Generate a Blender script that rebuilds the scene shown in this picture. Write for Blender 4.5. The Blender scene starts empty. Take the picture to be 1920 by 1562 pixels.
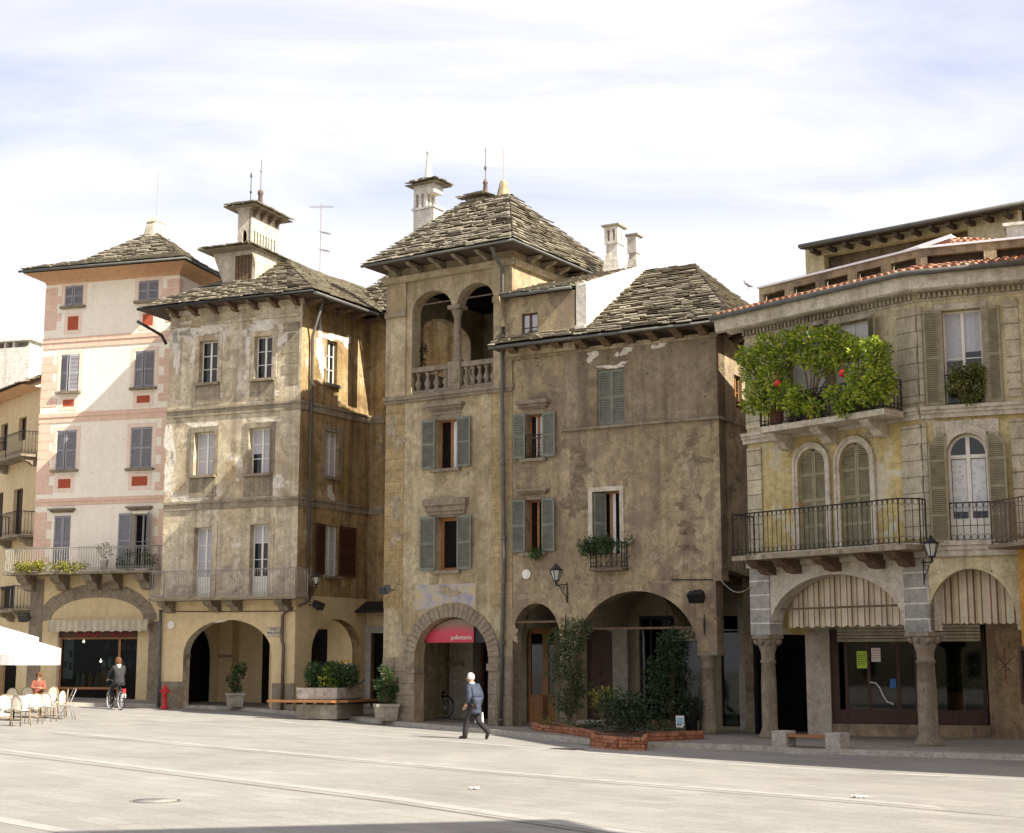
import bpy, bmesh, random
from math import *
from mathutils import Vector, Matrix
from mathutils.geometry import tessellate_polygon
random.seed(7)
C = bpy.context.scene.collection
R = random.uniform

# ---------------------------------------------------------------- camera, sky, sun, exposure
FOC = 2850.0; CX, CY = 960.0, 781.0; HOR = 1245.0; HC = 2.0      # measured on the 1920 px wide photograph
PT = atan((HOR - CY) / FOC)
cam = bpy.data.cameras.new('camera'); cob = bpy.data.objects.new('camera', cam); C.objects.link(cob)
cam.sensor_width = 36; cam.lens = FOC / 1920 * 36; cam.clip_start = .1; cam.clip_end = 3000
cob.location = (0, 0, HC); cob.rotation_euler = (radians(90) + PT, 0, 0)
scene = bpy.context.scene; scene.camera = cob
SUN_AZ, SUN_EL = radians(125), radians(41)
sd = bpy.data.lights.new('sun', 'SUN'); sd.energy = 5.0; sd.angle = radians(.5); sd.color = (1, .94, .84)
so = bpy.data.objects.new('sun', sd); C.objects.link(so)
tosun = Vector((sin(SUN_AZ) * cos(SUN_EL), cos(SUN_AZ) * cos(SUN_EL), sin(SUN_EL)))
so.rotation_euler = tosun.to_track_quat('Z', 'Y').to_euler()
so.location = (20, -10, 40)
vs = scene.view_settings; vs.view_transform = 'Standard'; vs.look = 'None'; vs.exposure = 1.2; vs.gamma = 1; vs.use_curve_mapping = False
scene.cycles.max_bounces = 6

def N(nt, typ, **kw):
    n = nt.nodes.new(typ)
    for k, v in kw.items():
        if k.startswith('i_'): n.inputs[k[2:].replace('_', ' ')].default_value = v
        else: setattr(n, k, v)
    return n
def ramp(nt, fac, stops):
    n = nt.nodes.new('ShaderNodeValToRGB'); cr = n.color_ramp
    while len(cr.elements) < len(stops): cr.elements.new(.5)
    for e, (p, c) in zip(cr.elements, stops):
        e.position = p; e.color = (c[0], c[1], c[2], 1) if isinstance(c, (tuple, list)) else (c, c, c, 1)
    nt.links.new(fac, n.inputs[0]); return n.outputs[0]
def mix(nt, fac, a, b, blend='MIX'):
    n = nt.nodes.new('ShaderNodeMixRGB'); n.blend_type = blend
    for s, v in ((0, fac), (1, a), (2, b)):
        if isinstance(v, (int, float)): n.inputs[s].default_value = v if s == 0 else (v, v, v, 1)
        elif isinstance(v, (tuple, list)): n.inputs[s].default_value = (*v[:3], 1)
        else: nt.links.new(v, n.inputs[s])
    return n.outputs[0]
def math_(nt, op, a, b=0.0):
    n = nt.nodes.new('ShaderNodeMath'); n.operation = op
    for s, v in ((0, a), (1, b)):
        if isinstance(v, (int, float)): n.inputs[s].default_value = v
        else: nt.links.new(v, n.inputs[s])
    return n.outputs[0]

world = bpy.data.worlds.new('World'); scene.world = world; world.use_nodes = True
wt = world.node_tree; wt.nodes.clear()
sky = N(wt, 'ShaderNodeTexSky', sky_type='NISHITA', sun_disc=False, sun_elevation=SUN_EL, sun_rotation=SUN_AZ, altitude=300, air_density=1.0, dust_density=2.2, ozone_density=1.0)
tc = N(wt, 'ShaderNodeTexCoord'); sx = N(wt, 'ShaderNodeSeparateXYZ'); wt.links.new(tc.outputs['Generated'], sx.inputs[0])
# clouds lie on a flat layer overhead: direction / height
hz = math_(wt, 'ADD', math_(wt, 'MAXIMUM', sx.outputs[2], 0.0), .16)
dvx = math_(wt, 'DIVIDE', sx.outputs[0], hz); dvy = math_(wt, 'DIVIDE', sx.outputs[1], hz)
cxyz = N(wt, 'ShaderNodeCombineXYZ'); wt.links.new(dvx, cxyz.inputs[0]); wt.links.new(dvy, cxyz.inputs[1])
mp = N(wt, 'ShaderNodeMapping'); mp.inputs['Location'].default_value = (.35, .9, 0); mp.inputs['Rotation'].default_value = (0, 0, .35); mp.inputs['Scale'].default_value = (.75, 1.5, 1)
wt.links.new(cxyz.outputs[0], mp.inputs[0])
n1 = N(wt, 'ShaderNodeTexNoise', i_Scale=1.7, i_Detail=8.0, i_Roughness=.58, i_Distortion=.5); wt.links.new(mp.outputs[0], n1.inputs['Vector'])
n2 = N(wt, 'ShaderNodeTexNoise', i_Scale=.55, i_Detail=3.0, i_Roughness=.5); wt.links.new(mp.outputs[0], n2.inputs['Vector'])
csum = math_(wt, 'ADD', math_(wt, 'MULTIPLY', n1.outputs[0], .55), math_(wt, 'MULTIPLY', n2.outputs[0], .45))
cover = ramp(wt, csum, [(.37, .3), (.47, .62), (.58, .97)])
low = ramp(wt, sx.outputs[2], [(.255, 1.0), (.335, .1)])
cover = math_(wt, 'MAXIMUM', cover, low)
skyc = mix(wt, 1.0, sky.outputs[0], (1.2, 1.0, 1.03), 'MULTIPLY')
skyc = mix(wt, cover, skyc, (5.0, 4.9, 5.25))
bg = N(wt, 'ShaderNodeBackground', i_Strength=.1); wt.links.new(skyc, bg.inputs[0])
wo = N(wt, 'ShaderNodeOutputWorld'); wt.links.new(bg.outputs[0], wo.inputs[0])

# ---------------------------------------------------------------- measuring: pixel of the photo -> ray -> real plane
def ray(px, py):
    x = (px - CX) / FOC; y = (CY - py) / FOC
    return (x, cos(PT) - y * sin(PT), sin(PT) + y * cos(PT))
def dirv(xv):
    a = ((xv - CX) / FOC, 1 / cos(PT)); n = hypot(*a); a = (a[0] / n, a[1] / n)
    return a if a[0] > 0 else (-a[0], -a[1])
def gz(x, y): return .018 * min(max(-1 - x, -8), 22) + .025 * max(0, y - 50)
def zrow(x, y, py):                       # height above plan point x,y that shows on image row py
    q = (CY - py) / FOC
    return HC + (q * cos(PT) * y + sin(PT) * y) / (cos(PT) - q * sin(PT))
def ground(px, py, up=0.0):
    r = ray(px, py); t = 40.0
    for _ in range(40):
        z = gz(r[0] * t, r[1] * t) + up; t = t * .5 + .5 * (HC - z) / max(1e-4, -r[2])
    return Vector((r[0] * t, r[1] * t, gz(r[0] * t, r[1] * t) + up))
class Fac:                                # a facade plane: u runs right along it, w out of it, z up
    def __init__(s, O, d): s.O = O; s.d = d; s.n = (d[1], -d[0])
    def uz(s, px, py, w=0):
        r = ray(px, py); t = (s.O[0] * s.n[0] + s.O[1] * s.n[1] + w) / (r[0] * s.n[0] + r[1] * s.n[1])
        return ((r[0] * t - s.O[0]) * s.d[0] + (r[1] * t - s.O[1]) * s.d[1], HC + t * r[2])
    def p(s, u, w, z): return Vector((s.O[0] + s.d[0] * u + s.n[0] * w, s.O[1] + s.d[1] * u + s.n[1] * w, z))
    def rect(s, x0, y0, x1, y1, w=0):
        ym = (y0 + y1) / 2; xm = (x0 + x1) / 2
        return (s.uz(x0, ym, w)[0], s.uz(x1, ym, w)[0], s.uz(xm, y1, w)[1], s.uz(xm, y0, w)[1])
    def u(s, px, py, w=0): return s.uz(px, py, w)[0]
    def z(s, px, py, w=0): return s.uz(px, py, w)[1]
    def zr(s, u, w, py): q = s.p(u, w, 0); return zrow(q.x, q.y, py)
    def sub(s, u, w=0): q = s.p(u, w, 0); return Fac((q.x, q.y), s.d)
def planpt(px, py, dep):
    r = ray(px, py); t = dep / r[1]; return (r[0] * t, dep)

# ---------------------------------------------------------------- mesh building
LOC = {}
class MB:
    def __init__(s): s.v = []; s.f = []; s.uv = []; s.smooth = []
    def face(s, pts, uvs=None, sm=False):
        b = len(s.v); s.v += [Vector(p) for p in pts]; s.f.append(list(range(b, b + len(pts)))); s.uv.append(uvs); s.smooth.append(sm)
    def box(s, fn, a, b, c):
        P = [fn(x, y, z) for x in a for y in b for z in c]
        U = [(x + y * .37, z) for x in a for y in b for z in c]
        base = len(s.v); s.v += P
        for q in ((0, 1, 3, 2), (4, 6, 7, 5), (0, 4, 5, 1), (2, 3, 7, 6), (0, 2, 6, 4), (1, 5, 7, 3)):
            s.f.append([base + i for i in q]); s.uv.append([U[i] for i in q]); s.smooth.append(False)
    def hexa(s, P):
        base = len(s.v); s.v += [Vector(p) for p in P]
        for q in ((0, 1, 2, 3), (4, 7, 6, 5), (0, 4, 5, 1), (1, 5, 6, 2), (2, 6, 7, 3), (3, 7, 4, 0)):
            s.f.append([base + i for i in q]); s.uv.append(None); s.smooth.append(False)
    def prism(s, fn, poly, w0, w1, caps=(1, 1)):      # poly of (u,z), between w0 (back) and w1 (front)
        n = len(poly)
        tris = tessellate_polygon([[Vector((u, z, 0)) for u, z in poly]])
        for on, w in ((caps[0], w0), (caps[1], w1)):
            if on:
                for t in tris: s.face([fn(poly[i][0], w, poly[i][1]) for i in t], [poly[i] for i in t])
        for i in range(n):
            (a, b), (c, d) = poly[i], poly[(i + 1) % n]
            s.face([fn(a, w0, b), fn(c, w0, d), fn(c, w1, d), fn(a, w1, b)], [(a, b), (c, d), (c, d + (w1 - w0)), (a, b + (w1 - w0))])
    def ring(s, fn, outer, inner, w0, w1):            # band between two open paths of (u,z)
        n = len(outer)
        for i in range(n - 1):
            o0, o1, i0, i1 = outer[i], outer[i + 1], inner[i], inner[i + 1]
            P = [fn(q[0], w, q[1]) for w in (w0, w1) for q in (i0, i1, o1, o0)]
            s.hexa(P)
    def wall(s, fn, outer, holes, w, depth):
        loops = [[Vector((u, z, 0)) for u, z in outer]] + [[Vector((u, z, 0)) for u, z in h] for h in holes]
        flat = [q for l in ([outer] + holes) for q in l]
        for t in tessellate_polygon(loops):
            s.face([fn(flat[i][0], w, flat[i][1]) for i in t], [flat[i] for i in t])
            s.face([fn(flat[i][0], w - depth, flat[i][1]) for i in t], [flat[i] for i in t])
        for l in [outer] + holes:
            for i in range(len(l)):
                (a, b), (c, d) = l[i], l[(i + 1) % len(l)]
                s.face([fn(a, w, b), fn(c, w, d), fn(c, w - depth, d), fn(a, w - depth, b)], [(a, b), (c, d), (c + depth, d), (a + depth, b)])
    def tube(s, pts, r, seg=6, cap=True):
        pts = [Vector(p) for p in pts]; n = len(pts); rr = r if isinstance(r, (list, tuple)) else [r] * n
        base = len(s.v); up0 = None
        for i, p in enumerate(pts):
            d = (pts[min(i + 1, n - 1)] - pts[max(i - 1, 0)]).normalized()
            if up0 is None: up0 = Vector((0, 0, 1)) if abs(d.z) < .9 else Vector((1, 0, 0))
            a = d.cross(up0)
            if a.length < 1e-4: a = d.cross(Vector((.3, 1, .2)))
            a.normalize(); b = a.cross(d).normalized(); up0 = b
            for k in range(seg):
                t = 2 * pi * k / seg; s.v.append(p + a * cos(t) * rr[i] + b * sin(t) * rr[i])
        for i in range(n - 1):
            for k in range(seg):
                k2 = (k + 1) % seg
                s.f.append([base + i * seg + k, base + i * seg + k2, base + (i + 1) * seg + k2, base + (i + 1) * seg + k]); s.uv.append(None); s.smooth.append(seg > 5)
        if cap:
            for o in (0, (n - 1) * seg): s.f.append([base + o + k for k in range(seg)]); s.uv.append(None); s.smooth.append(False)
    def lathe(s, c, prof, seg=12, sx=1, sy=1, rot=0):
        base = len(s.v); c = Vector(c)
        for r, z in prof:
            for k in range(seg):
                t = 2 * pi * k / seg + rot; s.v.append(c + Vector((cos(t) * r * sx, sin(t) * r * sy, z)))
        for i in range(len(prof) - 1):
            for k in range(seg):
                k2 = (k + 1) % seg
                s.f.append([base + i * seg + k, base + i * seg + k2, base + (i + 1) * seg + k2, base + (i + 1) * seg + k]); s.uv.append(None); s.smooth.append(seg > 8)
        for o in (0, (len(prof) - 1) * seg): s.f.append([base + o + k for k in range(seg)]); s.uv.append(None); s.smooth.append(False)
    def leaf(s, p, d, n, L, wd):
        d = d.normalized(); a = d.cross(n)
        if a.length < 1e-3: a = d.cross(Vector((1, .2, .1)))
        a.normalize(); n2 = a.cross(d)
        s.face([p, p + d * L * .45 + a * wd * .5, p + d * L - n2 * L * .12, p + d * L * .45 - a * wd * .5])
    def build(s, name, mat, parent=None, merge=False):
        me = bpy.data.meshes.new(name); L = Vector((0, 0, 0))
        if parent is not None: L = LOC[parent.name]
        me.from_pydata([v - L for v in s.v], [], s.f)
        if any(s.uv):
            ul = me.uv_layers.new(name='facade'); i = 0
            for f, u in zip(s.f, s.uv):
                for k in range(len(f)):
                    if u: ul.data[i].uv = u[k]
                    i += 1
        me.polygons.foreach_set('use_smooth', s.smooth)
        bm = bmesh.new(); bm.from_mesh(me)
        if merge: bmesh.ops.remove_doubles(bm, verts=bm.verts, dist=1e-4)
        bmesh.ops.recalc_face_normals(bm, faces=bm.faces); bm.to_mesh(me); bm.free()
        me.materials.append(mat)
        o = bpy.data.objects.new(name, me); C.objects.link(o)
        if parent is not None: o.parent = parent
        LOC[o.name] = L
        return o
def tag(o, label=None, cat=None, group=None, kind=None):
    for k, v in (('label', label), ('category', cat), ('group', group), ('kind', kind)):
        if v: o[k] = v
    return o
def thing(name, label, cat, loc, group=None):
    o = bpy.data.objects.new(name, None); C.objects.link(o); o.location = loc; o.empty_display_size = .3
    LOC[o.name] = Vector(loc); return tag(o, label, cat, group)
def copy_tree(o, parent=None):
    c = o.copy(); C.objects.link(c)
    if parent is not None: c.parent = parent
    for ch in list(o.children): copy_tree(ch, c)
    return c
def xyz(x, y, z): return Vector((x, y, z))
def frame_at(loc, ang):                    # local x right, y forward(away), rotated by ang about z
    L = Vector(loc); ca, sa = cos(ang), sin(ang)
    return lambda x, y, z: Vector((L.x + x * ca - y * sa, L.y + x * sa + y * ca, L.z + z))

# ---------------------------------------------------------------- materials (surface colours; dim_interior puts the darkness of openings into its tone)
def newmat(name):
    m = bpy.data.materials.new(name); m.use_nodes = True; nt = m.node_tree; nt.nodes.clear()
    out = N(nt, 'ShaderNodeOutputMaterial'); b = N(nt, 'ShaderNodeBsdfPrincipled'); nt.links.new(b.outputs[0], out.inputs[0])
    return m, nt, b
def pos(nt, scale=(1, 1, 1)):
    g = N(nt, 'ShaderNodeNewGeometry'); m = N(nt, 'ShaderNodeMapping'); m.inputs['Scale'].default_value = scale
    nt.links.new(g.outputs['Position'], m.inputs[0]); return m.outputs[0]
def noise(nt, vec, scale, detail=4.0, rough=.55, dist=0.0):
    n = N(nt, 'ShaderNodeTexNoise', i_Scale=scale, i_Detail=detail, i_Roughness=rough, i_Distortion=dist); nt.links.new(vec, n.inputs['Vector']); return n.outputs[0]
def bump(nt, b, h, strength=.3, dist=.02):
    n = N(nt, 'ShaderNodeBump', i_Strength=strength, i_Distance=dist); nt.links.new(h, n.inputs['Height']); nt.links.new(n.outputs[0], b.inputs['Normal'])
def plain(name, col, rough=.6, var=.18, scale=6, metal=0.0, bmp=.1, spec=.3):
    m, nt, b = newmat(name); v = pos(nt); n = noise(nt, v, scale, 5)
    lo = tuple(c * (1 - var) for c in col); hi = tuple(min(1, c * (1 + var)) for c in col)
    nt.links.new(ramp(nt, n, [(.3, lo), (.7, hi)]), b.inputs['Base Color'])
    b.inputs['Roughness'].default_value = rough; b.inputs['Metallic'].default_value = metal; b.inputs['Specular IOR Level'].default_value = spec
    if bmp: bump(nt, b, n, bmp, .01)
    return m
def plaster(name, c1, c2, c3, patch=None, pth=(.62, .66), dirt=(.12, .1, .08), dirt_amt=.5, streak=.5, scale=.45, bmp=.35, joints=None, patch2=None, p2th=(.6, .68), mottle=.85):
    m, nt, b = newmat(name); v = pos(nt)
    big = noise(nt, v, scale, 6, .62, .6)
    col = ramp(nt, big, [(.3, c1), (.5, c2), (.7, c3)])
    mot = noise(nt, v, 5, 8, .65)
    col = mix(nt, mottle, col, ramp(nt, mot, [(.28, .62), (.52, 1.0), (.75, 1.22)]), 'MULTIPLY')
    fine = noise(nt, v, 34, 4, .6)
    col = mix(nt, .75 * min(1, mottle + .2), col, ramp(nt, fine, [(.3, .62), (.5, 1.0), (.7, 1.15)]), 'MULTIPLY')
    vf = noise(nt, v, 11, 9, .78, .6); col = mix(nt, .6 * mottle, col, ramp(nt, vf, [(.4, .5), (.48, 1.0), (.6, 1.0), (.68, 1.28)]), 'MULTIPLY')
    if patch2:
        pn = noise(nt, pos(nt, (1, 1, .8)), 1.1, 7, .68, .5); pm = ramp(nt, pn, [(p2th[0], 0.0), (p2th[1], 1.0)])
        col = mix(nt, pm, col, patch2)
    if patch:
        pn = noise(nt, v, .85, 9, .7, .35); pm = ramp(nt, pn, [(pth[0], 0.0), (pth[1], 1.0)])
        col = mix(nt, pm, col, mix(nt, .5, patch, ramp(nt, mot, [(.3, .6), (.6, 1.1)]), 'MULTIPLY'))
    st = noise(nt, pos(nt, (3.2, 3.2, .16)), 1.0, 6, .62)
    sm = math_(nt, 'MULTIPLY', ramp(nt, st, [(.46, 0.0), (.68, 1.0)]), streak)
    col = mix(nt, sm, col, mix(nt, .75, col, dirt))
    dn = noise(nt, v, 1.6, 8, .7, .8)
    dm = math_(nt, 'MULTIPLY', ramp(nt, dn, [(.52, 0.0), (.66, 1.0)]), dirt_amt)
    col = mix(nt, dm, col, mix(nt, .7, col, dirt))
    # small pits, nail holes and flaked spots
    vo = N(nt, 'ShaderNodeTexVoronoi', i_Scale=1.5); nt.links.new(v, vo.inputs['Vector'])
    col = mix(nt, ramp(nt, vo.outputs['Distance'], [(.035, 1.0), (.06, 0.0)]), col, dirt)
    h = mix(nt, .5, mot, fine)
    if joints:
        uvn = N(nt, 'ShaderNodeUVMap', uv_map='facade'); br = N(nt, 'ShaderNodeTexBrick', i_Scale=1.0); nt.links.new(uvn.outputs[0], br.inputs['Vector'])
        br.inputs['Brick Width'].default_value = joints[0]; br.inputs['Row Height'].default_value = joints[1]; br.inputs['Mortar Size'].default_value = joints[2]
        br.inputs['Color1'].default_value = (.86, .86, .86, 1); br.inputs['Color2'].default_value = (1.12, 1.1, 1.05, 1); br.inputs['Mortar'].default_value = (joints[3],) * 3 + (1,)
        col = mix(nt, .9, col, br.outputs['Color'], 'MULTIPLY'); h = mix(nt, br.outputs['Fac'], h, 0.0)
    nt.links.new(col, b.inputs['Base Color']); b.inputs['Roughness'].default_value = .92; b.inputs['Specular IOR Level'].default_value = .15
    bump(nt, b, h, bmp, .05)
    return m
def glassmat(name, col=(.012, .014, .014), rough=.06, spec=.5):
    m, nt, b = newmat(name); b.inputs['Base Color'].default_value = (*col, 1); b.inputs['Roughness'].default_value = rough; b.inputs['Specular IOR Level'].default_value = spec
    n = noise(nt, pos(nt), 1.3, 2); bump(nt, b, n, .06, .05); return m
def seethrough(name, tint=(.5, .55, .52), refl=.16):
    m, nt, b = newmat(name); out = nt.nodes['Material Output']
    g = N(nt, 'ShaderNodeBsdfGlossy', i_Roughness=.03); t = N(nt, 'ShaderNodeBsdfTransparent'); t.inputs[0].default_value = (*tint, 1)
    fr = N(nt, 'ShaderNodeFresnel', i_IOR=1.55); mx = N(nt, 'ShaderNodeMixShader')
    nt.links.new(math_(nt, 'MULTIPLY', fr.outputs[0], refl), mx.inputs[0]); nt.links.new(t.outputs[0], mx.inputs[1]); nt.links.new(g.outputs[0], mx.inputs[2]); nt.links.new(mx.outputs[0], out.inputs[0]); nt.nodes.remove(b); return m
def leafmat(name, dark, mid, light, sc=3.0):
    m, nt, b = newmat(name); out = nt.nodes['Material Output']; g = N(nt, 'ShaderNodeNewGeometry')
    n = noise(nt, pos(nt), sc, 4, .6); k = math_(nt, 'ADD', math_(nt, 'MULTIPLY', g.outputs['Random Per Island'], .5), math_(nt, 'MULTIPLY', n, .5))
    col = ramp(nt, k, [(.25, dark), (.5, mid), (.75, light)]); nt.links.new(col, b.inputs['Base Color']); b.inputs['Roughness'].default_value = .5
    tr = N(nt, 'ShaderNodeBsdfTranslucent'); nt.links.new(mix(nt, 1.0, col, (1.3, 1.4, .6), 'MULTIPLY'), tr.inputs[0]); mx = N(nt, 'ShaderNodeMixShader', i_Fac=.3)
    nt.links.new(b.outputs[0], mx.inputs[1]); nt.links.new(tr.outputs[0], mx.inputs[2]); nt.links.new(mx.outputs[0], out.inputs[0]); return m
def slatemat(name, cols, lichen=.7):
    m, nt, b = newmat(name); g = N(nt, 'ShaderNodeNewGeometry'); v = pos(nt)
    col = ramp(nt, g.outputs['Random Per Island'], [(i / (len(cols) - 1), c) for i, c in enumerate(cols)])
    n = noise(nt, v, 9, 6, .7); col = mix(nt, .8, col, ramp(nt, n, [(.3, .55), (.55, 1.0), (.75, 1.3)]), 'MULTIPLY')
    l = noise(nt, v, 2.2, 7, .7); col = mix(nt, ramp(nt, l, [(.55, 0.0), (.66, .7)]), col, (.34, .31, .2))
    nt.links.new(col, b.inputs['Base Color']); b.inputs['Roughness'].default_value = .85; bump(nt, b, n, .4, .02); return m
def stripes(name, per, cols):
    m, nt, b = newmat(name); uvn = N(nt, 'ShaderNodeUVMap', uv_map='facade'); s = N(nt, 'ShaderNodeSeparateXYZ'); nt.links.new(uvn.outputs[0], s.inputs[0])
    f = math_(nt, 'FRACT', math_(nt, 'DIVIDE', s.outputs[0], per)); n = N(nt, 'ShaderNodeValToRGB'); n.color_ramp.interpolation = 'CONSTANT'
    while len(n.color_ramp.elements) < len(cols): n.color_ramp.elements.new(.5)
    for e, (p, c) in zip(n.color_ramp.elements, cols): e.position = p; e.color = (*c, 1)
    nt.links.new(f, n.inputs[0]); dn = noise(nt, pos(nt), 2.5, 5); nt.links.new(mix(nt, .8, n.outputs[0], ramp(nt, dn, [(.3, .7), (.7, 1.05)]), 'MULTIPLY'), b.inputs['Base Color']); b.inputs['Roughness'].default_value = .9; return m

M = {}
M['cream'] = plaster('cream_plaster', (.8, .73, .58), (.83, .765, .62), (.85, .79, .655), dirt=(.5, .4, .28), dirt_amt=.08, streak=.12, bmp=.05, mottle=.2)
M['pink'] = plaster('pink_painted_plaster', (.68, .47, .34), (.71, .5, .375), (.73, .54, .41), dirt=(.45, .25, .16), dirt_amt=.15, streak=.2, bmp=.06, mottle=.35)
M['pinklight'] = plaster('pale_pink_plaster', (.74, .58, .45), (.76, .61, .48), (.78, .64, .51), dirt=(.5, .34, .24), dirt_amt=.15, streak=.2, bmp=.06, mottle=.3)
M['redpanel'] = plain('red_painted_panel', (.36, .075, .035), .8, .12)
M['orangesoffit'] = plaster('orange_soffit', (.52, .3, .16), (.56, .34, .19), (.6, .38, .22), mottle=.4, dirt=(.4, .22, .12), dirt_amt=.2, streak=.1, bmp=.1)
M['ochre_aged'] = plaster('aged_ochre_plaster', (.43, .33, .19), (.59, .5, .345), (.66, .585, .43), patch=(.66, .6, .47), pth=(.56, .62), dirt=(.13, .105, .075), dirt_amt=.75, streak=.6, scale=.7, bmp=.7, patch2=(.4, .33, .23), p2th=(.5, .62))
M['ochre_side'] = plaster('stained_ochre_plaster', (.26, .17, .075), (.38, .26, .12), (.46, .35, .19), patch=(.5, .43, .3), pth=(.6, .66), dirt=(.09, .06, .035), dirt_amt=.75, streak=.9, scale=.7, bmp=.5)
M['yellow_ground'] = plaster('ground_floor_yellow_plaster', (.56, .43, .235), (.61, .475, .27), (.65, .515, .31), mottle=.35, dirt=(.34, .26, .16), dirt_amt=.25, streak=.25, bmp=.15)
M['grime_band'] = plaster('grimy_moulding', (.22, .175, .12), (.32, .27, .185), (.43, .37, .265), patch=(.5, .45, .36), pth=(.6, .66), dirt=(.07, .055, .04), dirt_amt=.6, streak=.7, scale=1.6, bmp=.8)
M['tower'] = plaster('tower_plaster', (.32, .255, .15), (.43, .35, .215), (.51, .425, .275), patch=(.47, .4, .27), pth=(.62, .68), dirt=(.13, .1, .065), dirt_amt=.65, streak=.55, scale=.6, bmp=.5, patch2=(.3, .23, .13), p2th=(.5, .62))
M['tower_ashlar'] = plaster('tower_ashlar', (.3, .22, .11), (.36, .27, .14), (.42, .33, .19), dirt=(.15, .11, .07), dirt_amt=.4, streak=.4, bmp=.5, joints=(.8, .38, .01, .68))
M['stone'] = plaster('grey_stone', (.2, .165, .11), (.27, .225, .155), (.34, .29, .21), dirt=(.09, .075, .055), dirt_amt=.55, streak=.4, scale=1.6, bmp=.8)
M['stone_blocks'] = plaster('stone_blocks', (.19, .155, .1), (.26, .215, .145), (.34, .29, .2), dirt=(.09, .07, .05), dirt_amt=.5, streak=.3, scale=1.2, bmp=.9, joints=(.62, .42, .018, .4))
M['house'] = plaster('brown_render', (.28, .215, .125), (.41, .325, .195), (.5, .41, .26), patch=(.45, .38, .26), pth=(.62, .66), dirt=(.085, .07, .05), dirt_amt=.8, streak=.55, scale=.45, bmp=.9, patch2=(.25, .19, .13), p2th=(.48, .58))
M['house_dark'] = plaster('dark_render', (.19, .145, .09), (.26, .205, .13), (.33, .27, .18), dirt=(.075, .06, .045), dirt_amt=.7, streak=.7, scale=.5, bmp=.6)
M['palace'] = plaster('grey_yellow_plaster', (.53, .455, .26), (.61, .53, .33), (.66, .59, .4), patch=(.42, .32, .15), pth=(.58, .66), dirt=(.2, .17, .11), dirt_amt=.5, streak=.5, scale=.7, bmp=.3)
M['palace_yellow'] = plaster('yellow_peeling_plaster', (.42, .32, .12), (.48, .385, .17), (.52, .44, .24), patch=(.5, .46, .34), pth=(.56, .6), dirt=(.22, .16, .08), dirt_amt=.35, streak=.5, scale=.9, bmp=.4)
M['palace_block'] = plaster('rusticated_pilaster', (.44, .39, .26), (.5, .45, .32), (.55, .5, .37), dirt=(.2, .17, .11), dirt_amt=.4, streak=.4, bmp=.4, joints=(3.0, .42, .016, .4))
M['grey_block'] = plaster('grey_block_pier', (.27, .26, .23), (.32, .31, .28), (.36, .35, .31), dirt=(.2, .19, .16), dirt_amt=.3, streak=.3, bmp=.2, joints=(3.0, .39, .02, 2.0))
M['palace_white'] = plaster('pale_peeling_plaster', (.48, .43, .33), (.55, .5, .4), (.58, .54, .45), patch=(.46, .31, .09), pth=(.66, .7), dirt=(.3, .24, .16), dirt_amt=.3, streak=.4, scale=1, bmp=.3)
M['trim_white'] = plaster('pale_stone_trim', (.46, .41, .31), (.54, .49, .38), (.6, .55, .45), dirt=(.2, .16, .1), dirt_amt=.45, streak=.6, scale=1.5, bmp=.4)
M['stucco_white'] = plaster('white_rough_stucco', (.6, .55, .45), (.68, .64, .55), (.72, .69, .6), dirt=(.3, .26, .2), dirt_amt=.35, streak=.5, scale=1.5, bmp=.8)
M['slate'] = slatemat('stone_roof_slabs', [(.13, .112, .078), (.23, .2, .14), (.17, .147, .1), (.31, .275, .195), (.2, .172, .12), (.26, .23, .16)])
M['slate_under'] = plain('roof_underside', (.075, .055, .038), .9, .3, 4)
M['timber'] = plain('old_timber', (.13, .085, .05), .85, .35, 9, bmp=.4)
M['tile'] = slatemat('clay_roof_tiles', [(.2, .085, .045), (.34, .15, .075), (.27, .11, .055), (.38, .22, .13)])
M['shut_grey'] = plain('grey_shutter_paint', (.27, .265, .28), .6, .1, 5)
M['shut_green'] = plain('grey_green_shutter_paint', (.155, .162, .125), .6, .2, 5)
M['shut_olive'] = plain('faded_olive_shutter_paint', (.25, .225, .135), .65, .2, 5)
M['shut_brown'] = plain('brown_shutter_paint', (.075, .032, .018), .6, .2, 5)
M['white_paint'] = plain('white_window_paint', (.7, .67, .58), .5, .08, 6)
M['wood'] = plain('varnished_wood', (.3, .13, .04), .45, .25, 12, bmp=.1)
M['darkwood'] = plain('dark_wood', (.06, .028, .016), .5, .25, 10, bmp=.15)
M['glass'] = glassmat('window_glass')
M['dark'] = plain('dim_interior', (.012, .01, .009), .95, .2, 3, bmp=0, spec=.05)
M['shopglass'] = seethrough('shop_glass'); M['frontglass'] = seethrough('reflecting_shop_glass', refl=.75)
M['curtain'] = plain('white_curtain', (.66, .66, .63), .9, .1, 14, bmp=.25)
M['blind'] = plain('grey_blind', (.42, .42, .44), .8, .08, 9)
M['iron'] = plain('black_iron', (.02, .019, .018), .55, .3, 20, bmp=.1)
M['iron_grey'] = plain('weathered_iron', (.3, .28, .24), .7, .25, 12, bmp=.1)
M['pipe'] = plain('downpipe_metal', (.1, .098, .085), .55, .2, 4)
M['copper'] = plain('rusty_gutter', (.12, .085, .06), .6, .25, 5)
M['leaf'] = leafmat('leaves', (.018, .04, .01), (.035, .075, .018), (.075, .12, .03))
M['leaf_bright'] = leafmat('bright_leaves', (.05, .1, .008), (.21, .29, .025), (.5, .5, .07), 3.0)
M['leaf_dark'] = leafmat('dark_leaves', (.012, .026, .01), (.022, .045, .016), (.045, .075, .025))
M['leaf_yellow'] = leafmat('yellow_leaves', (.08, .1, .015), (.2, .2, .02), (.4, .34, .04))
M['leaf_olive'] = leafmat('olive_leaves', (.06, .07, .015), (.14, .15, .035), (.24, .23, .06))
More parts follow.
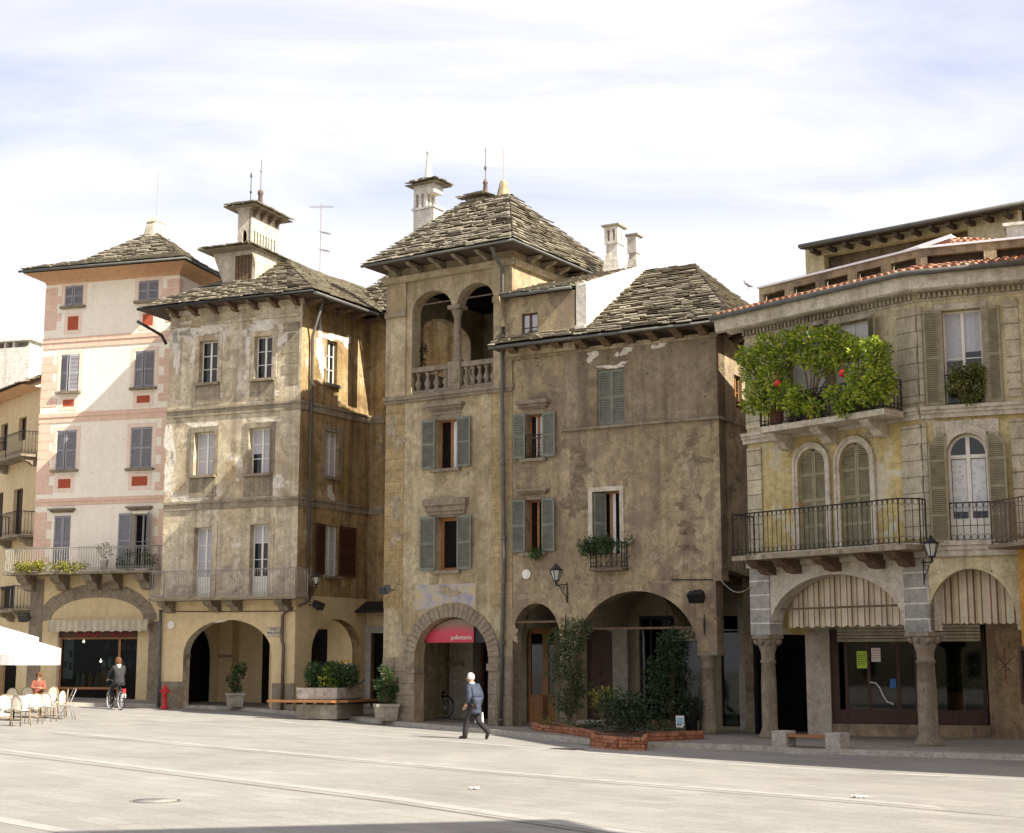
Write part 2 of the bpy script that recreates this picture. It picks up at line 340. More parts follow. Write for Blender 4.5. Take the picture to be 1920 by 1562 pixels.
M['soil'] = plain('soil', (.05, .03, .018), .95, .4, 20, bmp=.5)
M['petal_white'] = plain('white_petals', (.75, .73, .7), .7, .05)
M['petal_red'] = plain('red_petals', (.5, .03, .02), .7, .2)
M['granite'] = plaster('granite', (.38, .35, .3), (.43, .4, .34), (.48, .45, .39), dirt=(.2, .18, .15), dirt_amt=.3, streak=.2, scale=3, bmp=.9)
M['concrete'] = plaster('concrete_planter', (.3, .27, .21), (.36, .33, .26), (.42, .38, .31), dirt=(.16, .14, .1), dirt_amt=.3, streak=.3, scale=2, bmp=.5)
M['red'] = plain('red_paint', (.5, .025, .03), .4, .1)
M['black'] = plain('black_plastic', (.015, .015, .016), .5, .15)
M['white'] = plain('white_fabric', (.82, .81, .78), .85, .03, bmp=.02)
M['orange_wall'] = plaster('orange_plaster', (.5, .24, .05), (.55, .28, .07), (.58, .32, .09), dirt=(.4, .2, .06), dirt_amt=.2, streak=.2, bmp=.1)
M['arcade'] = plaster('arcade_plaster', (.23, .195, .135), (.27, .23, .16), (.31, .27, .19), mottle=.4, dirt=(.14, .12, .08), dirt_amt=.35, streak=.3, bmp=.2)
M['lime'+'wash'] = plaster('bare_lime_plaster', (.6, .55, .44), (.68, .63, .52), (.72, .68, .58), dirt=(.3, .25, .18), dirt_amt=.45, streak=.3, scale=2, bmp=.6)
M['rubble'] = plaster('exposed_rubble_stone', (.14, .11, .07), (.22, .175, .11), (.32, .26, .17), patch=(.38, .31, .2), pth=(.58, .64), dirt=(.07, .055, .04), dirt_amt=.8, streak=.2, scale=3.5, bmp=1.0)
M['pale_render'] = plaster('pale_worn_render', (.28, .22, .14), (.34, .275, .18), (.4, .33, .23), dirt=(.16, .13, .09), dirt_amt=.5, streak=.3, scale=2, bmp=.6)
# ---------------------------------------------------------------- building components
def arc(u0, u1, zs, zt, n=22):             # path right -> left over the top
    c = (u0 + u1) / 2; a = (u1 - u0) / 2
    return [(c + a * cos(pi * i / n), zs + (zt - zs) * sin(pi * i / n)) for i in range(n + 1)]
def archpoly(u0, u1, zb, zs, zt, n=22): return [(u0, zb), (u1, zb)] + arc(u0, u1, zs, zt, n)
def rectpoly(r): return [(r[0], r[2]), (r[1], r[2]), (r[1], r[3]), (r[0], r[3])]
def grow(r, a, b=None, c=None, d=None):
    b = a if b is None else b; c = a if c is None else c; d = a if d is None else d
    return (r[0] - a, r[1] + b, r[2] - c, r[3] + d)
def parts(name, mat, parent, *boxes, fn=None):
    for b in boxes: part(name, mat, parent, b, fn=fn)
def part(name, mat, parent, *boxes, fn=None):
    mb = MB()
    for a, b, c in boxes: mb.box(fn, a, b, c)
    return mb.build(name, M[mat], parent)
def flake(parent, F, px, py, rx, ry, mat='limewash', seed=0, n=110, w=.004, rough=.45, name='bare_patch'):
    rnd = random.Random(seed); ph = [rnd.uniform(0, 6.3) for _ in range(40)]   # an irregular flake where the render has come off
    u, z = F.uz(px, py); u1 = F.u(px + rx, py); z1 = F.z(px, py - ry); a, b = abs(u1 - u), abs(z1 - z); P = []
    for k in range(n):
        t = 2 * pi * k / n; r = max(.12, 1 + rough * sum(1.0 * (m + 1.3) ** -1.15 * sin((m + 2) * t + ph[m]) for m in range(30)) + rnd.uniform(-.04, .04))
        P.append((u + a * r * cos(t), z + b * r * sin(t)))
    mb = MB(); mb.prism(F.p, P, w - .003, w + .003); return mb.build(name, M[mat], parent)
def leafmap(F, u, w, ang, sgn):            # a shutter leaf hinged at (u,w): s along the leaf, t through it
    a = radians(ang); cu, cw = sgn * cos(a), sin(a)
    return lambda s, t, z: F.p(u + s * cu - t * sgn * sin(a) * .0 - t * cw * sgn, w + s * cw + t * cos(a), z)
def shutter(parent, F, u, w, wd, z0, z1, ang, sgn, mat, slat=.055, rails=1, name='shutter', ztop=None):
    fn = leafmap(F, u, w, ang, sgn); mb = MB(); e = .055; th = .035
    zt = ztop or (lambda s: z1)
    mb.box(fn, (0, e), (0, th), (z0, zt(0) if not ztop else min(zt(.0), zt(e)))); mb.box(fn, (wd - e, wd), (0, th), (z0, min(zt(wd - e), zt(wd))))
    zs = [z0, z1] if not ztop else [z0]
    mb.box(fn, (e, wd - e), (.002, th - .002), (z0, z0 + .09))
    if not ztop: mb.box(fn, (e, wd - e), (.002, th - .002), (z1 - .08, z1))
    for k in range(rails):
        zc = z0 + (z1 - z0) * (k + 1) / (rails + 1); mb.box(fn, (e, wd - e), (.002, th - .002), (zc - .04, zc + .04))
    z = z0 + .1; top = max(zt(0), zt(wd))
    while z < top - .1:
        if z < min(zt(e), zt(wd - e)) - .04:
            mb.hexa([fn(s, t, zz) for s, t, zz in ((e, .004, z + slat * .62), (wd - e, .004, z + slat * .62), (wd - e, .012, z + slat * .62), (e, .012, z + slat * .62), (e, th - .004, z), (wd - e, th - .004, z), (wd - e, th + .004, z), (e, th + .004, z))])
        elif ztop:
            ss = [s for s in (e + i * (wd - 2 * e) / 14 for i in range(15)) if zt(s) > z + .05]
            if len(ss) > 2: mb.box(fn, (ss[0], ss[-1]), (.008, th - .01), (z, z + slat * .6))
        z += slat
    if ztop:
        ss = [i * wd / 10 for i in range(11)]
        for a, b in zip(ss, ss[1:]): mb.hexa([fn(a, t, zt(a) - .07) for t in (0, th)][0:1] + [fn(b, 0, zt(b) - .07), fn(b, 0, zt(b)), fn(a, 0, zt(a)), fn(a, th, zt(a) - .07), fn(b, th, zt(b) - .07), fn(b, th, zt(b)), fn(a, th, zt(a))])
    mb.box(fn, (e, wd - e), (-.004, .0005), (z0 + .05, (z1 if not ztop else min(zt(e), zt(wd - e))) - .04))
    return mb.build(name, M[mat], parent)
def window(B, F, r, rows=3, depth=.2, frame='white_paint', pane='glass', bar=.05, cols=2, sill='stone', hood=None, surround=None, curtain=None, shut=None, shmat='shut_green', blind=None, leaf_open=False, kick=0, name='window', slat=.055):
    u0, u1, z0, z1 = r; mb = MB(); w = -depth; um = (u0 + u1) / 2; fn = F.p
    g = .003
    for a, b in ((u0 + g, u0 + bar), (u1 - bar, u1 - g)): mb.box(fn, (a, b), (w - .06, w), (z0 + g, z1 - g))
    for a, b in ((z0 + g, z0 + bar + kick), (z1 - bar, z1 - g)): mb.box(fn, (u0 + bar, u1 - bar), (w - .06, w - .002), (a, b))
    zk = z0 + bar + kick
    if cols == 2: mb.box(fn, (um - bar * .75, um + bar * .75), (w - .06, w + .012), (zk, z1 - bar))
    for k in range(1, rows):
        zc = zk + (z1 - bar - zk) * k / rows
        for a, b in (((u0 + bar, um - bar * .75), (um + bar * .75, u1 - bar)) if cols == 2 else ((u0 + bar, u1 - bar),)): mb.box(fn, (a, b), (w - .05, w - .008), (zc - .014, zc + .014))
    W = mb.build(name, M[frame], B)
    part('pane', pane, W, ((u0 + .01, u1 - .01), (w - .045, w - .03), (zk - .01, z1 - .02)), fn=fn)
    if curtain:
        cb = MB()
        for a, b, c, d in curtain:            # fractions of the opening
            n = 10; A = u0 + bar + (u1 - u0 - 2 * bar) * a; Bb = u0 + bar + (u1 - u0 - 2 * bar) * b
            for i in range(n):
                x0 = A + (Bb - A) * i / n; x1 = A + (Bb - A) * (i + 1) / n; o0 = .004 * sin(i * 2.1); o1 = .004 * sin((i + 1) * 2.1)
                zz0 = zk + (z1 - bar - zk) * c; zz1 = zk + (z1 - bar - zk) * d
                cb.face([fn(x0, w - .024 + o0, zz0), fn(x1, w - .024 + o1, zz0), fn(x1, w - .024 + o1, zz1), fn(x0, w - .024 + o0, zz1)])
        cb.build('curtain', M['blind' if blind else 'curtain'], W)
    if sill:
        part('sill', sill, W, ((u0 - .14, u1 + .14), (.003, .17), (z0 - .1, z0 - .002)), fn=fn)
    if hood:
        hz0, hz1, ex = hood; h = hz1 - hz0
        part('hood', 'stone', W, ((u0 - ex, u1 + ex), (.003, .24), (hz1 - h * .42, hz1)), ((u0 - ex + .06, u1 + ex - .06), (.003, .15), (hz0 + h * .22, hz1 - h * .42)), ((u0 - ex + .12, u1 + ex - .12), (.003, .08), (hz0, hz0 + h * .22)), fn=fn)
    if surround:
        sm, sw, pr = surround
        mb = MB(); mb.box(fn, (u0 - sw, u0), (.003, pr), (z0, z1 + sw)); mb.box(fn, (u1, u1 + sw), (.003, pr), (z0, z1 + sw)); mb.box(fn, (u0, u1), (.003, pr - .002), (z1, z1 + sw))
        mb.build('surround', M[sm], W)
    for s in (shut or []):
        if s[0] == 'closed':
            h = (u1 - u0) / 2 - .005
            for sg, uu in ((1, u0 + .004), (-1, u1 - .004)): shutter(W, F, uu, -.055, h, z0 + .01, z1 - .01, s[1] if len(s) > 1 else 0, sg, shmat, slat)
        else:                                  # (side, width, angle from the wall plane)
            sg = -1 if s[0] == 'L' else 1
            shutter(W, F, (u0 if s[0] == 'L' else u1), .035, s[1], z0 + .02, z1 + .02, s[2], sg, shmat, slat)
    return W
def slabs(mb, A, B, Cc, D, exp=.26, wr=(.28, .75), th=(.018, .05), over=.09):
    exp *= .78; wr = (wr[0] * .55, wr[1] * .8)
    A, B, Cc, D = map(Vector, (A, B, Cc, D)); n = (B - A).cross(D - A).normalized()
    if n.z < 0: n = -n
    hl = max((D - A).length, (Cc - B).length); hm = (((D + Cc) / 2) - ((A + B) / 2)).length
    rows = max(2, int(hm / exp))
    for i in range(rows):
        t0 = i / rows; t1 = min(1.0, (i + 1.5) / rows)
        l0, r0, l1, r1 = A.lerp(D, t0), B.lerp(Cc, t0), A.lerp(D, t1), B.lerp(Cc, t1)
        L = (r0 - l0).length
        if L < .08: continue
        s = -R(0, .3) if i == 0 else 0.0
        s = 0.0; k = 0
        while s < L - .02:
            w = R(*wr) * (1 if k else R(.4, 1)); e = min(L, s + w); k += 1
            if L - e < .12: e = L
            a, b = s / L, e / L - .012 / L
            t = R(*th); up = R(.0, .024); dn = (l0 - l1).normalized() * R(-over, over * .8)
            p = [l0.lerp(r0, a) + dn, l0.lerp(r0, b) + dn + (l0 - l1).normalized() * R(-.02, .02), l1.lerp(r1, b), l1.lerp(r1, a)]
            lo = [p[0] + n * (.05 + up), p[1] + n * (.05 + up + R(-.012, .012)), p[2] - n * .01, p[3] - n * .01]
            mb.hexa(lo + [q + n * t for q in lo]); s = e
def hip(B, F, u0, u1, w0, w1, ra, rb, ze, zt, exp=.26, sag=.0, mat='slate', name='roof', faces='FRLB', edge=True, wr=(.28, .75)):
    P = lambda u, w, z: F.p(u, w, z)
    E = {'a': (u0, w0), 'b': (u1, w0), 'c': (u1, w1), 'd': (u0, w1)}
    quads = {'F': ('a', 'b', rb, ra), 'R': ('b', 'c', rb, rb), 'L': ('d', 'a', ra, ra), 'B': ('c', 'd', ra, rb)}
    if abs(ra[1] - rb[1]) > .3: quads = {'F': ('a', 'b', ra, ra), 'R': ('b', 'c', rb, ra), 'L': ('d', 'a', ra, rb), 'B': ('c', 'd', rb, rb)}
    mb = MB(); ub = MB()
    for k, (e0, e1, t1, t0) in quads.items():
        p0, p1 = P(*E[e0], ze), P(*E[e1], ze); q1, q0 = P(*t1, zt), P(*t0, zt)
        if sag:
            h = .45; m0 = p0.lerp(q0, h); m1 = p1.lerp(q1, h); m0.z -= sag; m1.z -= sag
            segs = [(p0, p1, m1, m0), (m0, m1, q1, q0)]
        else: segs = [(p0, p1, q1, q0)]
        for sgm in segs:
            ub.face([v - Vector((0, 0, .05)) for v in sgm])
            if k in faces: slabs(mb, *sgm, exp=exp, wr=wr)
    ub.face([P(u0, w0, ze - .06), P(u1, w0, ze - .06), P(u1, w1, ze - .06), P(u0, w1, ze - .06)])
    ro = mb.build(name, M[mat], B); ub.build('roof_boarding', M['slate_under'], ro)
    return ro
def gutter(B, pts, r=.065, mat='pipe', name='gutter'):
    mb = MB(); mb.tube(pts, r, 8); return mb.build(name, M[mat], B)
def downpipe(B, pts, r=.055, mat='pipe'):
    mb = MB(); mb.tube(pts, r, 8)
    for i in range(len(pts) - 1):
        a, b = Vector(pts[i]), Vector(pts[i + 1]); L = (b - a).length
        if L > 3:
            for k in range(1, int(L / 2.4) + 1):
                q = a.lerp(b, k * 2.4 / L * .98); d = (b - a).normalized() * .035; mb.tube([q - d, q + d], r * 1.35, 8)
    return mb.build('downpipe', M[mat], B)
def corbels(B, F, us, w, z0, z1, wd=.16, mat='timber', name='bracket', steps=3):
    out = []
    for u in us:
        mb = MB()
        prof = [(0.003, z0)] + [(.003 + (w - .003) * (i / steps) ** .8, z0 + (z1 - z0) * (i / steps) ** 1.25) for i in range(1, steps + 1)] + [(w, z1), (.003, z1)]
        prof = [(.003, z0), (w * .32, z0 + (z1 - z0) * .08), (w * .5, z0 + (z1 - z0) * .42), (w * .82, z0 + (z1 - z0) * .56), (w, z0 + (z1 - z0) * .82), (w, z1), (.003, z1)]
        fn = lambda a, b, z: F.p(b, a, z)
        mb.prism(fn, prof, u - wd / 2, u + wd / 2); out.append(mb.build(name, M[mat], B))
    return out
def railing(mb, a, b, h, step=.12, r=.009, scroll=0, top=.018, mid=None, post=True):
    a = Vector(a); b = Vector(b); d = b - a; n = max(2, int(d.length / step)); up = Vector((0, 0, 1)); dn = d.normalized()
    mb.tube([a + up * h, b + up * h], top, 6); mb.tube([a + up * .06, b + up * .06], r * 1.2, 4)
    if mid: mb.tube([a + up * h * mid, b + up * h * mid], r, 4)
    for i in range(n + 1):
        p = a + d * i / n; mb.tube([p + up * (.06 if i % n else 0), p + up * h], r if i % n else r * 1.8, 4, False)
        if scroll and i < n:
            c = p + dn * (d.length / n / 2); rr = d.length / n * .42
            for zc in ((.06 + rr, h - rr) if scroll == 1 else (.06 + rr, h - rr, h * .5)):
                mb.tube([c + up * zc + (dn * cos(t) + up * sin(t)) * rr for t in [k * pi / 5 for k in range(11)]], r * .8, 3, False)
def balcony(B, F, u0, u1, w1, zf, h, slab=.09, rails=dict(), mat='iron', slabmat='stone', sides='LR', brk=(), brk_h=.4, brk_w=.3, brkmat='stone', w_in=.003, brk_out=.8, rail_in=.04):
    bal = part('balcony', slabmat, B, ((u0, u1), (w_in, w1), (zf - slab, zf)), fn=F.p)
    mb = MB(); ri = rail_in
    railing(mb, F.p(u0 + ri, w1 - ri, zf), F.p(u1 - ri, w1 - ri, zf), h, **rails)
    if 'L' in sides: railing(mb, F.p(u0 + ri, w_in + .02, zf), F.p(u0 + ri, w1 - ri, zf), h, **rails)
    if 'R' in sides: railing(mb, F.p(u1 - ri, w_in + .02, zf), F.p(u1 - ri, w1 - ri, zf), h, **rails)
    mb.build('railing', M[mat], bal)
    corbels(bal, F, brk, w1 * brk_out, zf - slab - brk_h, zf - slab - .002, brk_w, brkmat)
    return bal
def voussoirs(mb, fn, u0, u1, zs, zt, th, w0, w1, n, gap=.012, jit=.0):
    c = (u0 + u1) / 2; a = (u1 - u0) / 2; b = zt - zs
    P = lambda t, k: (c + (a + k) * cos(t), zs + (b + k) * sin(t))
    for i in range(n):
        t0 = pi * i / n + gap / max(a, .1); t1 = pi * (i + 1) / n - gap / max(a, .1); tt = [t0, (t0 + t1) / 2, t1]; k = th + R(-jit, jit); pr = w1 + R(-.008, .008)
        for x, y in zip(tt, tt[1:]):
            mb.hexa([fn(*(lambda q: (q[0], w, q[1]))(P(t, kk))) for w in (w0, pr) for t, kk in ((x, 0), (y, 0), (y, k), (x, k))])
def foliage(mb, c, rad, n, L=(.06, .12), droop=0.0, shape=None):
    c = Vector(c)
    for _ in range(n):
        while 1:
            v = Vector((R(-1, 1), R(-1, 1), R(-1, 1)))
            if .15 < v.length < 1: break
        p = c + Vector((v.x * rad[0], v.y * rad[1], v.z * rad[2]))
        if shape and not shape(p): continue
        d = (v + Vector((R(-.8, .8), R(-.8, .8), R(-.5, .9) - droop))); ll = R(*L)
        mb.leaf(p, d, Vector((R(-1, 1), R(-1, 1), R(.2, 1.2))), ll, ll * R(.35, .55))
def clumps(mb, pts, per, L=(.06, .12), droop=0.0):
    for c, r in pts: foliage(mb, c, (r * R(.8, 1.2), r * R(.8, 1.2), r * R(.7, 1.05)), int(per * R(.7, 1.3)), L, droop)
def stems(mb, base, tips, r=.012):
    b = Vector(base)
    for t in tips:
        t = Vector(t); m = b.lerp(t, .5) + Vector((R(-.04, .04), R(-.04, .04), .05)); mb.tube([b, m, t], [r, r * .7, r * .35], 5)
def shell(mb, F, u0, u1, D, z0, z1, w=0.0):          # side and back walls that close a house
    for a, b in (((u0, w - .36), (u0, -D)), ((u0, -D), (u1, -D)), ((u1, -D), (u1, w - .36))):
        mb.face([F.p(*a, z0), F.p(*b, z0), F.p(*b, z1), F.p(*a, z1)])

# ---------------------------------------------------------------- facade planes (from the photo's vanishing points)
FP = Fac(planpt(337, 520, 60), dirv(-8800))
FG = Fac(planpt(560, 900, 55), dirv(-5860))
FS = Fac(FG.O, dirv(2700))                                   # side of the aged corner house
q = FS.p(4.25, 0, 0); FI = Fac((q.x, q.y), FG.d)              # recessed wall between corner house and tower
FT = Fac(planpt(961, 500, 47.7), dirv(-3500))
FH = Fac(FT.O, dirv(-4060))
FA = Fac(planpt(1728, 800, 38.5), dirv(-1430))
FB = Fac(FA.O, dirv(-6060))
q = FP.p(-6.2, -.1, 0); FL = Fac((q.x, q.y), dirv(-1290))      # side-street house on the left (u negative)

# ---------------------------------------------------------------- ground, paving, pavements
def paving(name, cols, bw, rh, rot, mort=.012, mcol=.6):
    m, nt, b = newmat(name); v = pos(nt); mp = N(nt, 'ShaderNodeMapping'); mp.inputs['Rotation'].default_value = (0, 0, rot); nt.links.new(v, mp.inputs[0])
    br = N(nt, 'ShaderNodeTexBrick', i_Scale=1.0); nt.links.new(mp.outputs[0], br.inputs['Vector'])
    br.inputs['Brick Width'].default_value = bw; br.inputs['Row Height'].default_value = rh; br.inputs['Mortar Size'].default_value = mort; br.inputs['Mortar Smooth'].default_value = .3
    br.inputs['Color1'].default_value = (.92, .92, .92, 1); br.inputs['Color2'].default_value = (1.08, 1.07, 1.05, 1); br.inputs['Mortar'].default_value = (mcol, mcol, mcol * .97, 1)
    big = noise(nt, v, .22, 6, .6, .5); col = ramp(nt, big, [(.32, cols[0]), (.5, cols[1]), (.68, cols[2])])
    col = mix(nt, 1.0, col, br.outputs['Color'], 'MULTIPLY'); f = noise(nt, v, 22, 5, .65); col = mix(nt, .7, col, ramp(nt, f, [(.3, .72), (.65, 1.12)]), 'MULTIPLY')
    st = noise(nt, v, 1.1, 8, .72, .6); col = mix(nt, ramp(nt, st, [(.54, 0.0), (.72, .5)]), col, (.17, .155, .13)); tr_ = noise(nt, pos(nt, (.25, .9, 1)), .6, 7, .7, 1.0); col = mix(nt, ramp(nt, tr_, [(.5, 0.0), (.66, .14)]), col, (.13, .12, .105))
    nt.links.new(col, b.inputs['Base Color']); b.inputs['Roughness'].default_value = .9; b.inputs['Specular IOR Level'].default_value = .2; bump(nt, b, mix(nt, br.outputs['Fac'], f, 0.0), .25, .03); return m
ROW = atan2(ground(1180, 1560).y - ground(0, 1403).y, ground(1180, 1560).x - ground(0, 1403).x)
M['paving'] = paving('piazza_paving', [(.225, .216, .19), (.255, .246, .218), (.285, .275, .246)], .95, .48, -ROW, .01, .68)
M['band'] = plain('pale_paving_band', (.295, .283, .252), .9, .15, 3, bmp=.2)
M['pavement'] = paving('pavement_slabs', [(.2, .18, .15), (.25, .23, .19), (.3, .275, .23)], .7, .4, -ROW + .2)
mb = MB(); xs = [-220, -120, -60, -40] + [-30 + i * 2 for i in range(31)] + [40, 60, 120, 220]; ys = [-120, -40, -10] + [i * 2 for i in range(0, 46)] + [110, 150, 220, 400]
for i in range(len(xs) - 1):
    for j in range(len(ys) - 1):
        mb.face([(x, y, gz(x, y)) for x, y in ((xs[i], ys[j]), (xs[i + 1], ys[j]), (xs[i + 1], ys[j + 1]), (xs[i], ys[j + 1]))])
tag(mb.build('ground', M['paving'], merge=True), kind='structure')
def strip(mb, path, wid, lift=.004, n=30):
    pts = [ground(*p) for p in path]; out = []
    for a, b in zip(pts, pts[1:]): out += [a.lerp(b, k / n) for k in range(n)]
    out.append(pts[-1]); L = []
    for i, p in enumerate(out):
        d = (out[min(i + 1, len(out) - 1)] - out[max(0, i - 1)]); d.z = 0; d.normalize(); nn = Vector((-d.y, d.x, 0)) * wid / 2
        row = []
        for s in (-1, 1): q = p + nn * s; q.z = gz(q.x, q.y) + lift; row.append(q)
        L.append(row)
    for a, b in zip(L, L[1:]): mb.face([a[0], b[0], b[1], a[1]])
mb = MB()
for path, wd in (([(-200, 1381), (740, 1497), (1330, 1585)], .34), ([(100, 1372), (930, 1447), (1640, 1503), (2100, 1541)], .34), ([(-80, 1523), (130, 1560), (320, 1600)], .3), ([(300, 1352), (860, 1391), (1360, 1432), (2000, 1466)], .34), ([(150, 1338), (520, 1352), (860, 1381)], .3)): strip(mb, path, wd)
tag(mb.build('paving_band', M['band']), kind='structure')
mb = MB()                                   # thin drain joints along the bands
for path in ([(-200, 1388), (740, 1506), (1290, 1590)], [(100, 1376.5), (930, 1452.5), (1640, 1509.5), (2100, 1548)]): strip(mb, path, .035, .009)
M['joint'] = plain('dark_joint', (.07, .06, .05), .95, .3)
tag(mb.build('drain_joint', M['joint']), kind='structure')
edge = [(-150, 1318), (130, 1324), (300, 1327), (430, 1331), (520, 1338), (640, 1347.5), (760, 1362), (940, 1378), (1010, 1386), (1110, 1396), (1210, 1402), (1300, 1404), (1420, 1408), (1500, 1415), (1600, 1416), (1760, 1421), (1920, 1426), (2300, 1440)]
E = [ground(*p) for p in edge]; out = []
for a, b in zip(E, E[1:]): out += [a.lerp(b, k / 6) for k in range(6)]
mb = MB(); kb = MB(); back = Vector((.43, .9, 0)); UP = .12
def pv(p, t, up=UP): q = p + back * t; return Vector((q.x, q.y, gz(q.x, q.y) + up))
for a, b in zip(out, out[1:]):
    ts = [.28, .8, 1.6, 2.6, 3.6, 5, 6.5, 8, 10, 13]
    for t0, t1 in zip(ts, ts[1:]): mb.face([pv(a, t0), pv(b, t0), pv(b, t1), pv(a, t1)])
    kb.face([pv(a, 0, -.05), pv(b, 0, -.05), pv(b, .02, UP + .004), pv(a, .02, UP + .004)]); kb.face([pv(a, .02, UP + .004), pv(b, .02, UP + .004), pv(b, .28, UP + .004), pv(a, .28, UP + .004)])
tag(mb.build('pavement', M['pavement'], merge=True), kind='structure')
M['kerb'] = plaster('kerb_stone', (.34, .31, .25), (.4, .37, .31), (.46, .43, .36), dirt=(.18, .16, .12), dirt_amt=.3, streak=.1, scale=1.5, bmp=.4)
tag(kb.build('kerb', M['kerb'], merge=True), kind='structure')
# ================================================================ pink tower house (left)
uP0 = -6.2; zt = FP.z(88, 533)
B = thing('pink_house', 'tall cream house with pink painted quoins, red panels and a shop under its balcony', 'house', FP.p(-3.1, 0, gz(-16, 61)))
rows_ = [((122, 536, 156, 574), 13), ((260, 526, 297.5, 564), 8), ((113.5, 665, 148, 734), 20), ((252.5, 658, 289.5, 726.5), 14), ((105.5, 807, 143, 881), 14), ((245, 801, 285, 878), 2)]
W4 = [(100, 967, 131, 1068), (246, 963, 276, 1066)]
holes = [FP.rect(*r) for r, _ in rows_]; doors = [FP.rect(*r) for r in W4]
shop = FP.rect(106, 1183, 256, 1312); shop = (shop[0], shop[1], .2, shop[3])
mb = MB(); mb.wall(FP.p, [(uP0, -1), (0, -1), (0, zt), (uP0, zt)], [rectpoly(r) for r in holes + doors + [shop]], 0, .36); shell(mb, FP, uP0, 0, 7, -1, zt)
mb.build('wall', M['cream'], B)
zb2 = FP.z(185, 1075)                       # yellow-painted ground floor skin, 4 mm proud
mb = MB(); mb.wall(FP.p, [(uP0, -1), (0, -1), (0, zb2), (uP0, zb2)], [rectpoly(shop)], .006, .005); mb.build('ground_floor_render', M['yellow_ground'], B)
for (r, ang), h in zip(rows_, holes):
    window(B, FP, h, rows=2, shut=[('closed', ang)], shmat='shut_grey', surround=('pinklight', .17, .012), sill='stone')
window(B, FP, doors[0], rows=2, shut=[('closed', 0)], shmat='shut_grey', sill=None, hood=(doors[0][3] + .12, doors[0][3] + .28, .2))
wd = FP.u(246, 1010) - FP.u(223, 1010)
window(B, FP, doors[1], rows=2, depth=.28, frame='shut_grey', pane='dark', sill=None, shut=[('L', wd, 3), ('R', wd * .62, 48)], shmat='shut_grey', hood=(doors[1][3] + .12, doors[1][3] + .28, .2))
reds = [(127, 593, 147, 619), (267.5, 588, 287, 611), (118, 749, 139, 762.5), (256.5, 741.5, 281, 755.5), (109, 898, 132.5, 915.5), (247, 893, 276.5, 911)]
for r in reds:
    r = FP.rect(*r); mb = MB(); a = .16
    for x0, x1, y0, y1 in ((r[0] - a, r[0], r[2] - a, r[3] + a), (r[1], r[1] + a, r[2] - a, r[3] + a), (r[0], r[1], r[2] - a, r[2]), (r[0], r[1], r[3], r[3] + a)): mb.box(FP.p, (x0, x1), (.003, .012), (y0, y1))
    pn = mb.build('panel', M['pinklight'], B); part('panel_field', 'redpanel', pn, ((r[0] + .006, r[1] - .006), (.003, .008), (r[2] + .006, r[3] - .006)), fn=FP.p)
mb = MB()
for y0, y1 in ((628, 648), (770, 788), (932, 945)):
    a = FP.z(200, y1), FP.z(200, y0)
    part('string_course', 'pink', B, ((uP0 - .02, 0), (.003, .03), (a[0], a[1])), ((uP0 - .02, 0), (.03, .06), (a[0] + (a[1] - a[0]) * .55, a[1] - .05)), fn=FP.p)
mb = MB(); z = zb2 + .02; k = 0; bands = [(FP.z(200, y1) - .02, FP.z(200, y0) + .02) for y0, y1 in ((628, 648), (770, 788), (932, 945))]
while z < zt - .3:
    h = .36; w = .78 if k % 2 else .55
    if not any(z < b1 and z + h > b0 for b0, b1 in bands):
        part('quoin', 'pink', B, ((uP0 - .012, uP0 + w), (-.3, .018), (z, z + h - .03)), fn=FP.p); part('quoin', 'pink', B, ((-w, .012), (-.3, .018), (z, z + h - .03)), fn=FP.p)
    z += h; k += 1
ze = FP.uz(200, 494, .95)[1]
mb = MB(); u0, u1 = uP0, 0; o = .9
for (a, b, c, d) in (((u0, 0), (u1, 0), (u1 + .7, o), (u0 - .55, o)), ((u1, 0), (u1, -7), (u1 + .7, -7.9), (u1 + .7, o)), ((u0, -7), (u0, 0), (u0 - .55, o), (u0 - .55, -7.9))):
    lo, hi = zt - .75, ze - .12
    for f0, f1, z0, z1 in ((0.0, .1, zt - .06, zt + .08), (.1, .5, zt + .08, zt + (hi - zt) * .75), (.5, 1, zt + (hi - zt) * .75, hi)):
        A, Bq = Vector((*a, 0)), Vector((*b, 0)); Cq, Dq = Vector((*c, 0)), Vector((*d, 0))
        p = [A.lerp(Dq, f0), Bq.lerp(Cq, f0), Bq.lerp(Cq, f1), A.lerp(Dq, f1)]
        mb.face([FP.p(p[0].x, p[0].y, z0), FP.p(p[1].x, p[1].y, z0), FP.p(p[2].x, p[2].y, z1), FP.p(p[3].x, p[3].y, z1)])
mb.build('cornice', M['orangesoffit'], B)
top = FP.zr(-3.1, -3.4, 433)
ro = hip(B, FP, uP0 - .62, .75, 1, -8, (-3.3, -3.5), (-3.2, -3.5), ze, top, exp=.24, sag=.42, faces='FRL')
ro.name = 'roof'
gutter(B, [FP.p(uP0 - .66, 1.03, ze - .06), FP.p(.8, 1.03, ze - .06), FP.p(.8, -8, ze - .06)], .055)
c = FP.p(-3.2, -3.5, top - .35); mb = MB(); mb.lathe(c, [(.55, 0), (.46, .5), (.4, .66), (.44, .7), (.36, .86), (.22, .98), (.1, 1.02)], 8)
ch = mb.build('chimney', M['trim_white'], ro); mb = MB(); mb.tube([c + xyz(.0, 0, .95), c + xyz(0, 0, 3.0)], .02, 5); mb.build('lightning_rod', M['iron_grey'], ch)
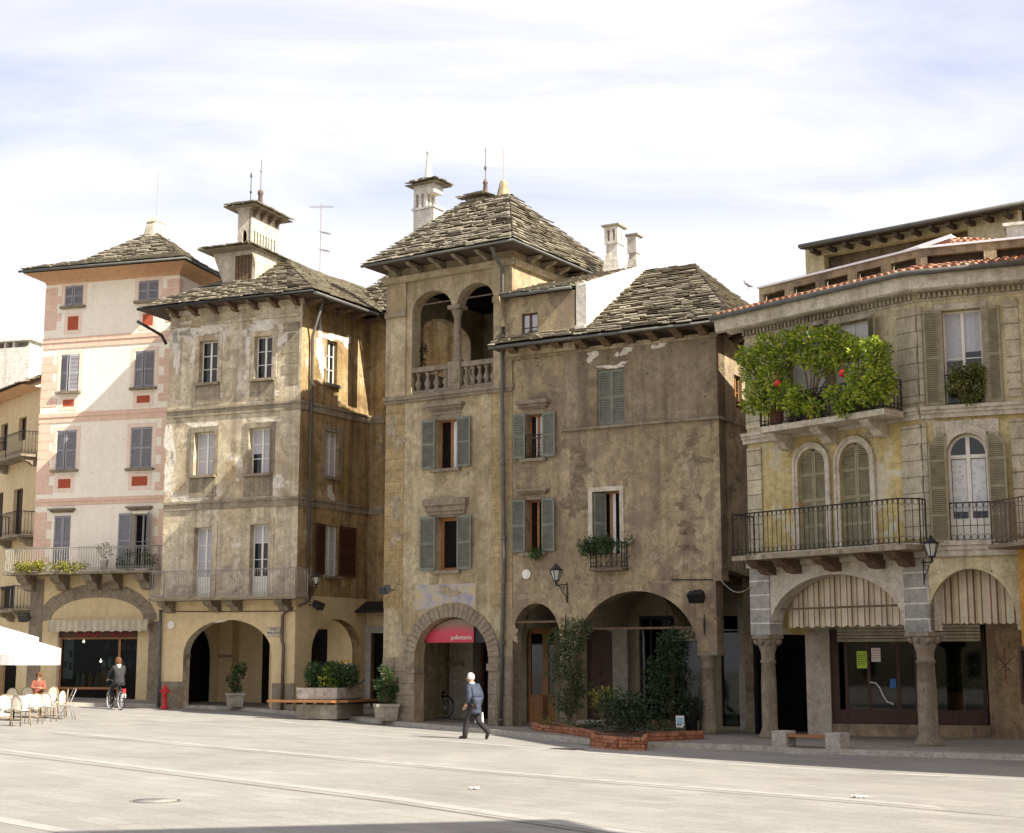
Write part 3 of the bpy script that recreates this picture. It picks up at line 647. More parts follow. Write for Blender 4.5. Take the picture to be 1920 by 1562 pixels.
# relieving arch and stone piers of the ground floor
u0, u1 = FP.u(96, 1150), FP.u(270, 1150); zs = FP.z(185, 1163); ztp = FP.z(185, 1120)
mb = MB(); voussoirs(mb, FP.p, u0, u1, zs, ztp, .55, .012, .035, 17, jit=.04); mb.build('relieving_arch', M['stone'], B)
mb = MB()
for a, b, y in ((52, 76, 1085), (278, 299, 1166)):
    a = max(uP0 + .01, FP.u(a, 1240)); part('stone_pier', 'stone', B, ((a, min(-.01, FP.u(b, 1240))), (.012, .04), (-.5, FP.z(185, y))), fn=FP.p)
zf = FP.z(150, 1071, 1.0)
u0, u1 = FP.u(6, 1045, 1.0), FP.u(300, 1045, 1.0)
bk = [FP.u(x, 1090, .4) for x in (50, 112, 172, 212, 270)]
bal = balcony(B, FP, u0, u1, 1.05, zf, FP.z(150, 1026, 1.0) - zf, .1, dict(step=.11, r=.009, scroll=1), 'iron_grey', 'stone', 'LR', bk, .62, .42, 'stone')
# shop front: recess, glass, fascia, door
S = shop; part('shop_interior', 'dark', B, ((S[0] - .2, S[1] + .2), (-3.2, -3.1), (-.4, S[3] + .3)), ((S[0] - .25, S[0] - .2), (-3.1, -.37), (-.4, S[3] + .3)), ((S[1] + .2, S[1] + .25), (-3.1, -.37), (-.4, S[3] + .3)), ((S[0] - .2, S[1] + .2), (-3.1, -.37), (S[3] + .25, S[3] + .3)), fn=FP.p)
zfl = gz(-16, 61) + .12; zbot = FP.z(180, 1290); zhead = FP.z(180, 1195)
part('shop_fascia', 'darkwood', B, ((S[0], S[1]), (-.25, -.1), (zhead, S[3] - .003)), fn=FP.p)
mb = MB(); ud = FP.u(218, 1250)
for a, b, c, d in ((S[0] + .003, S[0] + .09, zfl - .2, zhead), (S[1] - .09, S[1] - .003, zfl - .2, zhead), (ud - .05, ud + .05, zfl - .2, zhead), (S[0] + .09, ud - .05, zbot - .06, zbot + .03), (S[0] + .09, S[1] - .09, zhead - .07, zhead - .002)): mb.box(FP.p, (a, b), (-.26, -.18), (c, d))
fr = mb.build('shop_frame', M['wood'], B)
part('shop_stall_riser', 'dark', B, ((S[0] + .09, ud - .05), (-.26, -.2), (zfl - .3, zbot - .063)), fn=FP.p)
part('pane', 'shopglass', fr, ((S[0] + .09, ud - .05), (-.235, -.225), (zbot + .03, zhead - .07)), fn=FP.p)
part('pane', 'shopglass', fr, ((ud + .05, S[1] - .09), (-.235, -.225), (zfl, zhead - .07)), fn=FP.p)
M['awn1'] = stripes('cream_striped_awning', .28, [(0, (.42, .36, .24)), (.5, (.5, .44, .32))])
mb = MB(); a0, a1 = FP.u(90, 1165, .3), FP.u(279, 1165, .3); za, zc = FP.z(185, 1162, .4), FP.z(185, 1183, .4); n = 44
mb.box(FP.p, (a0, a1), (.04, .34), (za - .18, za))
for i in range(n):
    x0, x1 = a0 + .03 + (a1 - a0 - .06) * i / n, a0 + .03 + (a1 - a0 - .06) * (i + 1) / n; dz = [.06 * abs(sin(pi * k / 4)) for k in (i, i + 1)]
    mb.box(FP.p, (x0, x1), (.33, .342), (zc + dz[0] * .8 - .04, za - .05))
mb.build('awning', M['awn1'], B)
# scripted red lettering on the fascia
def text(word, name, mat, F, u, z, size, parent, w=.01, shear=0.0, center=True, xs=1.0, ext=.004, bold=0.0):
    cu = bpy.data.curves.new(name, 'FONT'); cu.body = word; cu.size = size; cu.shear = shear; cu.extrude = ext; cu.align_x = 'CENTER' if center else 'LEFT'; cu.resolution_u = 2; cu.offset = bold
    tmp = bpy.data.objects.new(name, cu); C.objects.link(tmp); dg = bpy.context.evaluated_depsgraph_get(); me = bpy.data.meshes.new_from_object(tmp.evaluated_get(dg)); bpy.data.objects.remove(tmp)
    L = LOC[parent.name]
    for v in me.vertices: v.co = F.p(u + v.co.x * xs, w + v.co.z, z + v.co.y) - L
    me.materials.clear(); me.materials.append(M[mat]); o = bpy.data.objects.new(name, me); C.objects.link(o); o.parent = parent; LOC[o.name] = L; return o
shopP = (S, ud, zbot, zhead, zfl)
mb = MB()                                   # faded red brush script on the fascia, no longer legible
for a, b in ((S[0] + .75, S[0] + 1.95), (S[0] + 2.2, S[0] + 3.3)):
    k = int((b - a) / .04); mb.tube([FP.p(a + (b - a) * i / k, -.094, (zhead + S[3]) / 2 - .02 + .055 * sin(i * 1.35) + .03 * sin(i * .53)) for i in range(k + 1)], .018, 5)
mb.build('lettering', M['red'], B)

# ================================================================ aged ochre corner house
zw = 15.75; uG0 = -5.86; DG = 9.5
B = thing('corner_house', 'aged ochre corner house with flaking plaster, long iron balcony and roof turret', 'house', FG.p(-2.9, 0, gz(-10, 56)))
gw = [(374, 639, 408, 718), (477, 630, 510.5, 710), (363.5, 810, 401, 891), (466, 802, 506, 888)]
gd = [(363, 989, 396.5, 1122), (468, 983, 502.5, 1121)]
gh = [FG.rect(*r) for r in gw]; gdh = [FG.rect(*r) for r in gd]
za1 = FG.uz(427, 1162)[1]; zs1 = FG.uz(427, 1228)[1]
ar = archpoly(FG.u(343, 1250), FG.u(509, 1250), -.9, zs1, za1)
mb = MB(); mb.wall(FG.p, [(uG0, -1), (0, -1), (0, zw), (uG0, zw)], [rectpoly(r) for r in gh + gdh] + [ar], 0, .42)
for a, b in (((uG0, -.42), (uG0, -DG)), ((uG0, -DG), (-.5, -DG))): mb.face([FG.p(*a, -1), FG.p(*b, -1), FG.p(*b, zw), FG.p(*a, zw)])
mb.build('wall', M['ochre_aged'], B)
zy = FG.z(430, 1118); mb = MB(); mb.wall(FG.p, [(uG0, -1), (0, -1), (0, zy), (uG0, zy)], [ar], .008, .006); mb.build('ground_floor_render', M['yellow_ground'], B)
cur = [(.0, 1, 0, 1)]
window(B, FG, gh[0], rows=3, surround=('ochre_aged', .2, .03)); window(B, FG, gh[1], rows=3, surround=('ochre_aged', .2, .03))
window(B, FG, gh[2], rows=3, depth=.26, surround=('grime_band', .2, .03), curtain=cur, blind=1)
window(B, FG, gh[3], rows=3, depth=.26, surround=('grime_band', .2, .03), curtain=[(0, .5, .45, 1), (.5, 1, 0, 1)], blind=1)
window(B, FG, gdh[0], rows=3, depth=.24, kick=.75, sill=None, surround=('ochre_aged', .22, .03), curtain=cur, blind=1)
window(B, FG, gdh[1], rows=3, depth=.24, kick=.75, sill=None, surround=('ochre_aged', .22, .03), curtain=[(0, 1, .66, 1)], blind=1)
mb = MB()
for y0, y1 in ((768, 784), (942, 958)):
    z0, z1 = FG.z(330, y1), FG.z(330, y0)
    part('string_course', 'grime_band', B, ((uG0, .04), (.003, .05), (z0, z1)), ((uG0, .07), (.05, .09), (z1 - .09, z1 - .01)), fn=FG.p)
    part('string_course', 'grime_band', B, ((.05, 4.25), (.003, .05), (z0 + .004, z1 + .004)), ((.09, 4.25), (.05, .09), (z1 - .086, z1 - .006)), fn=FS.p); part('string_course', 'grime_band', B, ((.06, 6), (.003, .05), (z0, z1)), fn=FI.p)
for r in gh[:2] + gh[2:]:
    part('apron_panel', 'grime_band', B, ((r[0] - .15, r[1] + .15), (.003, .035), (r[2] - .82, r[2] - .12)), fn=FG.p)
part('cornice', 'ochre_aged', B, ((uG0, .1), (.003, .12), (zw - .55, zw - .35)), ((uG0, .06), (.003, .06), (zw - 1.0, zw - .9)), fn=FG.p)
k = 0; z = FG.z(560, 720)
while z < zw - 1.4:
    w = .62 if k % 2 else .42
    part('quoin', 'grime_band', B, ((-w - .2, -.1), (.003, .016), (z, z + .36)), fn=FG.p); z += .4; k += 1
parts('plinth', 'stone', B, ((uG0 + .02, FG.u(341, 1300)), (.009, .05), (-.5, FG.z(330, 1278))), ((FG.u(511, 1300), .03), (.009, .05), (-.5, FG.z(530, 1281))), fn=FG.p)
zf = FG.z(420, 1120, .85); u0, u1 = FG.u(280, 1095, .85), FG.u(556, 1095, .85)
balcony(B, FG, u0, u1, .9, zf, FG.z(420, 1068, .85) - zf, .09, dict(step=.105, r=.009, scroll=1), 'iron_grey', 'stone', 'LR', [FG.u(x, 1135, .4) for x in (310, 396, 436, 528)], .42, .36, 'stone')
for i, (x, y, rx, ry) in enumerate(((340, 622, 16, 22), (331, 660, 8, 30), (384, 618, 30, 13), (366, 655, 6, 26), (417, 640, 7, 24), (492, 608, 34, 14), (466, 650, 7, 26), (469, 700, 8, 16), (528, 640, 8, 12), (545, 622, 10, 14), (500, 742, 22, 10), (400, 745, 18, 8), (318, 830, 9, 32), (316, 890, 7, 34), (380, 798, 22, 7), (495, 792, 24, 6), (520, 905, 14, 10), (505, 765, 20, 5), (360, 935, 30, 5), (420, 1160, 22, 5), (500, 1170, 5, 12))): flake(B, FG, x, y, rx, ry, 'limewash', 100 + i)
for i, (x, y, rx, ry) in enumerate(((625, 632, 16, 8), (601, 660, 8, 40), (650, 640, 6, 12), (620, 925, 6, 14))): flake(B, FS, x, y, rx, ry, 'limewash', 160 + i)
# side wall (toward the tower)
sw = [(613, 639, 632, 721), (609.6, 810, 634, 895), (607, 986, 634, 1080)]; sh = [FS.rect(*r) for r in sw]
ars = archpoly(FS.u(583, 1250), FS.u(676, 1250), -.9, FS.z(630, 1222), FS.z(630, 1161))
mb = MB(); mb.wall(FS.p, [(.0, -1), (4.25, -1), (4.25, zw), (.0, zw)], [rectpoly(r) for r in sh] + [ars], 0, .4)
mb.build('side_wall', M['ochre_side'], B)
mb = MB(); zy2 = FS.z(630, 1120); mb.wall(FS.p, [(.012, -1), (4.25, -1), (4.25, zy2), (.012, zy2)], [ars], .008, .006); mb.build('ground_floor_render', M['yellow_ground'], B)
window(B, FS, sh[0], rows=3, depth=.16); window(B, FS, sh[1], rows=3, depth=.12, surround=('grime_band', .2, .03), curtain=cur, blind=1)
window(B, FS, sh[2], rows=3, depth=.12, curtain=cur, blind=1, shut=[('L', .6, 4), ('R', .95, 4)], shmat='shut_brown')
# recessed wall behind, with a shop door
dr = FI.rect(696, 1187, 722, 1312); dr = (dr[0], dr[1], .2, dr[3])
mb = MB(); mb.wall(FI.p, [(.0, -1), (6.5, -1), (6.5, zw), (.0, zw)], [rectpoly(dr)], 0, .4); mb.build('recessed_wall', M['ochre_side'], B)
zy3 = FI.z(700, 1135); mb = MB(); mb.wall(FI.p, [(.02, -1), (6.4, -1), (6.4, zy3), (.02, zy3)], [rectpoly(dr)], .008, .006); mb.build('ground_floor_render', M['yellow_ground'], B)
part('door_surround', 'granite', B, ((dr[0] - .28, dr[0]), (.009, .06), (-.2, dr[3] + .28)), ((dr[0], dr[1] + .3), (.009, .058), (dr[3], dr[3] + .28)), fn=FI.p)
part('door', 'dark', B, ((dr[0] + .003, dr[1]), (-.3, -.2), (.2, dr[3] - .003)), fn=FI.p)
mb = MB(); a, b = FI.u(662, 1140, .5), FI.u(730, 1140, .5); z0, z1 = FI.z(690, 1149, .7), FI.z(690, 1131, .2)
mb.hexa([FI.p(a, .05, z1), FI.p(b, .05, z1), FI.p(b, .75, z0), FI.p(a, .75, z0), FI.p(a, .05, z1 + .07), FI.p(b, .05, z1 + .07), FI.p(b, .75, z0 + .07), FI.p(a, .75, z0 + .07)]); mb.build('door_canopy', M['black'], B)
# eaves, roofs
ze = FG.uz(420, 562, .8)[1]
K = FG.p(.95, .85, ze); Lf = FG.p(uG0 - .95, .85, ze); ap = FG.p(-2.6, -2.9, 0); ap.z = zrow(ap.x, ap.y, 490); rb_ = ap + Vector((FS.d[0], FS.d[1], 0)) * 8.0
Kb = FS.p(9.0, .85, ze); Lb = FG.p(uG0 - .95, -9.5, ze)
mb = MB(); ub = MB()
for qd in ((Lf, K, ap, ap), (K, Kb, rb_, ap), (Lb, Lf, ap, rb_)):
    slabs(mb, *qd, exp=.25); ub.face([v - Vector((0, 0, .05)) for v in qd])
ub.face([v - Vector((0, 0, .06)) for v in (Lf, K, Kb, Lb)])
ro = mb.build('roof', M['slate'], B); ub.build('roof_boarding', M['slate_under'], ro)
e0 = FI.p(-1.5, .85, ze); e1 = FI.p(7, .85, ze); r0 = FI.p(-1.5, -4.5, 0); r1 = FI.p(7, -4.5, 0); zz = zrow(*FI.p(1.5, -4.5, 0).xy, 500)
mb = MB(); ub = MB(); r0.z = r1.z = zz; slabs(mb, e0, e1, r1, r0, exp=.25); ub.face([v - Vector((0, 0, .05)) for v in (e0, e1, r1, r0)]); ub.face([v - Vector((0, 0, .06)) for v in (e0, e1, FI.p(7, -4.5, ze), FI.p(-1.5, -4.5, ze))])
ub.face([r0, r1, FI.p(7, -9, ze - 1), FI.p(-1.5, -9, ze - 1)])
r2 = mb.build('roof', M['slate'], B); ub.build('roof_boarding', M['slate_under'], r2)
corbels(B, FG, [uG0 + .35 + i * .89 for i in range(7)], .8, zw - .62, ze - .08, .17, 'timber')
corbels(B, FS, [.3 + i * .9 for i in range(5)], .8, zw - .62, ze - .08, .15, 'timber')
corbels(B, FI, [.75 + i * .9 for i in range(5)], .8, zw - .62, ze - .08, .15, 'timber')
mb = MB()
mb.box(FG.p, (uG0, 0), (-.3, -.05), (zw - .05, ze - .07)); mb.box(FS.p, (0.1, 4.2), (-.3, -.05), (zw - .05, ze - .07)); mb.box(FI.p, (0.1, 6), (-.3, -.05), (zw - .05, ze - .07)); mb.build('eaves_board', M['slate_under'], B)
gutter(B, [Lf + xyz(0, 0, -.03), K + xyz(0, 0, -.03)], .05, 'iron'); gutter(B, [K + xyz(.05, 0, -.1), FS.p(4.0, .9, ze - .1)], .07, 'pipe'); gutter(B, [FI.p(.8, .92, ze - .1), e1 + xyz(0, 0, -.1)], .06, 'iron')
gutter(B, [FG.p(uG0 - .9, .9, ze - .5), FG.p(uG0 - .3, .15, ze - .95), FG.p(uG0 - .1, .1, ze - 1.3)], .06, 'iron')
zq = FG.z(566, 612)
downpipe(B, [FS.p(.2, .85, ze - .1), FS.p(.45, .14, zq - .3), FS.p(.5, .12, FS.z(590, 1080))], .055)
downpipe(B, [FS.p(.5, .12, FS.z(590, 1082)), FS.p(.45, .14, FS.z(585, 1130)), FG.p(-.3, .2, FG.z(540, 1147)), FG.p(-.47, .12, FG.z(538, 1155)), FG.p(-.47, .12, FG.z(538, 1200)), FG.p(-.4, .12, FG.z(540, 1212)), FG.p(-.42, .12, .3)], .06, 'copper')
downpipe(B, [FG.p(uG0 + .1, .12, FG.z(308, 1143)), FG.p(uG0 + .12, .1, FG.z(309, 1200)), FG.p(uG0 + .16, .1, .45)], .06, 'pipe')
# roof turret with its lantern
ft = -.9
FTu = FG.sub(FG.u(424, 500, ft), ft); wT = FG.u(479, 500, ft) - FG.u(424, 500, ft); z0 = ze + .1; z1 = FTu.z(450, 470); dT = 4.2
tb = MB(); dro = (wT * .3, wT * .88, z0, FTu.z(455, 478)); fn = FTu.p
tb.wall(fn, [(0, z0 - .3), (wT, z0 - .3), (wT, z1), (0, z1)], [rectpoly(dro)], 0, .12)
for a, b in (((0, -.12), (0, -dT)), ((0, -dT), (wT, -dT)), ((wT, -dT), (wT, -.12))): tb.face([fn(*a, z0 - .4), fn(*b, z0 - .4), fn(*b, z1), fn(*a, z1)])
tb.prism(lambda u, w, z: fn(u, w, z), [(-.003, z0), (-.1, z0 + 1), (-.62, z1), (-.003, z1)], -.3, .0)
tb.prism(lambda u, w, z: fn(wT, u, z), [(.003, z1 - .7), (.12, z1 - .4), (.45, z1), (.003, z1)], -.2, .0)
tu = tb.build('turret', M['trim_white'], B)
mb = MB(); mb.box(fn, (dro[0], dro[1]), (-.1, -.06), (dro[2], dro[3]))
for i in range(5): x = dro[0] + (dro[1] - dro[0]) * (i + .5) / 5; mb.box(fn, (x - .05, x + .05), (-.06, -.035), (dro[2] + .05, dro[3] - .05))
mb.build('door', M['timber'], tu)
mb = MB(); pl = [(-.85, .75, z1), (wT + .2, .75, z1), (wT + .2, -dT - .3, z1), (-.85, -dT - .3, z1)]; pk = [fn(*q) for q in pl]; um = wT * .5
r0 = fn(um, -.8, z1 + .42); r1 = fn(um, -dT + .5, z1 + .42)
for qd in ((pk[0], pk[1], r0, r0), (pk[1], pk[2], r1, r0), (pk[3], pk[0], r0, r1)): slabs(mb, *qd, exp=.22, wr=(.25, .5))
mb.face([q - Vector((0, 0, .02)) for q in pk]); mb.build('turret_roof', M['slate'], tu)
FLn = FTu.sub(FTu.u(446, 420, -.9) , -.9); wl = FLn.u(470, 420) - 0; wl = FLn.u(470, 420); la, lb = z1 + .12, FLn.z(458, 392); dl = 2.1; fl = FLn.p
mb = MB(); mb.wall(fl, [(0, la), (wl, la), (wl, lb), (0, lb)], [archpoly(wl * .38, wl * .72, la + .3, la + .75, la + 1.0, 8)], 0, .08)
ns = 8; FR_ = Fac((fl(wl, 0, 0).x, fl(wl, 0, 0).y), (-FG.n[0], -FG.n[1]))
mb.wall(FR_.p, [(.0, la), (dl, la), (dl, lb), (.0, lb)], [[(.25 + i * (dl - .4) / ns, la + .28), (.25 + (i + .5) * (dl - .4) / ns, la + .28), (.25 + (i + .5) * (dl - .4) / ns, la + 1.0), (.25 + i * (dl - .4) / ns, la + 1.0)] for i in range(ns)], 0, .08)
mb.box(fl, (.05, wl - .05), (-dl, -dl + .08), (la, lb)); mb.box(fl, (0, .06), (-dl, -.085), (la, lb)); mb.box(fl, (-.06, wl + .06), (-dl - .06, .06), (lb, lb + .07)); mb.box(fl, (-.04, wl + .04), (-dl - .04, .04), (la + .12, la + .2))
ln = mb.build('lantern', M['trim_white'], tu); part('lantern_core', 'dark', ln, ((wl * .3, wl * .7), (-dl + .3, -.3), (la, lb - .02)), fn=fl)
mb = MB(); zc = lb + .07; pl = [fl(-.45, .4, zc), fl(wl + .45, .4, zc), fl(wl + .45, -dl - .4, zc), fl(-.45, -dl - .4, zc)]; r0 = fl(wl / 2, -.4, zc + .32); r1 = fl(wl / 2, -dl + .4, zc + .32)
for qd in ((pl[0], pl[1], r0, r0), (pl[1], pl[2], r1, r0), (pl[3], pl[0], r0, r1)): slabs(mb, *qd, exp=.18, wr=(.25, .5))
mb.face([q - Vector((0, 0, .02)) for q in pl]); mb.build('lantern_roof', M['slate'], ln)
corbels(ln, FR_, [.2, .75, 1.3, 1.85], .3, lb - .3, lb - .005, .1, 'timber')
c = r0.lerp(r1, .55); mb = MB(); mb.lathe(c - xyz(0, 0, .05), [(.13, 0), (.1, .1), (.09, .55), (.12, .6), (.12, .7), (.05, .78)], 10); mb.tube([c + xyz(0, 0, .7), c + xyz(0, 0, 2.0)], .014, 5); mb.lathe(c + xyz(0, 0, 1.5), [(.01, -.04), (.045, 0), (.01, .04)], 8); mb.build('finial', M['copper'], ln)
c = r0 + xyz(0, 0, 0); mb = MB(); mb.tube([c, c + xyz(0, 0, 1.25)], .016, 5); mb.lathe(c + xyz(0, 0, .42), [(.02, -.05), (.055, 0), (.02, .05)], 8); mb.lathe(c + xyz(0, 0, 1.02), [(.015, 0), (.045, .06), (.004, .25)], 8); mb.build('finial', M['iron'], ln)
# little roof terrace rail beside the turret
mb = MB(); a = fn(-.75, .35, z0 + .05); b = fn(-.02, .3, z0 + .05)
railing(mb, a, b, .85, step=.14, r=.014); railing(mb, a, fn(-.75, -1.2, z0 + .05), .85, step=.14, r=.014)
for i in range(7): x = -.72 + i * .1; mb.box(fn, (x, x + .07), (.3, .33), (z0, z0 + .62))
mb.build('terrace_rail', M['iron'], B)
# arcade behind the arch
zc = za1 + .25; BW = -3.6
hd = archpoly(FG.u(364, 1250, BW), FG.u(418, 1250, BW), -.9, FG.z(400, 1225, BW), FG.z(400, 1172, BW), 14)
mb = MB(); mb.wall(FG.p, [(uG0 + .02, -1), (-2.0, -1), (-2.0, zc + .6), (uG0 + .02, zc + .6)], [], BW, .3)
q = FG.p(uG0 + .35, BW, 0); FGl = Fac((q.x, q.y), FG.n); Ll = -.43 - BW; mb.wall(FGl.p, [(.003, -1), (Ll, -1), (Ll, zc), (.003, zc)], [archpoly(.75, Ll - .05, -.9, FG.z(400, 1235, BW), FG.z(400, 1172, BW), 14)], 0, .25)

mb.build('arcade_wall', M['yellow_ground'], B)
u0, u1 = FG.u(418, 1250, BW), FG.u(447, 1250, BW)
part('pilaster', 'yellow_ground', B, ((u0 + .01, u1), (BW + .003, BW + .5), (-1, zc)), fn=FG.p)
parts('impost', 'stone', B, ((u0, u1 + .03), (BW + .51, BW + .56), (FG.z(430, 1233, BW), FG.z(430, 1228, BW))), ((FG.u(343, 1250) - .02, FG.u(343, 1250) + .05), (-.42, -.01), (zs1 - .08, zs1)), fn=FG.p)
part('doorway', 'dark', B, ((uG0 + .03, uG0 + .08), (BW + .3, -.45), (-1, zc)), fn=FG.p)
part('doorway', 'dark', B, ((FG.u(494, 1250, BW), FG.u(520, 1250, BW)), (BW + .01, BW + .1), (-1, FG.z(500, 1185, BW))), fn=FG.p)
mb = MB(); mb.hexa([FG.p(a, b, z) for z in (zc + .003, zc + .12) for a, b in ((uG0 + .02, -.43), (-.35, -.43), (.5, -6.5), (uG0 + .02, -6.5))]); mb.build('arcade_ceiling', M['yellow_ground'], B)
BS = -1.9
mb = MB(); mb.box(FS.p, (1.0, 6.2), (BS - .1, BS), (-1, zc - .02)); mb.build('arcade_wall', M['yellow_ground'], B)
part('shop_window', 'dark', B, ((FS.u(575, 1200, BS), FS.u(612, 1200, BS)), (BS + .003, BS + .05), (.9, FS.z(600, 1180, BS))), fn=FS.p)
gA = B

# ================================================================ side street house, far left
B = thing('side_street_house', 'narrow yellowish house in the side street left of the pink house, with two iron balconies', 'house', FL.p(-2, 0, gz(-22, 62)))
zl = FL.z(35, 745); lw = [(35, 783, 49, 826), (1, 795, 14, 845), (24, 917, 41, 1010), (-14, 925, 4, 1015)]
lh = [FL.rect(*r) for r in lw]; lh = lh + [FL.rect(2, 1100, 27, 1140), FL.rect(-2, 1215, 30, 1320)]
mb = MB(); mb.wall(FL.p, [(-9, -1), (0, -1), (0, zl), (-9, zl)], [rectpoly(r) for r in lh], 0, .3); mb.face([FL.p(-9, -.3, -1), FL.p(0, -6, -1), FL.p(0, -6, zl), FL.p(-9, -.3, zl)]); mb.build('wall', M['yellow_ground'], B)
for h in lh[:5]: window(B, FL, h, rows=2, depth=.15, frame='darkwood', sill=None)
part('shop_door', 'dark', B, ((lh[5][0], lh[5][1]), (-.3, -.25), (0, lh[5][3])), fn=FL.p)
for y0, y1, x0, x1 in ((812, 852, -20, 70), (960, 1001, -15, 40), (1105, 1142, -10, 28)):
    zf = FL.z(35, y1 if y1 < 900 else y1, .7); u0, u1 = FL.u(x0, y1, .7), min(-.05, FL.u(x1, y1, .7))
    balcony(B, FL, u0, u1, .75, zf, .95, .1, dict(step=.12, r=.009, scroll=1), 'iron', 'stone', 'LR', [u0 + .3, u1 - .3], .35, .3, 'stone')
ze = FL.z(35, 722, .8); a, b = FL.p(-10, .9, ze), FL.p(.1, .9, ze); c, d = FL.p(.1, -3.5, ze + 1.9), FL.p(-10, -3.5, ze + 1.9)
mb = MB(); slabs(mb, a, b, c, d, exp=.28); ro = mb.build('roof', M['slate'], B)
mb = MB(); mb.face([q - Vector((0, 0, .05)) for q in (a, b, c, d)]); mb.face([FL.p(-10, .9, ze - .06), FL.p(.1, .9, ze - .06), FL.p(.1, 0, zl), FL.p(-10, 0, zl)]); mb.build('soffit', M['orangesoffit'], ro)
B = thing('rear_house', 'white rendered house with a big chimney rising behind the side street at the far left', 'house', Vector((*planpt(28, 660, 98), 1)))
q = planpt(28, 660, 98); Fc = Fac(q, FP.d); x0, x1 = Fc.u(2, 690), Fc.u(54, 690); zc0, zc1 = Fc.z(28, 760), Fc.z(28, 640)
mb = MB(); mb.box(Fc.p, (-16, 3), (-9, -.6), (-1, zc0)); mb.build('wall', M['stucco_white'], B)
mb = MB(); a, b = Fc.p(-16.5, -.2, zc0), Fc.p(3.5, -.2, zc0); c, d = Fc.p(3.5, -5, Fc.z(60, 652)), Fc.p(-16.5, -5, Fc.z(60, 652)); slabs(mb, a, b, c, d, exp=.34); ro = mb.build('roof', M['slate'], B)
mb = MB(); mb.face([v - xyz(0, 0, .06) for v in (a, b, c, d)]); mb.face([c, d, Fc.p(-16.5, -9.5, zc0), Fc.p(3.5, -9.5, zc0)]); mb.build('roof_boarding', M['slate_under'], ro)
mb = MB(); mb.box(Fc.p, (x0 - .8, x1), (-1.4, 0), (zc0 - 1, zc1 - .42)); mb.box(Fc.p, (x0 - .95, x1 + .2), (-1.55, .15), (zc1, zc1 + .08))
for u in (x0 - .7, x0 + .1, x0 + .75, x1 - .18): mb.box(Fc.p, (u, u + .16), (-1.35, -.04), (zc1 - .42, zc1))
mb.build('chimney', M['stucco_white'], ro)
# ================================================================ stone tower house with loggia
uT = -5.05; zT = FT.z(728, 532); D = 9
B = thing('tower_house', 'ochre stone tower house with twin-arched loggia, balustrade and steep slab roof', 'house', FT.p(-2.5, 0, gz(-2, 49)))
W1 = FT.rect(817, 786, 858.5, 879); W2 = FT.rect(817.5, 969, 858.5, 1070)
ub0, ub1 = FT.u(772, 640), FT.u(927, 640); uc0, uc1 = FT.u(844, 640), FT.u(858.5, 640); zb = FT.z(830, 734); zsp = FT.z(774, 588); zta = FT.z(892, 530)
log = [(ub0, zb), (ub1, zb)] + arc(uc1 - .06, ub1, zsp, zta, 18) + arc(ub0, uc0 + .06, zsp, zta - .03, 18)
us0, us1 = FT.u(778, 1250), FT.u(916, 1250); zss, zst = FT.z(848, 1232), FT.z(848, 1157)
street = archpoly(us0, us1, -.9, zss, zst)
mb = MB(); mb.wall(FT.p, [(uT, -1), (0, -1), (0, zT), (uT, zT)], [rectpoly(W1), rectpoly(W2), log, street], 0, .5)
# left flank is open at loggia height, the rest is closed
FTl = Fac(FT.p(uT, 0, 0)[:2], (FT.n[0], FT.n[1])); FTl = Fac(FT.p(uT, -D, 0)[:2], FT.n)
mb.wall(FTl.p, [(0, -1), (D - .5, -1), (D - .5, zT), (0, zT)], [archpoly(D - 4.4, D - 1.5, zb + 1.1, zsp - .2, zta - .3, 14)], 0, .4)
for a, b, z in (((uT, -D), (0, -D), -1), ((0, -D), (0, -.5), zst + .55)): mb.face([FT.p(*a, z), FT.p(*b, z), FT.p(*b, zT), FT.p(*a, zT)])
mb.build('wall', M['tower'], B)
skz = FT.z(830, 742)
# corner pilasters of ashlar
pl = [(uT - .012, FT.u(757, 900), -.9, skz), (FT.u(921, 900), .0, -.9, skz)]
parts('corner_ashlar', 'tower_ashlar', B, *[((uT - .012, FT.u(757, 900)), (.002, .014), (FT.z(740, 1140), skz)), ((FT.u(921, 900), -.002), (.002, .014), (FT.z(940, 1140), skz))], fn=FT.p)
parts('loggia_pilaster', 'tower', B, ((uT - .02, FT.u(762, 640)), (.002, .06), (skz + .1, zT)), ((FT.u(927, 640), .02), (.002, .06), (skz + .1, zT)), fn=FT.p)
zim = FT.z(745, 590)
parts('loggia_impost', 'stone', B, ((uT - .05, FT.u(763, 640)), (.061, .11), (zim - .12, zim + .08)), ((FT.u(926, 640), .05), (.061, .11), (zim - .12, zim + .08)), fn=FT.p)
part('string_course', 'stone', B, ((uT - .09, .09), (.003, .13), (skz, skz + .12)), ((uT - .05, .05), (.003, .08), (skz - .1, skz)), fn=FT.p)
part('cornice', 'tower', B, ((uT - .1, .1), (.003, .14), (zT - .08, zT + .14)), ((.003, .12), (-D, .0), (zT - .08, zT + .14)), fn=FT.p)
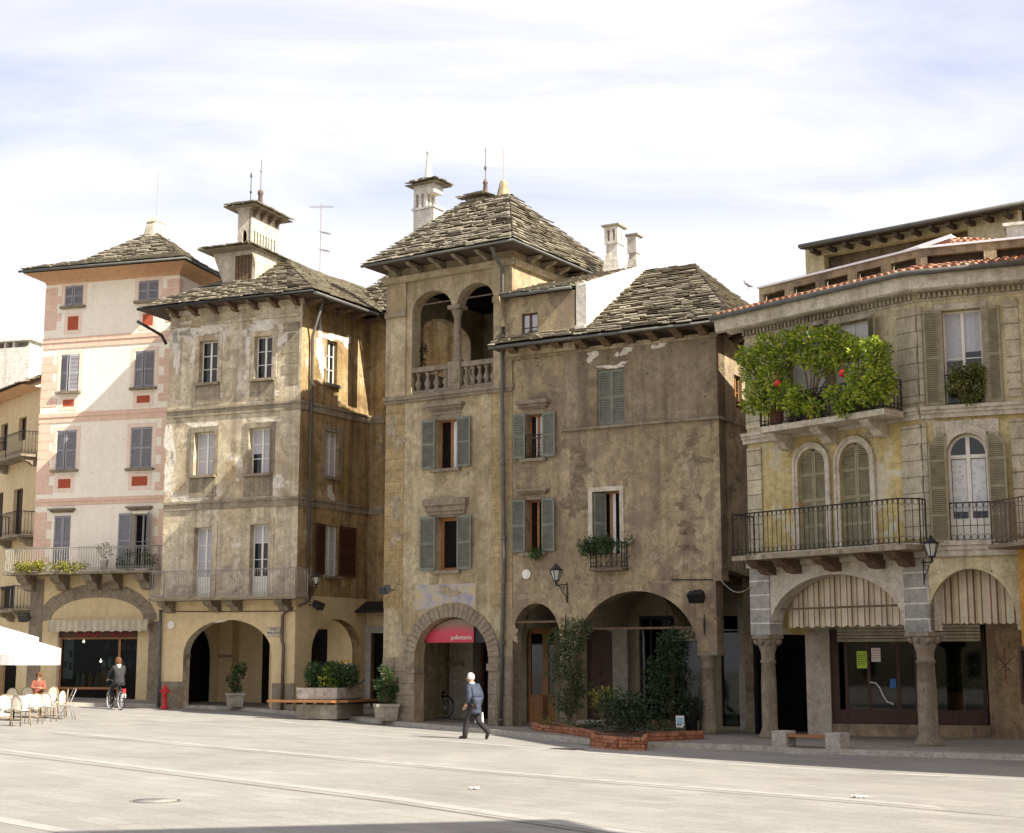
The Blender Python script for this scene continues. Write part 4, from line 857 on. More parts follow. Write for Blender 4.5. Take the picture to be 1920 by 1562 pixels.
# balustrade
zr = FT.z(830, 683); mb = MB()
ped = (FT.u(840, 705), FT.u(863, 705))
rb = part('balustrade_rail', 'stone', B, ((ub0 + .003, ped[0]), (-.3, -.02), (zr - .16, zr)), ((ped[1], ub1 - .003), (-.3, -.02), (zr - .16, zr)), ((ub0 + .003, ped[0]), (-.28, -.03), (zb + .002, zb + .12)), ((ped[1], ub1 - .003), (-.28, -.03), (zb + .002, zb + .12)), fn=FT.p)
part('pedestal', 'stone', B, (ped, (-.34, .03), (zb + .002, zr + .05)), ((ped[0] + .08, ped[1] - .08), (.03, .05), (zb + .25, zr - .25)), fn=FT.p)
for a, b, n in ((ub0, ped[0], 4), (ped[1], ub1, 5)):
    for i in range(n):
        h = zr - zb - .28; m2 = MB(); m2.lathe(FT.p(a + (b - a) * (i + .5) / n, -.16, zb + .12), [(.1, 0), (.1, h * .08), (.06, h * .14), (.12, h * .34), (.1, h * .46), (.05, h * .62), (.06, h * .7), (.045, h * .8), (.095, h * .9), (.095, h)], 10); m2.build('baluster', M['stone'], rb)
m2 = MB(); cu = (uc0 + uc1) / 2; h = zsp - zr; m2.lathe(FT.p(cu, -.2, zr + .05), [(.2, 0), (.2, .08), (.15, .14), (.13, .22), (.115, h * .75), (.13, h * .78), (.13, h * .8), (.2, h - .14), (.2, h - .05)], 14); m2.build('loggia_column', M['stone'], B)
part('capital', 'stone', B, ((uc0 - .09, uc1 + .09), (-.44, .04), (zsp - .05, zsp + .08)), fn=FT.p)
part('tie_rod', 'copper', B, ((ub0, ub1), (-.22, -.18), (zsp + .28, zsp + .32)), fn=FT.p)
# loggia room
part('loggia_floor', 'stone', B, ((uT + .42, -.1), (-5.4, -.51), (zb - .15, zb - .01)), fn=FT.p)
part('loggia_back_wall', 'tower', B, ((uT + .42, -.1), (-5.5, -5.3), (zb, FT.z(890, 634, -5.3))), ((uT + .42, uT + 2.2), (-5.3, -5.2), (zb, zT)), fn=FT.p)
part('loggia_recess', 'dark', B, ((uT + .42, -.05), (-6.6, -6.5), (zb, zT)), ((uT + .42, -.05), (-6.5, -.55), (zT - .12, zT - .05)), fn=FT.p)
zta2 = zta
mb = MB(); mb.ring(FT.p, arc(uT + 2.2, -.1, zsp - .6, zta + .1, 16), arc(uT + 2.45, -.3, zsp - .6, zta - .15, 16), -3.9, -3.6); mb.build('loggia_inner_arch', M['tower'], B)
# windows
window(B, FT, W1, rows=1, depth=.3, frame='wood', pane='dark', hood=(FT.z(837, 770), FT.z(837, 757), .28), shut=[('L', .5, 6), ('R', .55, 4)], curtain=[(.56, .98, 0, 1)], surround=('stone', .14, .02))
window(B, FT, W2, rows=1, depth=.3, cols=1, frame='wood', pane='dark', hood=(FT.z(835, 965), FT.z(835, 936), .42), shut=[('L', .58, 6), ('R', .58, 4)], surround=('stone', .14, .02), bar=.11)
parts('inscription_panel', 'stone', B, ((W2[0] - .18, W2[1] + .18), (.003, .03), (FT.z(835, 965) - .02, FT.z(835, 950))), ((W1[0] - .14, W1[1] + .14), (.003, .03), (W1[3] + .16, FT.z(837, 770))), fn=FT.p)
# faded blue fresco over the arch
m, nt, b_ = newmat('faded_blue_fresco'); v = pos(nt); n = noise(nt, v, 1.8, 9, .75, .4); n2 = noise(nt, pos(nt, (2, 2, .5)), 2.4, 6, .7)
k = math_(nt, 'ADD', math_(nt, 'MULTIPLY', n, .6), math_(nt, 'MULTIPLY', n2, .4)); nt.links.new(ramp(nt, k, [(.44, (.42, .33, .18)), (.52, (.36, .32, .26)), (.6, (.22, .23, .32)), (.72, (.26, .26, .3))]), b_.inputs['Base Color']); b_.inputs['Roughness'].default_value = .95; M['fresco'] = m
r = FT.rect(779, 1095, 892, 1143); ac = arc(us0 - .5, us1 + .5, zss, zst + .47, 40)
cv = [(u, z) for u, z in ac if r[0] < u < r[1] and z > r[2]]
mb = MB(); mb.prism(FT.p, [(r[1], r[3]), (r[0], r[3]), (r[0], r[2])] + list(reversed(cv)) + [(r[1], r[2])], .003, .007); mb.build('fresco', M['fresco'], B)
# street arch, piers, imposts
mb = MB(); voussoirs(mb, FT.p, us0, us1, zss, zst, .42, .015, .045, 27, .008); mb.build('arch_stones', M['stone'], B)
mb = MB()
for a, b in ((uT - .01, us0), (us1, -.004)):
    z = -.6; k = 0
    while z < zss - .1:
        h = R(.36, .5); w0 = a
        cuts = [a, b] if (b - a) < .75 else [a, a + (b - a) * R(.35, .65), b]
        for x, y in zip(cuts, cuts[1:]): pr = .02 + R(0, .025); part('pier_stone', 'stone', B, ((x + .008, y - .008), (-.4, pr), (z, min(z + h - .018, zss))), fn=FT.p)
        z += h
zi = FT.z(770, 1256); parts('impost', 'stone', B, ((us0 - .3, us0 + .04), (-.45, .07), (zi - .1, zi + .06)), ((us1 - .04, us1 + .42), (-.45, .07), (zi - .02, zi + .2)), fn=FT.p)
# passage behind: back wall, pillar, sign board
BT = -3.2
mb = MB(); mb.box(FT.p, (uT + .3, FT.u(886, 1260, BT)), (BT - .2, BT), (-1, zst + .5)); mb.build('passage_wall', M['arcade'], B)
a, b = FT.u(842, 1300, BT + .4), FT.u(886, 1300, BT + .4); part('passage_pillar', 'concrete', B, ((a, b), (BT + .003, BT + .4), (-1, zst + .4)), fn=FT.p)
part('stone_bracket', 'stone', B, ((a - .03, b - .35), (BT + .41, BT + .5), (FT.z(855, 1249, BT + .4), FT.z(855, 1240, BT + .4))), fn=FT.p)
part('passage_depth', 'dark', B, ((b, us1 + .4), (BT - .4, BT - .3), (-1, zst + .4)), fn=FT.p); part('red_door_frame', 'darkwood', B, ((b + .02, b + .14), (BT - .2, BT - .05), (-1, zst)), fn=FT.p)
part('passage_ceiling', 'stone', B, ((uT + .3, -.1), (BT, -.51), (zst + .42, zst + .5)), fn=FT.p)
m, nt, b_ = newmat('red_sign_face'); tcn = N(nt, 'ShaderNodeUVMap', uv_map='facade'); s = N(nt, 'ShaderNodeSeparateXYZ'); nt.links.new(tcn.outputs[0], s.inputs[0])
zs0, zs1_ = FT.z(843, 1205, -.3), FT.z(843, 1167, -.3); k = math_(nt, 'DIVIDE', math_(nt, 'SUBTRACT', s.outputs[1], zs0), zs1_ - zs0)
wv = N(nt, 'ShaderNodeTexNoise', i_Scale=.9, i_Detail=2.0); nt.links.new(tcn.outputs[0], wv.inputs['Vector']); k2 = math_(nt, 'ADD', k, math_(nt, 'MULTIPLY', math_(nt, 'SUBTRACT', wv.outputs[0], .5), .55))
nt.links.new(ramp(nt, k2, [(.0, (.42, .012, .04)), (.45, (.5, .03, .06)), (.7, (.34, .08, .07)), (.9, (.22, .15, .1))]), b_.inputs['Base Color']); b_.inputs['Roughness'].default_value = .4; M['redsign'] = m
sgn = thing('shop_sign', 'red half-round shop sign board lettered pelletteria inside the tower arch', 'sign', FT.p(-2.5, -.3, zs0))
u0, u1 = FT.u(799, 1190, -.3), FT.u(888, 1190, -.3); aw = [(u, z - .05) for u, z in arc(us0 + .02, us1 - .02, zss, zst, 30) if u0 < u < u1 and z - .05 > zs0 + .1]
mb = MB(); mb.prism(FT.p, [(u0, zs0), (u1, zs0)] + [(u1, aw[0][1])] + aw + [(u0, aw[-1][1])], -.36, -.3); mb.build('board', M['redsign'], sgn)
text('pelletteria', 'lettering', 'white_paint', FT, FT.u(865, 1198, -.3), zs0 + .1, .2, sgn, -.294, xs=1.0)
part('backing', 'black', sgn, ((us0 + .05, us1 - .05), (-.42, -.365), (zs0 - .0, zs0 + .55)), fn=FT.p)
# roof
ov = .95; ze = FT.z(823, 472, ov)
zr_ = lambda u, w, row: FT.zr(u, w, row)
ur = -1.75; ul = ur - 1.9; zt = zr_(ur, -2.6, 366)
uLe = FT.u(680, 498, ov); ro = hip(B, FT, uLe, ov - .35, ov, -D + .4, (ul, -2.5), (ur, -2.5), ze, zt, exp=.235, faces='FRL', wr=(.25, .7))
zc_ = ze; mb = MB()
mb.face([FT.p(uLe, ov, ze - .07), FT.p(ov - .35, ov, ze - .07), FT.p(0, 0, zT + .75), FT.p(uT, 0, zT + .75)]); mb.face([FT.p(ov - .35, ov, ze - .07), FT.p(ov - .35, -D + .4, ze - .07), FT.p(0, -D, zT + .75), FT.p(0, 0, zT + .75)])
mb.box(FT.p, (uT, 0), (-.3, 0.0), (zT + .01, zT + .8)); mb.box(FT.p, (-.3, -.003), (-D, -.31), (zT + .01, zT + .8)); mb.box(FT.p, (uT + .003, uT + .3), (-D, -.31), (zT + .01, zT + .8)); mb.build('soffit', M['tower'], ro)
corbels(B, FT, [uT + .5 + i * .92 for i in range(5)], ov - .1, zT + .14, ze - .1, .14, 'stone')
FTr = Fac(FT.p(0, 0, 0)[:2], (-FT.n[0], -FT.n[1])); corbels(B, FTr, [.9, 1.8, 2.7, 3.6], ov - .4, zT + .14, ze - .1, .14, 'stone')
gutter(B, [FT.p(uLe - .03, ov + .04, ze - .05), FT.p(ov - .31, ov + .04, ze - .05), FT.p(ov - .31, -D + .4, ze - .05)], .05, 'pipe')
pu = FT.u(944, 650, .1)
downpipe(B, [FT.p(FT.u(925, 465, .8), .9, ze - .1), FT.p(FT.u(927, 480, .7), .6, ze - .45), FT.p(pu, .2, zT - .15), FT.p(pu + .01, .17, skz + .3), FT.p(pu + .02, .2, skz - .1), FT.p(pu + .02, .1, 5), FT.p(FT.u(938, 1340, .12), .12, .12)], .065)
# chimney on the left slope, cap block and finials on the ridge
Fk = FT.sub(0, -4.6); x0, x1 = Fk.u(775, 420), Fk.u(813, 420); k0, k1, k2, k3 = Fk.z(795, 470), Fk.z(795, 392), Fk.z(795, 346), Fk.z(795, 334); dk = (x1 - x0) * .62
mb = MB(); mb.box(Fk.p, (x0, x1), (-dk, 0), (k0 - 2, k1)); mb.box(Fk.p, (x0 - .06, x1 + .06), (-dk - .06, .06), (k1, k1 + .08))
for du, dw in ((0, 0), (dk / 2 - .06, 0), (dk - .12, 0), (0, -dk / 2 + .06), (0, -dk + .12), (dk - .12, -dk / 2 + .06), (dk - .12, -dk + .12), (dk / 2 - .06, -dk + .12)): mb.box(Fk.p, (x0 + du, x0 + du + .12), (dw - .12, dw), (k1 + .08, k1 + .62))
mb.box(Fk.p, (x0, x1), (-dk, 0), (k1 + .62, k2)); mb.box(Fk.p, (x0 + dk * .38, x0 + dk * .62), (-dk * .62, -dk * .38), (k1, k2))
ch = mb.build('chimney', M['stucco_white'], ro); c = Fk.p((x0 + x1) / 2, -dk / 2, k2); kk = k3 - k2
mb = MB(); p = [Fk.p(x0 - .27, .27, k2 + .03), Fk.p(x1 + .27, .27, k2 + .03), Fk.p(x1 + .27, -dk - .27, k2 + .03), Fk.p(x0 - .27, -dk - .27, k2 + .03)]; ap = c + xyz(0, 0, .3)
for i in range(4): slabs(mb, p[i], p[(i + 1) % 4], ap, ap, exp=.22, wr=(.25, .5))
mb.face([q - Vector((0, 0, .02)) for q in p]); mb.build('chimney_cap', M['slate'], ch); mb = MB(); mb.lathe(c + xyz(0, 0, .25), [(.17, 0), (.14, .1), (.075, .95), (.07, 1.02), (.1, 1.08), (.08, 1.16), (.02, 1.2)], 10); mb.build('finial', M['stucco_white'], ch)
x0, x1 = FT.u(872, 360, -2.6), FT.u(917, 360, -2.6); mb = MB(); mb.box(FT.p, (x0 + .15, x1 - .15), (-3.5, -2.5), (zt - .6, zt + .12)); k = zt + .12
p = [FT.p(x0 - .1, -2.2, k), FT.p(x1 + .1, -2.2, k), FT.p(x1 + .1, -3.8, k), FT.p(x0 - .1, -3.8, k)]; ap = FT.p((x0 + x1) / 2, -3, k + .25)
for i in range(4): slabs(mb, p[i], p[(i + 1) % 4], ap, ap, exp=.3, wr=(.3, .6))
mb.build('ridge_cap', M['slate'], ro)
c = FT.p(FT.u(910, 350, -3), -3, k + .2); mb = MB(); mb.lathe(c, [(.12, 0), (.09, .1), (.07, .42), (.1, .46), (.04, .6)], 10); mb.tube([c + xyz(0, 0, .5), c + xyz(0, 0, 1.75)], .014, 5); mb.lathe(c + xyz(0, 0, 1.02), [(.01, -.12), (.05, -.02), (.05, .03), (.01, .1)], 8); mb.build('finial', M['copper'], ro)
c = FT.p(FT.u(944, 365, -2.6), -2.6, zt - .05); mb = MB(); mb.lathe(c, [(.26, 0), (.2, .25), (.12, .6), (.1, .62), (.02, .66)], 8); mb.tube([c + xyz(0, 0, .6), c + xyz(0, 0, 1.75)], .013, 5); mb.build('finial', M['tower'], ro)

# ================================================================ brown rendered house with the big arch
B = thing('rendered_house', 'brown rendered house with a big ground-floor arch, stone slab roof and green shutters', 'house', FH.p(3.5, 0, gz(3, 45)))
uH = 7.0; zH = FH.z(1342, 625); zlow = FH.z(1340, 1090)
a0, a1 = FH.u(1081, 1250), FH.u(1309, 1250); zsA = FH.z(1190, 1222); ztA = FH.z(1190, 1108); uc = FH.u(1343, 1150)
s0, s1 = FH.u(961, 1230), FH.u(1050, 1230); zsS, ztS = FH.z(1005, 1196), FH.z(1005, 1131)
hw = [FH.rect(986, 776, 1018.5, 860), FH.rect(986, 937, 1017.5, 1036), FH.rect(1121, 692, 1172, 796), FH.rect(1111, 921, 1162, 1040)]
out = [(0.004, -1), (a0, -1)] + list(reversed(arc(a0, a1, zsA, ztA, 30))) + [(uc, zsA), (uc, zlow), (uc + .2, zlow + .03), (uH - .03, zlow + .25), (uH, zlow + .45), (uH, zH), (0.004, zH)]
sm = archpoly(s0, s1, -.9, zsS, ztS, 18)
mb = MB(); mb.wall(FH.p, out, [rectpoly(r) for r in hw] + [sm], 0, .55)
FHs = Fac(FH.p(uH, 0, 0)[:2], (-FH.n[0], -FH.n[1]))
sdo = [(.01, zlow + .4), (2.6, zlow + .2), (2.7, -1), (9, -1), (9, zH), (.01, zH)]
hs = FHs.rect(1377, 705, 1391, 765); mb.wall(FHs.p, sdo, [rectpoly(hs)] if .2 < hs[0] < hs[1] < 8.8 else [], 0, .4)
mb.face([FH.p(0.01, -8, 3), FH.p(uH, -8, 3), FH.p(uH, -8, zH), FH.p(0.01, -8, zH)])
mb.build('wall', M['house'], B)
if .2 < hs[0] < hs[1] < 8.8: window(B, FHs, hs, rows=2, depth=.1, frame='wood', sill=None)
us = FH.u(1058, 750); zl = FH.z(1200, 793)
mb = MB(); mb.wall(FH.p, [(us, zl), (uH - .003, zl), (uH - .003, zH - .01), (us, zH - .01)], [rectpoly(hw[2])], .04, .038); mb.build('upper_render', M['house_dark'], B)
part('ledge', 'stone', B, ((us - .05, uH + .06), (.003, .12), (zl - .08, zl - .002)), fn=FH.p)
part('ledge', 'stone', B, ((0.0, 8), (.003, .1), (zl - .08, zl - .002)), fn=FHs.p)
window(B, FH, hw[0], rows=2, depth=.28, frame='wood', hood=(FH.z(1000, 767), FH.z(1000, 752), .26), shut=[('L', .42, 8), ('R', .48, 6)], curtain=[(.3, .9, 0, 1)], slat=.075, surround=('stone', .1, .015))
window(B, FH, hw[1], rows=1, depth=.28, frame='wood', pane='dark', hood=(FH.z(1000, 928), FH.z(1000, 918), .26), shut=[('L', .47, 8), ('R', .47, 6)], surround=('stone', .1, .015))
mb = window(B, FH, hw[2], rows=2, depth=.2, sill=None, frame='shut_green', shut=[('closed', 0)], slat=.075); 
window(B, FH, hw[3], rows=1, depth=.36, frame='wood', pane='dark', sill=None, surround=('trim_white', .14, .02), curtain=[(.5, .68, 0, 1)])
shutter(B, FH, hw[3][0] + .02, -.03, .4, hw[3][2] + .05, hw[3][3] - .03, -42, 1, 'shut_green')
zf = FH.z(1137, 1066, .3)
balcony(B, FH, FH.u(1106, 1050, .35), FH.u(1169, 1050, .35), .42, zf, FH.z(1137, 1018, .3) - zf, .07, dict(step=.15, r=.009, scroll=2), 'iron', 'copper', 'LR', [])
mb = MB(); x = (hw[0][0], hw[0][1]); railing(mb, FH.p(x[0], .03, hw[0][2]), FH.p(x[1], .03, hw[0][2]), .75, step=.14, r=.01, scroll=2); mb.build('window_guard', M['iron'], B)
# eaves and roof
ov = .75; ze = FH.z(1150, 622, ov); wr_ = -4.2; ua, ub = FH.u(1184, 507, wr_), FH.u(1297, 495, wr_); zr2 = FH.zr(ub, wr_, 496)
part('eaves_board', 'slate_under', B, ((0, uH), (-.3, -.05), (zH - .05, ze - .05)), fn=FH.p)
part('cornice', 'house', B, ((0.0, uH + .05), (.003, .09), (zH - .12, zH + .02)), fn=FH.p)
corbels(B, FH, [.25 + i * .8 for i in range(9)], ov - .1, zH - .05, ze - .08, .26, 'timber'); corbels(B, FHs, [.5 + i * .85 for i in range(4)], ov - .15, zH - .05, ze - .08, .2, 'timber')  # dark timber tone also carries the deep shade under the eaves
P = lambda u, w, z: FH.p(u, w, z)
A_, K, Rb, rA, rB, La = P(-.45, ov, ze), P(uH + .8, ov, ze), P(uH + .8, -9, ze), P(-.45, wr_, zr2), P(ub, wr_, zr2), P(-.45, ov, ze)
mb = MB(); ubm = MB()
for qd in ((A_, K, rB, rA), (K, Rb, rB, rB)): slabs(mb, *qd, exp=.235); ubm.face([v - Vector((0, 0, .05)) for v in qd])
ubm.face([v - Vector((0, 0, .06)) for v in (A_, K, Rb, P(-.45, -9, ze))]); ubm.face([rA, rB, Rb, P(-.45, -9, ze)])
ro = mb.build('roof', M['slate'], B); ubm.build('roof_boarding', M['slate_under'], ro)
gutter(B, [A_ + xyz(0, 0, -.05), K + xyz(0, 0, -.05), P(uH + .85, -3, ze - .05)], .05, 'pipe')
for i, (x, y, rx, ry) in enumerate(((1112, 668, 9, 10), (1175, 658, 9, 8), (1158, 665, 5, 3), (1236, 649, 12, 5), (1148, 688, 18, 4), (1205, 640, 18, 2.5), (1168, 681, 8, 3))): flake(B, FH, x, y, rx, ry, 'limewash', 200 + i, w=.046)
for i, (x, y, rx, ry) in enumerate(((1085, 880, 22, 34), (1078, 945, 18, 26), (1300, 820, 20, 12), (1292, 860, 24, 12), (1290, 940, 18, 14), (1288, 990, 18, 10), (1295, 1030, 16, 9))): flake(B, FH, x, y, rx, ry, 'rubble', 220 + i, rough=.5)
for i, (x, y, rx, ry) in enumerate(((1312, 905, 6, 7), (1275, 840, 7, 5), (1306, 1013, 5, 5), (1180, 1056, 10, 10), (1230, 1040, 20, 8), (960, 1190, 8, 22), (1020, 905, 10, 7), (1050, 875, 4, 10), (990, 870, 9, 5), (1000, 1120, 20, 8), (1075, 1110, 12, 10), (1060, 1135, 8, 16))): flake(B, FH, x, y, rx, ry, 'pale_render', 240 + i, rough=.6)
for i, x in enumerate(range(1088, 1330, 20)): flake(B, FH, x, 1096 - 4 * sin((x - 1088) / 75) + R(-1, 1), 12, 2.2, 'pale_render', 260 + i)
for i, (x, y, rx, ry) in enumerate(((735, 800, 6, 30), (748, 830, 10, 10), (742, 950, 14, 18), (830, 900, 9, 5), (742, 1010, 9, 14), (812, 1090, 8, 5), (842, 1110, 18, 8), (752, 1200, 12, 30), (865, 890, 14, 4))): flake(B, FT, x, y, rx, ry, 'pale_render', 280 + i, w=.018)
# dormer
wd_ = .3; d0, d1 = FH.u(948, 600, wd_), FH.u(1077, 590, wd_); dz1 = FH.z(1040, 548, wd_); dwn = FH.rect(978, 587, 1008, 640, wd_)
mb = MB(); mb.wall(FH.p, [(d0, ze - .3), (d1, ze - .3), (d1, dz1), (d0, dz1)], [rectpoly(dwn)], wd_, .2)
mb.prism(lambda u, w, z: FH.p(d0 + .0 + w, u, z), [(wd_ + .003, dz1 - .9), (wd_ + .35, dz1 - .2), (wd_ + .45, dz1), (wd_ + .003, dz1)], -.18, 0.0)
do = mb.build('dormer', M['house'], B); window(do, FH.sub(0, wd_), dwn, rows=2, depth=.08, frame='darkwood', sill=None, curtain=[(0, 1, 0, 1)], blind=1)
p0, p1, p2, p3 = P(FH.u(936, 568, .55), .6, dz1 + .03), P(d1 + .05, .6, dz1 + .03), P(d1 + .05, -4.3, zr2 + .15), P(d0 - .6, -4.3, zr2 + .15)
mb = MB(); slabs(mb, p0, p1, p2, p3, exp=.22); dr_ = mb.build('dormer_roof', M['slate'], do); mb = MB(); mb.face([v - Vector((0, 0, .05)) for v in (p0, p1, p2, p3)]); mb.face([P(d0, wd_, ze), P(d0, wd_, dz1), P(d0, -4.3, zr2 + .1), P(d0, -4.3, ze)]); mb.build('roof_boarding', M['slate_under'], dr_)
gutter(do, [p0 + xyz(0, 0, -.02), p1 + xyz(0, 0, -.02)], .06, 'pipe')
# white parapet running up the slope to the chimneys
Fw = lambda u, w, z: FH.p(d1 + .06 + w, u, z)
zp0 = FH.z(1078, 533, wd_ + .1)
mb = MB(); mb.prism(Fw, [(wd_ + .1, ze + .1), (wd_ + .1, ze + .42), (wd_ + .0, ze + .45), (wd_ + .0, zp0), (-4.0, FH.zr(d1 + .3, -4.0, 499)), (-4.5, FH.zr(d1 + .3, -4.0, 499)), (-4.5, ze + .3)], 0, .36); par = mb.build('parapet', M['stucco_white'], B)
def stack(px0, px1, w, row0, row1, lab, nslot):
    Fq = FH.sub(0, w); x0, x1 = Fq.u(px0, row0), Fq.u(px1, row0); zt_, zb_ = Fq.z((px0 + px1) / 2, row0), Fq.z((px0 + px1) / 2, row1); d = (x1 - x0) * 1.1
    mb = MB(); hh = .42; pr = [(0, -1.5), (.0, 0)]
    mb.box(Fq.p, (x0 + .04, x1 - .04), (-d + .04, -.04), (zb_ - 1.2, zt_ - .62)); mb.box(Fq.p, (x0 - .0, x1 + .0), (-d, 0), (zt_ - .62, zt_ - .52))
    ps = [x0 + (x1 - x0 - .11) * i / nslot for i in range(nslot + 1)]
    for x in ps:
        for ww in (0, -d + .11): mb.box(Fq.p, (x, x + .11), (ww - .11, ww), (zt_ - .52, zt_ - .12))
    for ww in (-d * .33, -d * .66):
        for x in (x0, x1 - .11): mb.box(Fq.p, (x, x + .11), (ww - .08, ww + .03), (zt_ - .52, zt_ - .12))
    mb.box(Fq.p, (x0, x1), (-d, 0), (zt_ - .12, zt_)); mb.box(Fq.p, (x0 + .16, x1 - .16), (-d + .2, -.2), (zt_ - .55, zt_ - .1))
    mb.hexa([Fq.p(x0 - .12, .1, zb_ - .6), Fq.p(x1 + .12, .1, zb_ - .6), Fq.p(x1 + .12, -d - .1, zb_ - .6), Fq.p(x0 - .12, -d - .1, zb_ - .6), Fq.p(x0 + .03, -.03, zb_ + .35), Fq.p(x1 - .03, -.03, zb_ + .35), Fq.p(x1 - .03, -d + .03, zb_ + .35), Fq.p(x0 + .03, -d + .03, zb_ + .35)])
    ch = mb.build('chimney', M['stucco_white'], ro); part('chimney_cap', 'slate', ch, ((x0 - .08, x1 + .08), (-d - .08, .08), (zt_ + .003, zt_ + .06)), fn=Fq.p)
stack(1133, 1158, -4.0, 424, 492, 'a', 2); stack(1176, 1193, -5.4, 442, 500, 'b', 2)
# arcade: tie rods, column, back wall, vault tunnels
parts('tie_rod', 'timber', B, ((s0 - .15, s1 + .02), (-.12, -.06), (FH.z(1000, 1168), FH.z(1000, 1164))), ((a0 - .02, a1 + .02), (-.3, -.24), (FH.z(1195, 1180, -.3), FH.z(1195, 1176, -.3))), fn=FH.p)
cz = zsA; cb = gz(5.7, 44) + .05; ccx = FH.p((FH.u(1315, 1300, -.27) + FH.u(1341, 1300, -.27)) / 2, -.27, cb); hh = cz - cb
mb = MB(); mb.lathe(ccx, [(.27, 0), (.27, .32), (.24, .36), (.225, .42), (.2, hh - .5), (.22, hh - .48), (.22, hh - .42), (.2, hh - .38), (.24, hh - .22), (.31, hh - .12)], 18); col = mb.build('column', M['stone'], B)
part('capital', 'stone', col, ((FH.u(1308, 1215), uc + .02), (-.58, .03), (cz - .12, cz - .003)), fn=FH.p)
mb = MB()
for a, b, zt_ in ((FH.u(943, 1300), s0, zsS), (s1, a0, zsA)):
    z = -.6
    while z < 2.2: h = R(.36, .48); part('pier_stone', 'stone', B, ((max(.01, a) + .008, b - .006), (-.5, .02 + R(0, .025)), (z, z + h - .018)), fn=FH.p); z += h
BH = -3.2; zv = ztA + .25; zsv = FH.z(1177, 1180, BH)
def bx(x0, x1, y): return (FH.u(x0, y, BH), FH.u(x1, y, BH))
mb = MB(); ho = [archpoly(*bx(987, 1041, 1260), -.9, FH.z(1010, 1200, BH), FH.z(1010, 1168, BH), 14), archpoly(*bx(1100, 1154, 1260), -.9, FH.z(1127, 1200, BH), FH.z(1127, 1180, BH), 14), rectpoly((*bx(1199, 1330, 1250), FH.z(1260, 1350, BH), FH.z(1260, 1154, BH))), rectpoly((*bx(1352, 1385, 1250), FH.z(1370, 1362, BH), FH.z(1370, 1155, BH)))]
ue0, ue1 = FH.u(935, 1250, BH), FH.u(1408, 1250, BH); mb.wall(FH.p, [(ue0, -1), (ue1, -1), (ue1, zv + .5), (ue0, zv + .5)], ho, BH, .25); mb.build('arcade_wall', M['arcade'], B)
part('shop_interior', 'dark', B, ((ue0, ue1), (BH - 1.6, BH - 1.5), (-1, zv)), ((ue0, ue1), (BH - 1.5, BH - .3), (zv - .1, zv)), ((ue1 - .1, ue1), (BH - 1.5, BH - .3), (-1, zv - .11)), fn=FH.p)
for (a, b), nm in ((bx(987, 1041, 1260), 'shop_door'), (bx(1100, 1154, 1260), 'street_door')):
    mb = MB(); z0 = -.3; z1 = FH.z(1010, 1168, BH); zk = FH.z(1010, 1303, BH); m_ = (a + b) / 2
    if nm == 'shop_door':
        for x, y, c, d in ((a, a + .1, z0, z1), (b - .1, b, z0, z1), (m_ - .0, m_ + .22, z0, zk + 2.0), (a + .1, b - .1, z0, zk), (a + .1, b - .1, zk + 2.0, zk + 2.15)): mb.box(FH.p, (x, y), (BH - .2, BH - .12), (c, d))
        o = mb.build(nm, M['wood'], B); part('pane', 'glass', o, ((a + .05, b - .05), (BH - .17, BH - .16), (zk, z1)), fn=FH.p)
    else:
        mb.box(FH.p, (a, b), (BH - .2, BH - .14), (z0, z1))
        for sx in (a + .06, m_ + .04):
            for c in (.35, 1.15, 1.9): mb.box(FH.p, (sx, sx + (b - a) / 2 - .1), (BH - .14, BH - .115), (z0 + c, z0 + c + .62))
        mb.build(nm, M['darkwood'], B)
mb = MB(); a, b = bx(1199, 1330, 1250); z0, z1 = FH.z(1260, 1350, BH), FH.z(1260, 1154, BH)
for x in (a, FH.u(1217, 1250, BH), FH.u(1255, 1250, BH), b - .06): mb.box(FH.p, (x + .003, x + .05), (BH - .15, BH - .1), (z0, z1))
mb.box(FH.p, (a, b), (BH - .15, BH - .1), (z1 - .12, z1 - .004)); o = mb.build('shop_frame', M['black'], B); part('pane', 'frontglass', o, ((a, b), (BH - .13, BH - .12), (z0, z1)), fn=FH.p)
c, d = bx(1352, 1385, 1250); part('pane', 'frontglass', o, ((c, d), (BH - .13, BH - .12), (FH.z(1370, 1362, BH), FH.z(1370, 1155, BH))), fn=FH.p)
parts('arcade_pilaster', 'concrete', B, (bx(1155, 1183, 1250), (BH + .003, BH + .25), (-1, zsv)), (bx(1386, 1405, 1250), (BH + .003, BH + .05), (-1, zv - .4)), fn=FH.p)
def tunnel(u0, u1, zs, zt, w0, w1, name):
    mb = MB(); o = arc(u0, u1, zs, zt, 18); i = o
    for p, q in zip(o, o[1:]): mb.face([FH.p(p[0], w0, p[1]), FH.p(q[0], w0, q[1]), FH.p(q[0], w1, q[1]), FH.p(p[0], w1, p[1])], sm=True)
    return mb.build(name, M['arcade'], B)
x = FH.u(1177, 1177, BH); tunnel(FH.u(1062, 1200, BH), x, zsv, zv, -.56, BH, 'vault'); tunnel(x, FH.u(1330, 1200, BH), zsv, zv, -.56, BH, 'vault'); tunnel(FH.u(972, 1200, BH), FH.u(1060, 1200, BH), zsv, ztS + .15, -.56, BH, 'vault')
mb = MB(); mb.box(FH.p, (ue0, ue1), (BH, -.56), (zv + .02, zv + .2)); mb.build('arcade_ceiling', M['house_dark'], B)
sg = thing('shop_sign', 'cream shop sign with black script letters Mar hanging inside the big arch', 'sign', FH.p(FH.u(1290, 1190, -2.9), -2.9, FH.z(1288, 1201, -2.9)))
